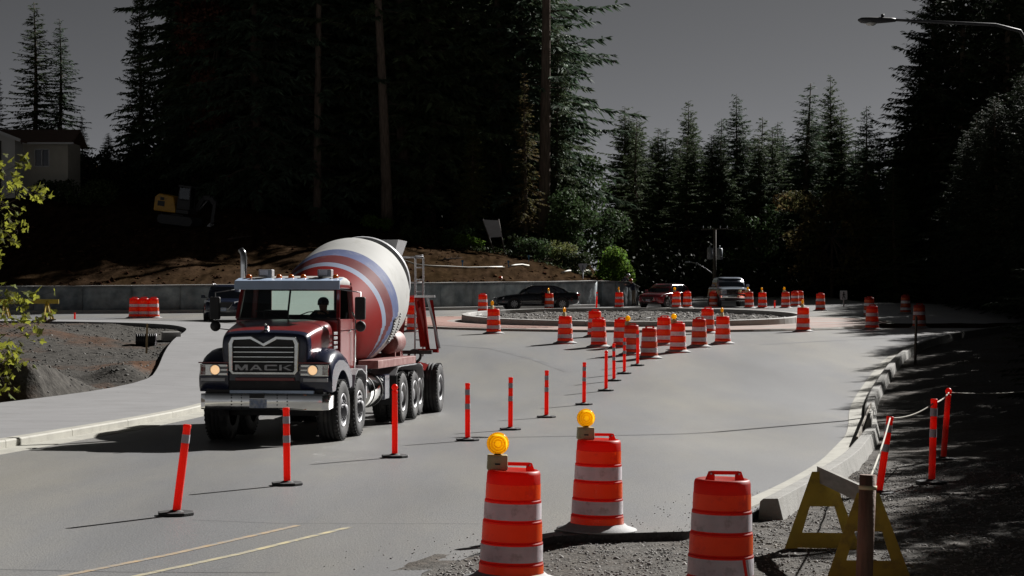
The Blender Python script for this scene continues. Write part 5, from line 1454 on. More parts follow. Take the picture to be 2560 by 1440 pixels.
# ---- people
m_skin = M('skin', (0.42, 0.24, 0.17), rough=.6, var=.05)
m_navy = M('navy_cloth', (0.018, 0.024, 0.05), rough=.9, var=.12, scale=8)
m_khaki = M('khaki_cloth', (0.17, 0.14, 0.10), rough=.9, var=.1, scale=8)
m_greycloth = M('grey_cloth', (0.10, 0.105, 0.115), rough=.9, var=.1, scale=8)
m_vest = M('orange_vest', (0.75, 0.10, 0.02), rough=.8, var=.06, scale=8)
m_boot = M('boot_leather', (0.03, 0.022, 0.017), rough=.7, var=.1)
m_hatO = M('hard_hat_orange', (0.75, 0.10, 0.015), rough=.3, var=.03, trans=.15)
m_hatW = M('hard_hat_white', (0.6, 0.6, 0.62), rough=.3, var=.03)
m_hair = M('dark_hair', (0.025, 0.018, 0.014), rough=.7, var=.15)
def person(label, J, mats, loc, rz, hat=None, hair=True, scale=1.0):
    """J: joint dict in metres, facing -y. mats: trousers, top, sleeve-end"""
    names = list(J.keys()); vs = [J[k] for k in names]
    E = [('pelvis', 'waist'), ('waist', 'chest'), ('chest', 'neck'), ('neck', 'head'), ('head', 'crown')]
    for s in 'LR':
        E += [('chest', 'sh' + s), ('sh' + s, 'el' + s), ('el' + s, 'wr' + s), ('wr' + s, 'pm' + s), ('pelvis', 'hp' + s), ('hp' + s, 'kn' + s), ('kn' + s, 'an' + s), ('an' + s, 'to' + s)]
    rad = {'pelvis': .135, 'waist': .125, 'chest': .145, 'neck': .058, 'head': .095, 'crown': .085, 'sh': .07, 'el': .046, 'wr': .034, 'pm': .036, 'hp': .095, 'kn': .062, 'an': .044, 'to': .042}
    # fingers
    fl = []
    for s in 'LR':
        p = Vector(J['pm' + s]); w = Vector(J['wr' + s]); d = (p - w).normalized(); sd = d.orthogonal().normalized()
        for k in range(5):
            off = (k - 1.5) * .019
            ln = (.05, .062, .066, .058, .045)[k]
            a = p + sd * off; 
            if k == 4: a = p - d * .02 + sd * -.045; 
            b = a + d * ln * .55; c = b + (d * .8 + Vector((0, 0, -.35))).normalized() * ln * .45
            fl.append((tuple(a), tuple(b), tuple(c)))
    idx = {n: i for i, n in enumerate(names)}
    me = bpy.data.meshes.new('body'); me.from_pydata([tuple(v) for v in vs], [(idx[a], idx[b]) for a, b in E], [])
    o = bpy.data.objects.new('body', me); COL.objects.link(o)
    md = o.modifiers.new('skin', 'SKIN'); md.use_smooth_shade = True
    sv = me.skin_vertices[0].data
    for i, n in enumerate(names):
        r = rad.get(n, rad.get(n[:2], .05)); sv[i].radius = (r * (1.22 if n in ('chest', 'pelvis') else 1), r)
        sv[i].use_root = (n == 'pelvis')
    ss = o.modifiers.new('sub', 'SUBSURF'); ss.levels = 2; ss.render_levels = 2
    dg = bpy.context.evaluated_depsgraph_get(); dg.update()
    m2 = bpy.data.meshes.new_from_object(o.evaluated_get(dg))
    bpy.data.objects.remove(o)
    m2.name = 'body'; m2.materials.clear()
    for mm in (mats[0], mats[1], m_skin, m_boot, mats[2]): m2.materials.append(mm)
    bones = [(Vector(J[a]), Vector(J[b]), a, b) for a, b in E]
    def bm_of(c):
        best = None
        for a, b, na, nb_ in bones:
            ab = b - a; t = max(0, min(1, (c - a).dot(ab) / ab.length_squared)); dd = (c - (a + ab * t)).length
            if best is None or dd < best[0]: best = (dd, na, nb_, t)
        _, na, nb_, t = best
        if nb_.startswith(('kn',)) or na.startswith('hp') or nb_.startswith('hp'): return 0
        if nb_.startswith('an'): return 0 if t < .85 else 3
        if nb_.startswith('to'): return 3
        if nb_ in ('head', 'crown') or (na == 'neck'): return 2
        if nb_ == 'neck': return 1 if t < .8 else 2
        if nb_.startswith('wr'): return 4 if t < .9 else 2
        if nb_.startswith('pm'): return 2
        if na == 'pelvis' and t < .35: return 0
        return 1
    for p in m2.polygons: p.material_index = bm_of(p.center); p.use_smooth = True
    root = thing('person', label, 'person', loc, rz); root.scale = (scale,) * 3
    body = link('body', m2, root)
    hf = MB()
    for a, b, c in fl: hf.tube([a, b, c], [.0095, .0085, .007], 6)
    hf.build('fingers', m_skin, body)
    hd, cr = Vector(J['head']), Vector(J['crown']); up = (cr - hd).normalized(); cen = (hd + cr) / 2
    T = Matrix.Translation(cen) @ up.to_track_quat('Z', 'Y').to_matrix().to_4x4()
    # track quat may spin round z: face the direction closest to -y
    fwd = Vector((0, -1, 0)); fwd = (fwd - up * fwd.dot(up)).normalized(); rt_ = fwd.cross(up)
    T = Matrix(((rt_.x, -fwd.x, up.x, cen.x), (rt_.y, -fwd.y, up.y, cen.y), (rt_.z, -fwd.z, up.z, cen.z), (0, 0, 0, 1)))
    MB().add([(-.014, -.098, -.03), (.014, -.098, -.03), (0, -.128, -.028), (0, -.10, .015), (0, -.1, -.036)], [(0, 2, 3), (1, 3, 2), (0, 4, 2), (1, 2, 4)], 0, True, T).build('nose', m_skin, body)
    ey = MB()
    for s in (-1, 1): ey.lathe([(0, .008), (.008, .005), (.011, 0)], 8, 0, T @ Matrix.Translation((s * .033, -.094, .012)) @ Matrix.Rotation(R(90), 4, 'X'))
    ey.build('eyes', m_dark, body)
    MB().box((0, -.096, -.058), (.045, .01, .008), 0, T=T).build('mouth', m_vest if False else M_lip, body)
    er = MB()
    for s in (-1, 1): er.box((s * .096, .0, -.005), (.018, .035, .055), 0, T=T)
    er.build('ears', m_skin, body, bevel=.006)
    if hat is not None:
        h = MB().lathe([(0, .135), (.05, .128), (.09, .10), (.112, .055), (.116, .03), (.135, .026), (.135, .02), (.1, .02)], 20, 0, T @ Matrix.Translation((0, -.005, 0)) @ Matrix.Scale(1.12, 4, (0, 1, 0))).build('hard_hat', hat, root)
    elif hair:
        MB().lathe([(0, .122), (.05, .115), (.088, .085), (.106, .045), (.108, .0), (.09, -.03)], 18, 0, T @ Matrix.Translation((0, .016, .0))).build('hair', m_hair, root)
    return root
M_lip = M('lips', (0.30, 0.11, 0.09), rough=.6, var=0)
def stand(**kw):
    J = dict(pelvis=(0, 0, .96), waist=(0, .0, 1.14), chest=(0, 0, 1.36), neck=(0, 0, 1.52), head=(0, -.02, 1.62), crown=(0, -.02, 1.72))
    for s, x in (('L', 1), ('R', -1)):
        J.update({'sh' + s: (x * .19, 0, 1.43), 'el' + s: (x * .24, .02, 1.14), 'wr' + s: (x * .25, -.06, .90), 'pm' + s: (x * .25, -.08, .83), 'hp' + s: (x * .10, 0, .90), 'kn' + s: (x * .11, -.02, .50), 'an' + s: (x * .12, .02, .09), 'to' + s: (x * .13, -.13, .05)})
    J.update(kw); return J
# worker in front of the wall end, side-on, elbow on the wall
wp = Vector((7.80, 128.45, Gz(128.45)))
person('worker in navy shirt, khaki trousers and orange hard hat leaning on the stone wall', stand(chest=(0, -.06, 1.35), neck=(0, -.1, 1.5), head=(0, -.15, 1.59), crown=(0, -.18, 1.69), shL=(.19, -.06, 1.42), shR=(-.19, -.06, 1.42), elL=(.22, -.3, 1.25), wrL=(.16, -.5, 1.38), pmL=(.14, -.57, 1.42), elR=(-.23, -.28, 1.22), wrR=(-.15, -.5, 1.36), pmR=(-.12, -.57, 1.4), knL=(.1, .02, .49), anL=(.12, .12, .09), toL=(.13, -.03, .05)), (m_khaki, m_navy, m_navy), (wp.x, wp.y, wp.z), R(-75), m_hatO)
# worker behind the wall end, bending over
d = 131.5; x = (1555 - 1280) / F * d
zt = CZ - (683 - 720) / F * d
person('worker with white hard hat bending behind the stone wall end, dark jacket', stand(waist=(0, -.03, 1.12), chest=(0, -.22, 1.26), neck=(0, -.36, 1.36), head=(0, -.43, 1.42), crown=(0, -.48, 1.5), shL=(.19, -.24, 1.32), shR=(-.19, -.24, 1.32), elL=(.24, -.42, 1.1), wrL=(.2, -.55, .95), pmL=(.18, -.6, .9), elR=(-.24, -.42, 1.1), wrR=(-.2, -.55, .95), pmR=(-.18, -.6, .9)), (m_greycloth, m_greycloth, m_greycloth), (x, d, zt - 1.62), R(60), m_hatW)
d = 121.0; x = (1250 - 1280) / F * d; zt = CZ - (692 - 720) / F * d
person('worker behind the long wall with only the orange hard hat showing', stand(), (m_khaki, m_vest, m_vest), (x, d, zt - 1.77), R(70), m_hatO)
x = (1236 - 1280) / F * d; zt = CZ - (704 - 720) / F * d
person('stooping worker in orange vest behind the long wall, left of the orange-hatted one', stand(waist=(0, -.03, 1.12), chest=(0, -.25, 1.24), neck=(0, -.38, 1.32), head=(0, -.46, 1.36), crown=(0, -.52, 1.43), shL=(.19, -.27, 1.3), shR=(-.19, -.27, 1.3)), (m_khaki, m_vest, m_vest), (x, d + .3, zt - 1.5), R(-60), m_hatW)

# ================================================================== MIXER TRUCK (local: x to the picture's right, y to the back, z up; origin under the front axle)
m_tred = M('truck_red', (0.19, 0.012, 0.012), rough=.28, var=.05, scale=3, spec=.5, coat=.5, dirt=(.16, .045, .035), dirt_scale=4, dirt_cut=(.55, .8))
m_tnavy = M('truck_navy', (0.012, 0.016, 0.04), rough=.25, var=.05, scale=3, coat=.5, dirt=(.04, .038, .04), dirt_scale=5, dirt_cut=(.55, .8))
m_twhite = M('drum_white', (0.42, 0.42, 0.405), rough=.62, var=.05, scale=1.5, dirt=(.30, .295, .27), dirt_scale=2.2, dirt_cut=(.52, .8), spec=.03)
m_tblue = M('drum_blue', (0.10, 0.12, 0.22), rough=.6, var=.06, scale=2, dirt=(.20, .21, .27), dirt_scale=2.5, dirt_cut=(.5, .75), spec=.03)
m_tlight = M('drum_pale_blue', (0.24, 0.28, 0.37), spec=.03, rough=.6, var=.05, scale=2, dirt=(.3, .3, .32), dirt_scale=3, dirt_cut=(.5, .8))
m_tmar = M('drum_maroon', (0.12, 0.028, 0.03), rough=.6, var=.08, scale=2, dirt=(.17, .075, .075), dirt_scale=2.2, dirt_cut=(.5, .75), spec=.03)
m_tdred = M('drum_red', (0.20, 0.010, 0.008), rough=.6, var=.06, scale=2, dirt=(.17, .03, .025), dirt_scale=3, dirt_cut=(.55, .8), spec=.03)
m_visor = M('visor_pale', (0.42, 0.53, 0.70), rough=.35, var=.05, coat=.2)
m_chrome = M('chrome', (0.72, 0.72, 0.70), rough=.09, metal=1.0, var=.08, scale=2.5, bump=.10, bscale=2.2, spec=.5)
m_alu = M('aluminium', (0.38, 0.38, 0.39), rough=.42, metal=.85, var=.12, scale=6)
m_tyre = M('tyre', (0.020, 0.020, 0.021), rough=.82, var=.3, scale=5, bump=.2, bscale=40, dirt=(.07, .065, .06), dirt_scale=4, dirt_cut=(.5, .72))
m_chass = M('chassis_black', (0.018, 0.018, 0.02), rough=.6, var=.2, scale=4, dirt=(.05, .046, .04), dirt_scale=5, dirt_cut=(.5, .75))
m_rimd = M('rim_grey', (0.13, 0.13, 0.14), rough=.6, metal=.3, var=.15, scale=5)
m_pink = M('dusty_red_paint', (0.17, 0.045, 0.038), rough=.6, var=.12, scale=3, dirt=(.25, .15, .135), dirt_scale=3, dirt_cut=(.46, .72))
m_tglass = M_glass('truck_glass', (.62, .68, .66))
m_tdust = bpy.data.materials.new('dusty_rear_glass'); m_tdust.use_nodes = True
_nt = m_tdust.node_tree; _nt.nodes.clear()
_o = _nt.nodes.new('ShaderNodeOutputMaterial'); _t = _nt.nodes.new('ShaderNodeBsdfTransparent'); _l = _nt.nodes.new('ShaderNodeBsdfTranslucent'); _x = _nt.nodes.new('ShaderNodeMixShader')
_t.inputs[0].default_value = (.75, .8, .78, 1); _l.inputs[0].default_value = (.50, .60, .55, 1); _x.inputs[0].default_value = .40
_nt.links.new(_t.outputs[0], _x.inputs[1]); _nt.links.new(_l.outputs[0], _x.inputs[2]); _nt.links.new(_x.outputs[0], _o.inputs[0])
m_sig = M('amber_signal', (.55, .13, .01), rough=.25, var=.03, trans=.2, transcol=(.9, .25, .02))
m_sigr = M('red_signal', (.35, .025, .012), rough=.25, var=.03)
m_grey = M('grey_paint', (0.26, 0.26, 0.27), rough=.5, var=.1, scale=5)
m_lampon = bpy.data.materials.new('lamp_on'); m_lampon.use_nodes = True
_b = m_lampon.node_tree.nodes['Principled BSDF']; _b.inputs['Base Color'].default_value = (.8, .7, .55, 1); _b.inputs['Emission Color'].default_value = (1, .62, .32, 1); _b.inputs['Emission Strength'].default_value = .45; _b.inputs['Roughness'].default_value = .2

TX, TD = -4.22, 36.0
pitch = math.atan2(Gz(TD + 10.2) - Gz(TD), 10.2)
TR = thing('mixer_truck', 'red and navy concrete mixer truck with white drum driving towards the camera', 'truck', (TX, TD, Gz(TD) + .004), -R(7.3))
TR.rotation_euler = (pitch, 0, -R(7.3))
RY = Matrix.Rotation(R(90), 4, 'Y')

def wheel_mesh(w=.34, r=.54, side=1, front=True):
    """outer face towards +x * side, centred on the outer face"""
    T = Matrix.Scale(side, 4, (1, 0, 0)) @ RY
    rr = .295
    tm = MB()
    tm.lathe([(rr, -w), (r - .12, -w - .01), (r - .03, -w + .02), (r, -w + .06), (r + .004, -w * .72), (r - .014, -w * .70), (r - .014, -w * .66), (r + .005, -w * .64), (r + .006, -w * .52), (r - .014, -w * .51), (r - .014, -w * .47), (r + .006, -w * .46), (r + .005, -w * .34), (r - .014, -w * .33), (r - .014, -w * .28), (r + .002, -w * .26), (r, -.06), (r - .03, -.015), (r - .075, .006), (r - .13, .008), (rr + .03, -.008), (rr, -.03)], 40, 0, T)
    for k in range(40):
        a = 2 * PI * k / 40
        for zz in (-.045, -w + .05): tm.box((0, 0, 0), (.02, .028, .07), 0, T=T @ Matrix.Rotation(a, 4, 'Z') @ Matrix.Translation((r - .004, 0, zz)))
    rm = MB()
    if front:
        rm.lathe([(rr + .004, -.012), (rr - .012, .0), (rr - .03, -.02), (rr - .035, -.06), (.235, -.075), (.21, -.05), (.17, -.035), (.14, -.03), (.115, -.028), (.11, .03), (.085, .06), (0, .065)], 32, [0, 0, 1, 1, 1, 1, 1, 1, 1, 1, 1, 1], T)
        bolt_r, bz = .155, -.02
    else:
        rm.lathe([(rr + .004, -.012), (rr - .012, .0), (rr - .03, -.02), (rr - .04, -.12), (.23, -.19), (.18, -.17), (.14, -.16), (.13, -.05), (.10, -.03), (0, -.025)], 32, [0, 0, 0, 1, 1, 1, 1, 1, 1, 1], T)
        bolt_r, bz = .165, -.155
    hb = MB()
    for k in range(10):
        a = 2 * PI * k / 10
        hb.lathe([(.014, 0), (.014, .03), (0, .032)], 6, 0, T @ Matrix.Translation((bolt_r * math.cos(a), bolt_r * math.sin(a), bz)))
    hol = MB()
    for k in range(10):
        a = 2 * PI * (k + .5) / 10
        hol.lathe([(.022, 0), (0, .001)], 10, 0, T @ Matrix.Translation((.208 * math.cos(a), .208 * math.sin(a), -.042 if front else -.176)))
    return tm, rm, hb, hol
_wc = {}
def wheel(y, x, side, front=True, r=.54, w=.34):
    key = (side, front, r, w)
    if key not in _wc:
        tm, rm, hb, hol = wheel_mesh(w, r, side, front)
        t = tm.build('wheel', m_tyre, TR); a = rm.build('rim', [m_alu, m_rimd], t); b = hb.build('wheel_nut', m_rimd, t); c = hol.build('hand_hole', m_black, t)
        b['kind'] = 'stuff'
        _wc[key] = t
    else:
        t = copy_tree(_wc[key], TR)
    t.location = (x, y, r)
    t.rotation_euler = (y * 1.7, 0, 0)
    return t
for y in (0.0, 1.43):
    for s in (-1, 1): wheel(y, s * 1.22, s, True, .545, .40)
for y in (5.93, 7.32):
    for s in (-1, 1):
        wheel(y, s * 1.22, s, False, .525, .28); wheel(y, s * .91, s, False, .525, .28)
wheel(10.2, 1.30, 1, False, .56, .42); wheel(10.2, -1.30, -1, False, .56, .42)
wheel(8.95, 1.04, 1, False, .52, .30); wheel(8.95, -1.04, -1, False, .52, .30)
for y in (0, 1.43): MB().box((0, y, .52), (1.7, .14, .16)).build('axle', m_chass, TR)
for y in (5.93, 7.32, 8.95, 10.2):
    ax = MB().tube([(-1.0, y, .53), (1.0, y, .53)], .10, 10).build('axle', m_chass, TR)
    MB().lathe([(0, -.22), (.2, -.16), (.26, 0), (.2, .16), (0, .22)], 14, 0, Matrix.Translation((0, y, .55)) @ RY).build('differential', m_chass, ax)
fr = MB()
for s in (-1, 1): fr.box((s * .43, 4.6, .95), (.09, 10.9, .28))
for y in (-.6, 1.9, 3.2, 4.6, 6.6, 8.2, 9.7): fr.box((0, y, .93), (.8, .12, .2))
fr.box((0, .2, .85), (.75, 1.5, .5)); fr.box((0, -.55, .78), (1.5, .3, .3))
for y in (0, 1.43, 5.93, 7.32):
    for s in (-1, 1): fr.box((s * .62, y, .72), (.1, 1.1, .09))
fr.build('chassis', m_chass, TR)

# bumper
mb = MB(); rings = []
for x, y0, dz in ((-1.175, -.72, .03), (-1.15, -.93, .01), (-1.05, -1.03, 0), (-.5, -1.065, 0), (0, -1.075, 0), (.5, -1.065, 0), (1.05, -1.03, 0), (1.15, -.93, .01), (1.175, -.72, .03)):
    rings.append([(x, y0, .585 + dz), (x, y0 - .012, .63), (x, y0 - .012, .83), (x, y0, .875 - dz), (x, y0 + .07, .875 - dz), (x, y0 + .07, .585 + dz)])
mb.loft(rings, 0, True, True); bump = mb.build('bumper', m_chrome, TR, bevel=.012)
hb = MB()
for x in (-.56, -.38, .26, .44):
    for z in (.62, .68, .74, .80, .845): hb.lathe([(.012, 0), (.012, .012), (0, .014)], 8, 0, Matrix.Translation((x, -1.073, z)) @ Matrix.Rotation(R(90), 4, 'X'))
b_ = hb.build('bolt', m_chass, bump); b_['kind'] = 'stuff'
MB().box((-.10, -1.083, .835), (.27, .012, .075)).build('tow_recess', m_black, bump)
m_plate = M('plate_blue', (.30, .38, .55), rough=.4, var=.15, scale=20, col2=(.5, .55, .62), mixscale=14, mixcut=(.45, .55))
pl = MB().box((-.08, -1.086, .70), (.31, .012, .155)).build('licence_plate', m_plate, bump, bevel=.004)
MB().box((.73, -1.052, .73), (.09, .008, .26)).build('orange_sticker', m_sig, bump)
# skirt between bumper and hood
MB().box((0, -.80, 1.0), (2.1, .30, .28)).build('skirt', m_chass, TR, bevel=.02)
MB().box((0.15, -1.0, .905), (1.5, .10, .05)).build('step_plate', m_visor, TR)
MB().box((.02, -.985, 1.125), (1.06, .06, .055)).build('red_strip', m_tred, TR, bevel=.006)

# hood
def hring(y, p): return [(-x, y, z) for x, z in p] + [(x, y, z) for x, z in reversed(p[:-1])]
H = [(-.965, [(.70, 1.10), (.74, 1.5), (.745, 1.80), (.67, 1.885), (.34, 1.912), (0, 1.918)]),
     (-.935, [(.72, 1.10), (.765, 1.5), (.77, 1.83), (.70, 1.91), (.35, 1.935), (0, 1.94)]),
     (-.84, [(.75, 1.10), (.80, 1.5), (.80, 1.87), (.73, 1.95), (.36, 1.972), (0, 1.978)]),
     (-.4, [(.80, 1.1), (.85, 1.50), (.855, 1.95), (.77, 2.045), (.38, 2.068), (0, 2.074)]),
     (.15, [(.88, 1.1), (.92, 1.54), (.925, 2.01), (.82, 2.12), (.40, 2.145), (0, 2.15)]),
     (.71, [(.95, 1.1), (.975, 1.58), (.975, 2.09), (.85, 2.19), (.42, 2.215), (0, 2.22)])]
mb = MB(); mb.loft([hring(y, p) for y, p in H], 0, True, True, closed=False)
hood = mb.build('hood', [m_tred, m_tnavy], TR)
for p in hood.data.polygons:
    c = p.center
    if c.z < 1.50 or c.y < -.86: p.material_index = 1
hood.modifiers.new('sub', 'SUBSURF').levels = 2; hood.modifiers['sub'].render_levels = 2
# hood ornament: small standing chrome dog shape kept as a plain figure
mb = MB(); mb.tube([(0, -.82, 1.96), (0, -.84, 2.01), (0, -.88, 2.07), (0, -.95, 2.09)], [.05, .035, .032, .012], 8); mb.tube([(0, -.84, 2.01), (0, -.74, 2.01), (0, -.68, 2.05)], [.03, .034, .014], 8)
mb.build('hood_ornament', m_chrome, TR)
# grille: surround with the dip at the top, bars, lettering
gy = -1.0
outer_ = [(-.56, 1.20), (.56, 1.20), (.62, 1.27), (.635, 1.76), (.575, 1.87), (.22, 1.885), (0, 1.765), (-.22, 1.885), (-.575, 1.87), (-.635, 1.76), (-.62, 1.27)]
inner_ = [(-.53, 1.26), (.53, 1.26), (.55, 1.29), (.555, 1.74), (.53, 1.80), (.235, 1.815), (0, 1.695), (-.235, 1.815), (-.53, 1.80), (-.555, 1.74), (-.55, 1.29)]
n = len(outer_); vs = []; fs = []
for yy in (gy - .05, gy + .05):
    vs += [(x, yy, z) for x, z in outer_] + [(x, yy, z) for x, z in inner_]
for k in range(n):
    k2 = (k + 1) % n
    fs += [(k, k2, n + k2, n + k), (2 * n + k, 3 * n + k, 3 * n + k2, 2 * n + k2), (k, 2 * n + k, 2 * n + k2, k2), (n + k, n + k2, 3 * n + k2, 3 * n + k)]
gr = MB().add(vs, fs).build('grille', m_chrome, TR, bevel=.014)
MB().prism([(x, z) for x, z in inner_], .02, 0, Matrix.Translation((0, gy + .04, 0)) @ Matrix.Rotation(R(90), 4, 'X')).build('grille_back', m_black, gr)
for k, z in enumerate((1.43, 1.515, 1.60, 1.685)):
    for s in ((-1, 1) if z > 1.72 else (0,)):
        if s == 0: MB().box((0, gy - .01, z), (1.08, .05, .020)).build('grille_bar', m_chrome, gr, bevel=.004)
        else: MB().box((s * .36, gy - .01, z), (.38, .06, .022)).build('grille_bar', m_alu, gr, bevel=.004)
MB().box((0, gy + .0, 1.33), (1.08, .04, .125)).build('letter_panel', m_black, gr)
def letter(poly_list, x0, nm):
    mb = MB()
    for poly in poly_list: mb.prism([(x0 + x * .225, 1.28 + z * .10) for x, z in poly], .02, 0, Matrix.Translation((0, gy - .018, 0)) @ Matrix.Rotation(R(90), 4, 'X'))
    return mb.build(nm, m_alu, gr)
w_ = .17
letter([[(0, 0), (w_, 0), (w_, 1), (0, 1)], [(1 - w_, 0), (1, 0), (1, 1), (1 - w_, 1)], [(w_, 1), (w_, .55), (.42, 0), (.5, 0), (.5, .38), (.25, 1)], [(1 - w_, 1), (.75, 1), (.5, .38), (.5, 0), (.58, 0), (1 - w_, .55)]], -.505, 'letter')
letter([[(0, 0), (.19, 0), (.58, 1), (.40, 1)], [(.81, 0), (1, 0), (.60, 1), (.42, 1)], [(.22, .2), (.78, .2), (.70, .42), (.30, .42)]], -.245, 'letter')
letter([[(0, .12), (.12, 0), (1, 0), (1, .24), (.2, .24), (.2, .76), (1, .76), (1, 1), (.12, 1), (0, .88)]], .02, 'letter')
letter([[(0, 0), (w_ + .02, 0), (w_ + .02, 1), (0, 1)], [(w_ + .02, .42), (.75, 1), (1, 1), (.40, .5)], [(w_ + .10, .50), (.38, .66), (1, 0), (.74, 0)]], .285, 'letter')
# fenders with arch
for s in (-1, 1):
    arch = [(.70 * math.cos(R(a)), .56 + .70 * math.sin(R(a))) for a in range(30, 152, 8)]
    poly = [(.80, .94), (.80, 1.2), (.66, 1.42), (.40, 1.58), (.05, 1.66), (-.35, 1.67), (-.70, 1.60), (-.92, 1.46), (-.99, 1.25), (-.985, 1.0), (-.93, .90)]
    poly = poly + [(y, z) for y, z in reversed(arch)]
    np_out = 11
    rings = []
    for x, dz, dy in ((.64, 0, 0), (.90, 0, 0), (1.02, -.02, .01), (1.11, -.055, .03), (1.17, -.12, .06), (1.20, -.22, .10)):
        ring = []
        for i, (y, z) in enumerate(poly):
            if i < np_out:
                k = max(0.0, min(1.0, (z - 1.0) / .55)); f_ = max(0.0, min(1.0, (-y - .5) / .4))
                ring.append((s * x, y + dy * f_, z + dz * k))
            else: ring.append((s * x, y, z))
        rings.append(ring)
    MB().loft(rings, 0, True, True).build('fender', m_tnavy, TR, bevel=.012)
    # headlamp unit
    hl = MB().box((s * .90, -.985, 1.285), (.50, .05, .215)).build('headlight', m_chrome, TR, bevel=.015)
    cx = s * .875
    MB().lathe([(.095, 0), (.10, .02), (.088, .03), (.082, .012)], 24, 0, Matrix.Translation((cx, -1.008, 1.285)) @ Matrix.Rotation(R(90), 4, 'X')).build('bezel', m_chrome, hl)
    MB().lathe([(0, .03), (.04, .026), (.07, .014), (.083, 0)], 24, 0, Matrix.Translation((cx, -1.006, 1.285)) @ Matrix.Rotation(R(90), 4, 'X')).build('lamp', m_lampon, hl)
    for k in range(2): MB().box((s * .715, -1.012, 1.25 + .07 * k), (.15, .012, .045)).build('lamp_bar', m_grey, hl)
    MB().box((s * 1.09, -.975, 1.285), (.115, .07, .20)).build('turn_signal', m_sigr, TR, bevel=.015)
    MB().box((s * .92, -.985, 1.12 - .005), (.44, .04, .07)).build('light_strip', m_alu, TR, bevel=.008)
    MB().box((s * .90, -.978, 1.412), (.56, .05, .02)).build('red_line', m_tred, TR)
# hood side vents, right side of the picture
for k in range(4): MB().box((.965, .42, 1.66 + .085 * k), (.02, .30, .05)).build('side_vent', m_alu, TR, bevel=.006)

# cab
cw = .965
cab = MB()
cab.box((0, 1.33, 1.08), (1.90, 1.22, .10)); cab.box((0, .75, 1.62), (1.88, .06, 1.08)); cab.box((0, 1.98, 1.62), (1.92, .05, 1.1))
# back wall round its window
cab.box((0, 1.98, 2.205), (1.92, .05, .07)); cab.box((0, 1.98, 2.79), (1.86, .05, .14))
for s in (-1, 1): cab.box((s * .78, 1.98, 2.48), (.34, .05, .50))
# roof
cab_roof = MB(); rf_ = []
for y, w, z in ((.86, .90, 2.80), (.93, .91, 2.88), (1.1, .92, 2.93), (1.6, .92, 2.955), (1.93, .91, 2.93), (2.005, .90, 2.86)):
    rf_.append([(-w, y, 2.76), (-w, y, z - .06), (-w + .06, y, z), (-.4, y, z + .02), (.4, y, z + .02), (w - .06, y, z), (w, y, z - .06), (w, y, 2.76)])
cab_roof.loft(rf_, 0, True, True); cab_roof.build('cab_roof', m_twhite, TR)
for s in (-1, 1):
    cab.bar((s * .945, .74, 2.17), (s * .895, .99, 2.79), .07, .08); cab.bar((s * .945, 1.95, 2.1), (s * .90, 1.95, 2.79), .07, .10); cab.bar((s * .90, .99, 2.775), (s * .90, 1.95, 2.775), .06, .07)
    cab.box((s * .945, 1.80, 1.62), (.06, .36, 1.1))
cab.build('cab', m_tred, TR, bevel=.012)
for s in (-1, 1):
    dr = MB().box((s * .955, 1.20, 1.63), (.06, .86, 1.08)).build('door', m_tred, TR, bevel=.02)
    MB().tube([(s * 1.0, 1.42, 1.95), (s * 1.02, 1.5, 1.95), (s * 1.0, 1.58, 1.95)], .014, 6).build('handle', m_chrome, dr)
    MB().add([(s * .945, .80, 2.18), (s * .945, 1.90, 2.18), (s * .905, 1.90, 2.74), (s * .905, 1.02, 2.74)], [(0, 1, 2, 3)]).build('side_window', m_tglass, dr)
    MB().tube([(s * 1.03, 1.83, 1.25), (s * 1.03, 1.84, 2.2), (s * .98, 1.84, 2.3)], .018, 8).build('grab_rail', m_chrome, TR)
    MB().box((s * 1.02, 1.45, 1.0), (.34, .55, .05)).box((s * 1.04, 1.45, .72), (.34, .55, .05)).build('step', m_alu, TR)
for s in (-1, 1):
    MB().add([(s * .012, .735, 2.19), (s * .91, .735, 2.19), (s * .865, .985, 2.755), (s * .012, .985, 2.755)], [(0, 1, 2, 3)]).build('windscreen_pane', m_tglass, TR)
MB().bar((0, .725, 2.19), (0, .975, 2.76), .03, .03).build('windscreen_bar', m_chass, TR)
MB().bar((-.92, .72, 2.175), (.92, .72, 2.175), .05, .04).build('cowl', m_chass, TR)
MB().add([(-.61, 1.97, 2.24), (.61, 1.97, 2.24), (.61, 1.97, 2.72), (-.61, 1.97, 2.72)], [(0, 1, 2, 3)]).build('rear_window', m_tdust, TR)
for s in (-1, 1): MB().tube([(s * .1, .70, 2.19), (s * .38, .75, 2.30), (s * .62, .765, 2.32)], .01, 5).build('wiper', m_black, TR)
MB().box((0, .92, 2.06), (1.78, .28, .26)).build('dashboard', m_dark, TR, bevel=.03)
for s in (-1, 1):
    st = MB().box((s * .48, 1.58, 1.60), (.50, .48, .14)).build('seat', m_dark, TR, bevel=.03)
    MB().box((s * .48, 1.80, 1.98), (.48, .12, .72)).build('seat_back', m_dark, st, bevel=.04)
sw = MB(); sw.tube([(.48 + .21 * math.cos(2 * PI * k / 20), 1.18 + .05 * math.sin(2 * PI * k / 20), 2.12 + .20 * math.sin(2 * PI * k / 20)) for k in range(21)], .014, 6)
sw.tube([(.48, 1.19, 2.12), (.48, .98, 1.95)], .025, 6); sw.bar((.28, 1.18, 2.12), (.68, 1.18, 2.12), .03, .02)
sw.build('steering_wheel', m_black, TR)
ln = MB().box((0, 1.945, 1.66), (1.84, .012, 1.10)).box((0, 1.945, 2.76), (1.78, .012, .10)).box((0, 1.945, 2.225), (1.84, .012, .05))
for s in (-1, 1): ln.box((s * .765, 1.945, 2.48), (.31, .012, .46))
ln.build('cab_lining', m_dark, TR)
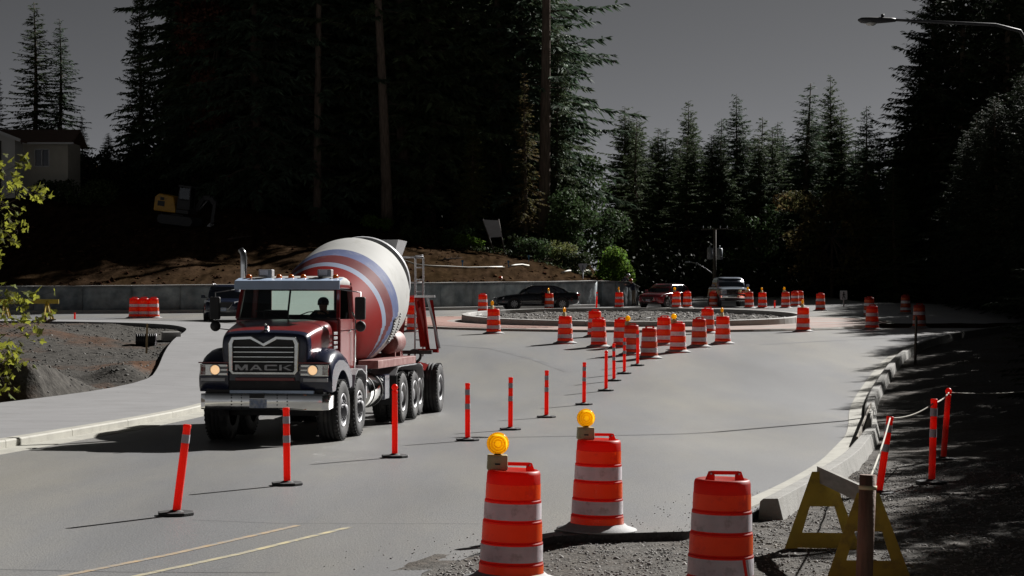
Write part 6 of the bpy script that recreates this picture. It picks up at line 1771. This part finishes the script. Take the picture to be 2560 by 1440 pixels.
# visor, marker lights, beacons, stack
vz = MB(); rings = []
for x in (-.99, -.5, 0, .5, .99):
    y = .60 + .05 * (x / .99) ** 2
    rings.append([(x, y, 2.715), (x, y + .025, 2.875), (x, y + .33, 2.93), (x, y + .35, 2.915), (x, y + .05, 2.862), (x, y + .02, 2.71)])
vz.loft(rings, 0, True, False); vz.build('sun_visor', m_visor, TR, bevel=.008)
for x in (-.80, -.23, 0, .23, .84):
    MB().lathe([(0, .075), (.03, .07), (.05, .05), (.055, .02), (.055, 0)], 12, 0, Matrix.Translation((x, 1.0, 2.925)) @ Matrix.Scale(1.4, 4, (0, 1, 0))).build('marker_light', m_sig, TR)
for x in (-.50, .62):
    bc = MB().box((x, 1.12, 3.02), (.26, .2, .14)).build('beacon_box', m_grey, TR, bevel=.015); MB().box((x - .02, 1.01, 3.03), (.16, .012, .09)).build('beacon_lens', m_dwhite, bc)
MB().tube([(-1.20, 2.12, 1.0), (-1.20, 2.12, 3.20), (-1.20, 2.12, 3.36), (-1.22, 2.14, 3.43), (-1.27, 2.18, 3.49)], [.062, .062, .062, .06, .056], 16, 0, False).build('exhaust_stack', m_chrome, TR)
MB().tube([(-1.20, 2.12, 1.4), (-1.20, 2.12, 2.5)], .10, 18).build('muffler_shield', m_alu, TR)
# mirrors
def mirror(s, arm_y):
    mx = s * 1.36
    mm = MB().box((mx, arm_y - .02, 2.37), (.20, .08, .42)).build('mirror', m_chass, TR, bevel=.03)
    MB().box((mx, arm_y + .024, 2.37), (.16, .006, .37)).build('mirror_glass', m_chrome, mm)
    MB().tube([(s * .95, .85, 2.72), (mx, arm_y, 2.66), (mx, arm_y, 2.0), (s * .95, .85, 1.95)], .013, 6).build('mirror_arm', m_alu, mm)
    MB().lathe([(0, -.05), (.06, -.045), (.095, -.015), (.10, .01), (0, .012)], 18, 0, Matrix.Translation((mx, arm_y, 2.04)) @ Matrix.Rotation(R(-90), 4, 'X')).build('round_mirror', m_chass, mm)
mirror(-1, .72); mirror(1, .75)

# drum: lathed about its own leaning axis, colour bands are painted on
DT = Matrix.Translation((0, 2.62, 1.80)) @ Matrix.Rotation(R(-(90 - 12.5)), 4, 'X')
def dT(a): return DT @ Matrix.Translation((0, 0, a))
prof = [(0, 0.0), (.55, .0), (.78, .06), (.86, .22), (.93, .50), (.99, .80), (1.045, 1.10), (1.115, 1.5), (1.148, 1.72), (1.20, 2.2), (1.228, 2.7), (1.238, 3.1), (1.24, 3.5), (1.235, 3.9), (1.20, 4.15), (1.12, 4.5), (1.0, 4.95), (.86, 5.4), (.72, 5.85), (.60, 6.25), (.56, 6.45), (.60, 6.47), (.60, 6.52), (.52, 6.52), (.45, 6.2)]
def band_mat(z):
    return 4 if z < .14 else 0 if z < 1.5 else 1 if z < 1.72 else 2 if z < 2.2 else 3 if z < 2.7 else 4
mats_ = [band_mat((prof[i][1] + prof[i + 1][1]) / 2) for i in range(len(prof) - 1)]
pz_ = np.array([p[1] for p in prof]); pr_ = np.array([p[0] for p in prof])
fine = []
for i, p in enumerate(prof):
    fine.append(p)
    if i < len(prof) - 1 and .9 < (p[1] + prof[i + 1][1]) / 2 < 3.2:
        n_ = int((prof[i + 1][1] - p[1]) / .045)
        for q in range(1, n_): fine.append((p[0] + (prof[i + 1][0] - p[0]) * q / n_, p[1] + (prof[i + 1][1] - p[1]) * q / n_))
prof2 = fine
drm = MB().lathe(prof2, 96, 0, DT)
for k_ in range(len(drm.f)):
    i, q = divmod(k_, 96)
    z = (prof2[i][1] + prof2[i + 1][1]) / 2; sn = math.sin(2 * PI * (q + .5) / 96)
    b_ = max(0.0, min(1.0, (sn - .05) / .72)); k1 = 1 - b_
    e0 = 1.5 - .25 * b_; e1 = e0 + .24 * k1; e2 = e1 + .46 * k1; e3 = e2 + .12 * b_ * (1 if b_ < .98 else 0) + .52 * (1 - b_ ** 2)
    drm.m[k_] = 4 if z < .14 else 0 if z < e0 else 1 if z < e1 else 2 if z < e2 else 3 if z < e3 and b_ < .98 else 4
dr = drm.build('mixer_drum', [m_tdred, m_tlight, m_tmar, m_tblue, m_twhite], TR)
MB().lathe([(.93, 5.14), (1.02, 5.14), (1.02, 5.30), (.90, 5.30)], 56, 0, DT).build('track_ring', m_grey, dr)
# bolted hatch on the shell
hat = MB(); th0 = R(20); r_ = 1.243
n1, n2 = 9, 7
vv = []
for i in range(n1):
    for j in range(n2):
        t = th0 + R(-13 + 26 * i / (n1 - 1)); a = 2.3 + .55 * j / (n2 - 1)
        rr_ = np.interp(a, [p[1] for p in prof[5:15]], [p[0] for p in prof[5:15]]) + .012
        vv.append((rr_ * math.cos(t), rr_ * math.sin(t), a))
hat.add(vv, [(i * n2 + j, i * n2 + j + 1, (i + 1) * n2 + j + 1, (i + 1) * n2 + j) for i in range(n1 - 1) for j in range(n2 - 1)], 0, True, DT)
hh = hat.build('hatch', m_twhite, dr)
hbolt = MB()
for i in range(11):
    for j in (0, 1):
        t = th0 + R(-13 + 26 * i / 10); a = 2.34 if j == 0 else 2.81
        hbolt.lathe([(.02, 0), (.02, .02), (0, .022)], 6, 0, DT @ Matrix.Rotation(t, 4, 'Z') @ Matrix.Translation((np.interp(a, [2.2, 2.7, 3.1], [1.215, 1.242, 1.25]), 0, a)) @ RY)
for j in range(5):
    for t in (th0 + R(-12), th0 + R(12)):
        hbolt.lathe([(.02, 0), (.02, .02), (0, .022)], 6, 0, DT @ Matrix.Rotation(t, 4, 'Z') @ Matrix.Translation((1.23, 0, 2.38 + .09 * j)) @ RY)
hbolt.build('hatch_bolt', m_grey, hh)['kind'] = 'stuff'
# pedestals
mb = MB()
for s in (-1, 1): mb.bar((s * .55, 2.35, 1.05), (s * .35, 2.5, 1.75), .12, .16); mb.bar((s * .7, 7.55, 1.1), (s * .80, 7.75, 2.2), .16, .2); mb.bar((s * .7, 8.5, 1.1), (s * .55, 7.9, 2.3), .1, .14)
mb.box((0, 2.42, 1.70), (.9, .2, .3)); mb.box((0, 7.6, 1.25), (1.6, .3, .3)); mb.build('pedestal', m_tred, TR)
MB().tube([(-.16, 7.75, 1.9), (.16, 7.75, 1.9)], .2, 14).build('drum_roller', m_chass, TR)
mb = MB().box((0, 2.25, 1.45), (.5, .5, .5)); mb.build('drum_gearbox', m_chass, TR, bevel=.05)
# deck beam and fenders over the tandem
for s in (-1, 1):
    MB().box((s * 1.03, 5.2, 1.275), (.40, 4.2, .16)).build('deck_beam', m_pink, TR, bevel=.012)
    mb = MB(); pts_ = [(4.9, 1.0), (5.15, 1.15), (5.5, 1.17), (7.8, 1.17), (8.1, 1.1), (8.25, .85)]
    rings = [[(s * .70, y, z), (s * 1.24, y, z), (s * 1.24, y, z + .02), (s * .70, y, z + .02)] for y, z in pts_]
    mb.loft(rings, 0, True, False).build('rear_fender', m_grey, TR)
    MB().box((s * 1.05, 4.98, .72), (.40, .02, .62)).build('mudflap', m_rubber, TR)
    MB().box((s * .98, 2.05, .98), (.46, .10, .62)).build('bracket', m_alu, TR)
    mb = MB(); pts_ = [(.9, .9), (1.0, 1.12), (1.25, 1.22), (1.6, 1.22), (1.95, 1.12), (2.05, .9)]
    rings = [[(s * .80, y, z), (s * 1.22, y, z), (s * 1.22, y, z + .025), (s * .80, y, z + .025)] for y, z in pts_]
    mb.loft(rings, 0, True, False).build('second_fender', m_grey, TR)
tk = MB().lathe([(0, 0), (.27, 0), (.33, .03), (.34, .06), (.34, 1.34), (.33, 1.37), (.27, 1.40), (0, 1.40)], 32, 0, Matrix.Translation((.86, 2.55, .76)) @ Matrix.Rotation(R(-90), 4, 'X')).build('fuel_tank', m_chrome, TR)
for a in (.3, 1.1): MB().lathe([(.342, a), (.352, a), (.352, a + .06), (.342, a + .06)], 32, 0, Matrix.Translation((.86, 2.55, .76)) @ Matrix.Rotation(R(-90), 4, 'X')).build('tank_strap', m_chass, tk)
MB().box((-.9, 3.2, .76), (.6, 1.3, .6)).build('battery_box', m_chass, TR, bevel=.02)
MB().box((.92, 4.35, .80), (.5, .50, .5)).build('tool_box', m_tnavy, TR, bevel=.02)
MB().box((.1, 3.0, .55), (1.3, 3.4, .3)).build('underbody', m_chass, TR)
# water tank lying along the back right
MB().lathe([(0, -.02), (.17, 0), (.235, .06), (.25, .12), (.25, .95), (.235, 1.02), (.17, 1.07), (0, 1.09)], 24, 0, Matrix.Translation((.82, 6.05, 1.66)) @ Matrix.Rotation(R(-90), 4, 'X')).build('water_tank', m_pink, TR)
for y in (6.3, 6.9): MB().box((.82, y, 1.40), (.3, .08, .14)).build('tank_saddle', m_pink, TR)
# rear: hopper, ladder, chute
hp_ = MB(); rings = []
for t, w, l in ((0, .34, .30), (.35, .50, .5), (.75, .62, .62)):
    rings.append([(-w, 8.95 - l * .8, 3.15 + t), (w, 8.95 - l * .8, 3.15 + t), (w, 8.95 + l, 3.15 + t), (-w, 8.95 + l, 3.15 + t)])
hp_.loft(rings, 0, False, False); hp_.build('charge_hopper', m_grey, TR)
lad = MB()
for x in (.92, 1.10): lad.tube([(x, 8.95, 1.3), (x, 8.95, 3.45), (x, 8.9, 3.52)], .022, 8)
for k in range(9): lad.tube([(.92, 8.95, 1.4 + .27 * k), (1.10, 8.95, 1.4 + .27 * k)], .014, 6)
lad.tube([(1.10, 8.95, 3.52), (.55, 8.95, 3.52)], .022, 8); lad.tube([(1.10, 8.95, 2.95), (.55, 8.95, 2.95)], .018, 8)
lad.build('ladder', m_alu, TR)
ch = MB()
rings = []
for t in (0, .5, 1):
    p = Vector((1.02, 8.9, 2.62)).lerp(Vector((1.20, 8.6, 1.52)), t); r = .11
    rings.append([tuple(p + Vector((r * math.cos(a), r * .8 * math.sin(a), 0))) for a in [R(200 + 160 * k / 8) for k in range(9)]] + [tuple(p + Vector(((r - .02) * math.cos(a), (r - .02) * .8 * math.sin(a), 0))) for a in [R(360 - 160 * k / 8) for k in range(9)]])
ch.loft(rings, 0, True, False); ch.build('folded_chute', m_tdred, TR)
mb = MB()
mb.bar((1.10, 8.1, 2.55), (1.40, 7.85, 1.48), .07, .07); mb.bar((1.36, 8.5, 2.55), (1.58, 8.1, 1.5), .06, .06); mb.bar((1.10, 8.1, 1.45), (1.60, 8.0, 1.45), .08, .08)
mb.build('chute_frame', m_tdred, TR)
mb = MB(); mb.bar((1.30, 8.35, 2.62), (1.62, 8.05, 1.5), .035, .05); mb.box((1.25, 8.3, 2.64), (.45, .1, .05)); mb.build('chute_edge', m_alu, TR)
mb = MB(); mb.lathe([(.11, 0), (.16, .02), (.16, .06), (.11, .08), (.11, 0)], 18, 0, Matrix.Translation((1.12, 7.8, 1.33)) @ Matrix.Rotation(R(80), 4, 'X'))
mb.bar((.85, 7.8, 1.42), (1.5, 7.8, 1.42), .12, .08); mb.build('chute_pivot', m_chass, TR)
MB().box((0, 8.4, 1.2), (1.9, .12, .2)).build('rear_crossbeam', m_pink, TR)
for s in (-1, 1): MB().bar((s * .6, 8.4, 1.25), (s * 1.0, 10.1, 1.0), .14, .16).bar((s * 1.0, 10.1, 1.0), (s * 1.0, 10.15, .55), .14, .14).build('booster_arm', m_tdred, TR)
# driver
bpy.context.view_layer.update()
TW = Matrix.Translation(TR.location) @ TR.rotation_euler.to_matrix().to_4x4()
sit = stand(pelvis=(0, .12, .50), waist=(0, .12, .70), chest=(0, .10, .92), neck=(0, .06, 1.07), head=(0, .02, 1.17), crown=(0, .02, 1.27), shL=(.19, .09, 1.0), shR=(-.19, .09, 1.0), elL=(.27, -.12, .82), wrL=(.19, -.33, .90), pmL=(.17, -.40, .93), elR=(-.27, -.12, .82), wrR=(-.19, -.33, .90), pmR=(-.17, -.40, .93),
            hpL=(.10, .06, .46), hpR=(-.10, .06, .46), knL=(.13, -.40, .48), knR=(-.13, -.40, .48), anL=(.13, -.48, .12), anR=(-.13, -.48, .12), toL=(.13, -.60, .07), toR=(-.13, -.60, .07))
drv = person('driver in dark clothes sitting at the wheel inside the mixer truck cab', sit, (m_navy, m_navy, m_navy), TW @ Vector((.48, 1.55, 1.24)), -R(7.3), None, True)

# ================================================================== CARS
m_cg = M('car_glass', (0.035, 0.045, 0.06), rough=.06, var=0, spec=.8, coat=.3)
m_carblk = M('car_trim_black', (0.015, 0.015, 0.017), rough=.5, var=.05)
m_hl = M('headlamp_glass', (0.62, 0.64, 0.66), rough=.12, var=.05, spec=.8)
m_hlon = bpy.data.materials.new('car_lamp_on'); m_hlon.use_nodes = True
_b = m_hlon.node_tree.nodes['Principled BSDF']; _b.inputs['Base Color'].default_value = (.9, .85, .75, 1); _b.inputs['Emission Color'].default_value = (1, .85, .6, 1); _b.inputs['Emission Strength'].default_value = 2.0
def car(name, label, cat, loc, rz, col, P, sides=True):
    """P: L, W, stations for lower body, greenhouse; local front = -y"""
    mp = M(name + '_paint', col, rough=.22, var=.03, scale=2, coat=.8, spec=.5)
    c = thing(name, label, cat, loc, rz)
    W2 = P['W'] / 2
    mb = MB(); rings = []
    for (y, wf, zb, zs) in P['body']:
        w = W2 * wf; h = zs - zb
        half = [(w * .86, zb), (w * .97, zb + .05), (w, zb + h * .32), (w * .992, zb + h * .62), (w * .95, zs - .05), (w * .86, zs - .005), (w * .45, zs + P.get('crown', .02)), (0, zs + P.get('crown', .02) * 1.2)]
        rings.append([(-x, y, z) for x, z in half] + [(x, y, z) for x, z in reversed(half[:-1])])
    mb.loft(rings, 0, True, True)
    b = mb.build('body', mp, c); b.modifiers.new('sub', 'SUBSURF').levels = 1; b.modifiers['sub'].render_levels = 1
    # greenhouse: four corner points at belt and roof
    zb, zr = P['belt'], P['roof']; yf0, yf1, yr1, yr0 = P['gy']; wb, wr = W2 * P.get('gwb', .87), W2 * P.get('gwr', .68)
    g = MB()
    sect = [(zb - .12, yf0, yr0, wb), (zb + (zr - zb) * .5, yf0 + (yf1 - yf0) * .52, yr0 + (yr1 - yr0) * .45, wb + (wr - wb) * .40), (zr - .07, yf1 - .03, yr1 + .03, wr + .02), (zr - .01, yf1 + .15, yr1 - .12, wr - .10), (zr, yf1 + .4, yr1 - .35, wr - .25)]
    def plan(yf, yr, w, z, n=5):
        pts = []
        for k in range(n): pts.append((-w + 2 * w * k / (n - 1), yf - .06 * (1 - (2 * k / (n - 1) - 1) ** 2), z))
        for k in range(n): pts.append((w * (1.0 if 0 < k < n - 1 else .99), yf + (yr - yf) * (k + .5) / n, z))
        for k in range(n): pts.append((w - 2 * w * k / (n - 1), yr + .05 * (1 - (2 * k / (n - 1) - 1) ** 2), z))
        for k in range(n): pts.append((-w * (1.0 if 0 < k < n - 1 else .99), yr + (yf - yr) * (k + .5) / n, z))
        return pts
    g.loft([plan(a, b_, w, z) for z, a, b_, w in sect], 0, True, True)
    g.build('roof', mp, c)
    def gp(t, u, side):  # side glass point: t height 0..1 , u along
        z = zb + .02 + (zr - .10 - zb - .02) * t
        q = (z - (zb - .12)) / (zr - .07 - (zb - .12))
        w = np.interp(z, [s[0] for s in sect], [s[3] for s in sect]); yf = np.interp(z, [s[0] for s in sect], [s[1] for s in sect]); yr = np.interp(z, [s[0] for s in sect], [s[2] for s in sect])
        return (side * (w + .012), yf + .10 + (yr - yf - .2) * u, z)
    cuts = P.get('pillars', (0, .44, .80, 1))
    for s in (-1, 1):
        for i in range(len(cuts) - 1):
            u0, u1 = cuts[i] + .012, cuts[i + 1] - .012
            vs = [gp(t, u, s) for t in (0, .5, 1) for u in (u0, (u0 + u1) / 2, u1)]
            MB().add(vs, [(0, 1, 4, 3), (1, 2, 5, 4), (3, 4, 7, 6), (4, 5, 8, 7)], 0, False).build('side_window', m_cg, c)
    for nm, which in (('windscreen', 0), ('rear_window', 1)):
        vs = []
        for t in (0, .5, 1):
            z = zb + .0 + (zr - .09 - zb) * t
            w = np.interp(z, [s[0] for s in sect], [s[3] for s in sect]) * .93; y = np.interp(z, [s[0] for s in sect], [s[1 + which] for s in sect])
            for k in range(5):
                q = 2 * k / 4 - 1; vs.append((w * q, y + ((-.06 if which == 0 else .05) * (1 - q * q)) + (-.014 if which == 0 else .014), z))
        MB().add(vs, [(r_ * 5 + k, r_ * 5 + k + 1, r_ * 5 + k + 6, r_ * 5 + k + 5) for r_ in (0, 1) for k in range(4)], 0, True).build(nm, m_cg, c)
    # wheels and arches
    r = P['wr_']
    for y in P['wy']:
        for s in (-1, 1):
            T = Matrix.Translation((s * (W2 + .004), y, r)) @ Matrix.Scale(s, 4, (1, 0, 0)) @ RY
            MB().lathe([(r + .065, -.16), (r + .065, -.012), (r + .03, -.004), (0, -.004)], 28, 0, T).build('wheel_arch', m_carblk, c)
            t = MB().lathe([(r * .66, -.2), (r - .03, -.2), (r, -.17), (r, -.03), (r - .03, .006), (r * .68, .008), (r * .64, 0)], 28, 0, T).build('wheel', m_tyre, c)
            rm = MB().lathe([(r * .68, .004), (r * .64, .006), (r * .60, -.03), (r * .3, -.045), (0, -.04)], 24, 1, T)
            for k in range(10 if P.get('spokes', 5) > 5 else 5):
                A = T @ Matrix.Rotation(2 * PI * k / (10 if P.get('spokes', 5) > 5 else 5), 4, 'Z')
                rm.box((0, 0, 0), (r * .56, .05, .03), 0, T=A @ Matrix.Translation((r * .34, 0, -.012)))
            rm.build('rim', [m_alu, m_carblk], t)
    return c, mp
def face(parent, name, pts, mat, th=.03, bevel=.01, smooth=False):
    """small slab from 4 corner points, thickness along +y"""
    vs = [tuple(p) for p in pts] + [(p[0], p[1] + th, p[2]) for p in pts]
    return MB().add(vs, [(0, 1, 2, 3), (7, 6, 5, 4), (0, 4, 5, 1), (1, 5, 6, 2), (2, 6, 7, 3), (3, 7, 4, 0)]).build(name, mat, parent, bevel=bevel)
def front_kit(c, P, mp, hl, grille, gmat=None, lamp=None, plate=True, bars=0):
    yf = P['yf']
    for s in (-1, 1):
        pts = [(s * a, yf + b, z) for a, b, z in hl]
        h = face(c, 'headlight', pts, lamp or m_hl, .06)
    (gw0, gw1, gz0, gz1, gy_) = grille
    g = face(c, 'grille', [(-gw0, yf + gy_, gz0), (gw0, yf + gy_, gz0), (gw1, yf + gy_, gz1), (-gw1, yf + gy_, gz1)], m_carblk, .08)
    for k in range(bars):
        z = gz0 + (gz1 - gz0) * (k + .5) / bars; w = gw0 + (gw1 - gw0) * (k + .5) / bars
        MB().box((0, yf + gy_ - .01, z), (2 * w - .02, .03, (gz1 - gz0) / bars * .42)).build('grille_bar', gmat or m_chrome, g)
    if gmat and not bars:
        MB().tube([(-gw1, yf + gy_ - .01, gz1), (-gw0, yf + gy_ - .015, gz0), (gw0, yf + gy_ - .015, gz0), (gw1, yf + gy_ - .01, gz1)], .018, 6).build('grille_trim', gmat, g)
    lw = P['W'] * .36
    face(c, 'lower_intake', [(-lw, yf - .015, P['zi'][0]), (lw, yf - .015, P['zi'][0]), (lw * .96, yf - .01, P['zi'][1]), (-lw * .96, yf - .01, P['zi'][1])], m_carblk, .06)
    if plate: MB().box((0, yf - .035, P['zp']), (.31, .015, .15)).build('licence_plate', m_plate, c)
    for s in (-1, 1):
        mi = MB().box((s * (P['W'] / 2 + .10), P['gy'][0] + .42, P['belt'] + .08), (.20, .10, .14), 0, top=(.85, .8)).build('door_mirror', mp, c, bevel=.02)
        MB().box((s * (P['W'] / 2 - .02), P['gy'][0] + .42, P['belt'] + .03), (.1, .06, .04)).build('mirror_foot', m_carblk, mi)
def side_kit(c, P, ys=(-.95, .15, 1.2)):
    W2 = P['W'] / 2
    for s in (-1, 1):
        for i in range(len(ys) - 1):
            y0, y1 = ys[i], ys[i + 1]; zs = P['belt'] - .14; zb = .34
            mb = MB()
            for a, b in (((y0, zb), (y0, zs)), ((y1, zb), (y1, zs)), ((y0, zb), (y1, zb))): mb.bar((s * (W2 + .001), a[0], a[1]), (s * (W2 + .001), b[0], b[1]), .008, .012, 0, up=(1, 0, 0))
            d_ = mb.build('door_gap', m_carblk, c)
            MB().box((s * (W2 + .006), y1 - .14, zs - .03), (.03, .2, .03)).build('door_handle', m_carblk, d_, bevel=.008)

# black sedan, side on, nose to the left
SED = dict(L=4.8, W=1.85, belt=.96, roof=1.43, gy=(-1.15, -.32, 1.05, 1.95), wr_=.335, wy=(-1.45, 1.38), yf=-2.40, zi=(.24, .36), zp=.50, pillars=(.0, .42, .78, .97), spokes=10,
           body=[(-2.42, .62, .38, .60), (-2.38, .80, .28, .70), (-2.1, .94, .22, .80), (-1.5, 1.0, .20, .88), (-1.0, 1.0, .20, .93), (0, 1.0, .20, .95), (1.0, 1.0, .20, .98), (1.7, .98, .22, 1.01), (2.15, .93, .27, 1.03), (2.36, .82, .34, 1.0), (2.42, .66, .42, .92)])
p = hit(1341, 774)
sed, mp = car('black_sedan', 'black four-door sedan side-on in front of the long wall', 'car', (p.x, p.y, p.z), R(-90 + 9), (0.006, 0.007, 0.010), SED)
front_kit(sed, SED, mp, [(.50, .03, .60), (.84, .26, .62), (.82, .34, .72), (.52, .08, .70)], (.36, .42, .48, .70, -.02), m_alu)
side_kit(sed, SED, (-1.0, .12, 1.1))
for s in (-1, 1): MB().box((s * .78, 2.34, .86), (.24, .16, .14)).build('tail_light', m_sigr, sed, bevel=.03)
MB().box((0, -.5, .345), (1.853, 1.7, .03)).build('sill_trim', m_alu, sed)
# dark SUV behind the truck on the left
SUV = dict(L=4.65, W=1.84, belt=1.06, roof=1.68, gy=(-1.15, -.45, 1.9, 2.2), wr_=.36, wy=(-1.38, 1.32), yf=-2.30, zi=(.26, .42), zp=.56, gwr=.72, pillars=(.0, .36, .68, .97),
           body=[(-2.32, .66, .42, .72), (-2.28, .84, .30, .86), (-2.0, .96, .24, .97), (-1.4, 1.0, .22, 1.03), (-.9, 1.0, .22, 1.06), (0, 1.0, .22, 1.08), (1.2, 1.0, .22, 1.10), (1.9, .98, .26, 1.10), (2.22, .92, .34, 1.08), (2.32, .80, .42, 1.0)])
p = hit(548, 806)
suv, mp = car('dark_suv', 'dark blue SUV half hidden behind the mixer truck cab', 'car', (p.x + .02, p.y + 2.2, Gz(p.y + 2.2)), R(4), (0.010, 0.015, 0.034), SUV)
front_kit(suv, SUV, mp, [(.52, .0, .80), (.88, .28, .86), (.86, .34, .97), (.50, .06, .90)], (.26, .46, .58, .88, -.03), m_chrome)
side_kit(suv, SUV)
for s in (-1, 1): MB().tube([(s * .62, -.2, 1.69), (s * .63, .2, 1.72), (s * .63, 1.4, 1.72), (s * .62, 1.8, 1.68)], .022, 6).build('roof_rail', m_alu, suv)
for s in (-1, 1): face(suv, 'fog_light', [(s * .62, -2.30, .42), (s * .78, -2.22, .42), (s * .78, -2.22, .50), (s * .62, -2.30, .50)], m_hl, .04)
# red car, three-quarter front
RED = dict(L=4.5, W=1.80, belt=.95, roof=1.47, gy=(-1.10, -.30, 1.25, 2.0), wr_=.33, wy=(-1.36, 1.34), yf=-2.24, zi=(.22, .34), zp=.42, pillars=(.0, .42, .78, .97),
           body=[(-2.26, .60, .36, .62), (-2.22, .80, .27, .72), (-1.95, .94, .21, .83), (-1.4, 1.0, .20, .90), (-.9, 1.0, .20, .94), (0, 1.0, .20, .96), (1.0, 1.0, .20, .99), (1.7, .98, .22, 1.0), (2.1, .92, .30, .98), (2.25, .76, .38, .88)])
p = hit(1652, 769)
red, mp = car('red_car', 'dark red hatchback with sun glinting on its roof, coming round the island', 'car', (p.x + .45, p.y + 2.0, Gz(p.y + 2.0)), R(-33), (0.22, 0.018, 0.030), RED)
front_kit(red, RED, mp, [(.46, .0, .62), (.84, .26, .68), (.82, .32, .76), (.44, .06, .68)], (.30, .46, .38, .66, -.03), m_chrome)
side_kit(red, RED)
# silver pickup, front on
PK = dict(L=5.6, W=1.98, belt=1.28, roof=1.88, gy=(-1.05, -.40, 1.25, 1.55), wr_=.39, wy=(-1.75, 1.75), yf=-2.78, zi=(.42, .54), zp=.62, gwb=.90, gwr=.74, crown=.03, pillars=(.0, .50, .97),
          body=[(-2.80, .80, .50, .98), (-2.76, .93, .42, 1.10), (-2.5, .98, .38, 1.17), (-1.8, 1.0, .36, 1.22), (-1.0, 1.0, .36, 1.25), (0, 1.0, .36, 1.26), (1.5, 1.0, .36, 1.28), (2.6, 1.0, .40, 1.28), (2.78, .97, .46, 1.26)])
p = hit(1834, 769)
pk, mp = car('pickup', 'silver-blue pickup truck facing the camera between two drums', 'pickup', (p.x, p.y + 2.7, Gz(p.y + 2.7)), R(3), (0.30, 0.34, 0.40), PK)
front_kit(pk, PK, mp, [(.60, -.01, .84), (.93, .05, .84), (.93, .06, 1.08), (.60, .0, 1.08)], (.58, .58, .80, 1.10, -.03), m_chrome, bars=3)
side_kit(pk, PK)
bp_ = MB(); rings = []
for x, y in ((-.98, -2.62), (-.94, -2.80), (-.5, -2.87), (.5, -2.87), (.94, -2.80), (.98, -2.62)): rings.append([(x, y, .54), (x, y - .01, .60), (x, y - .01, .74), (x, y, .78), (x, y + .08, .78), (x, y + .08, .54)])
bp_.loft(rings, 0, True, True).build('bumper', m_chrome, pk)
MB().box((0, 2.1, 1.29), (1.7, 1.2, .02)).build('bed_cover', m_carblk, pk)
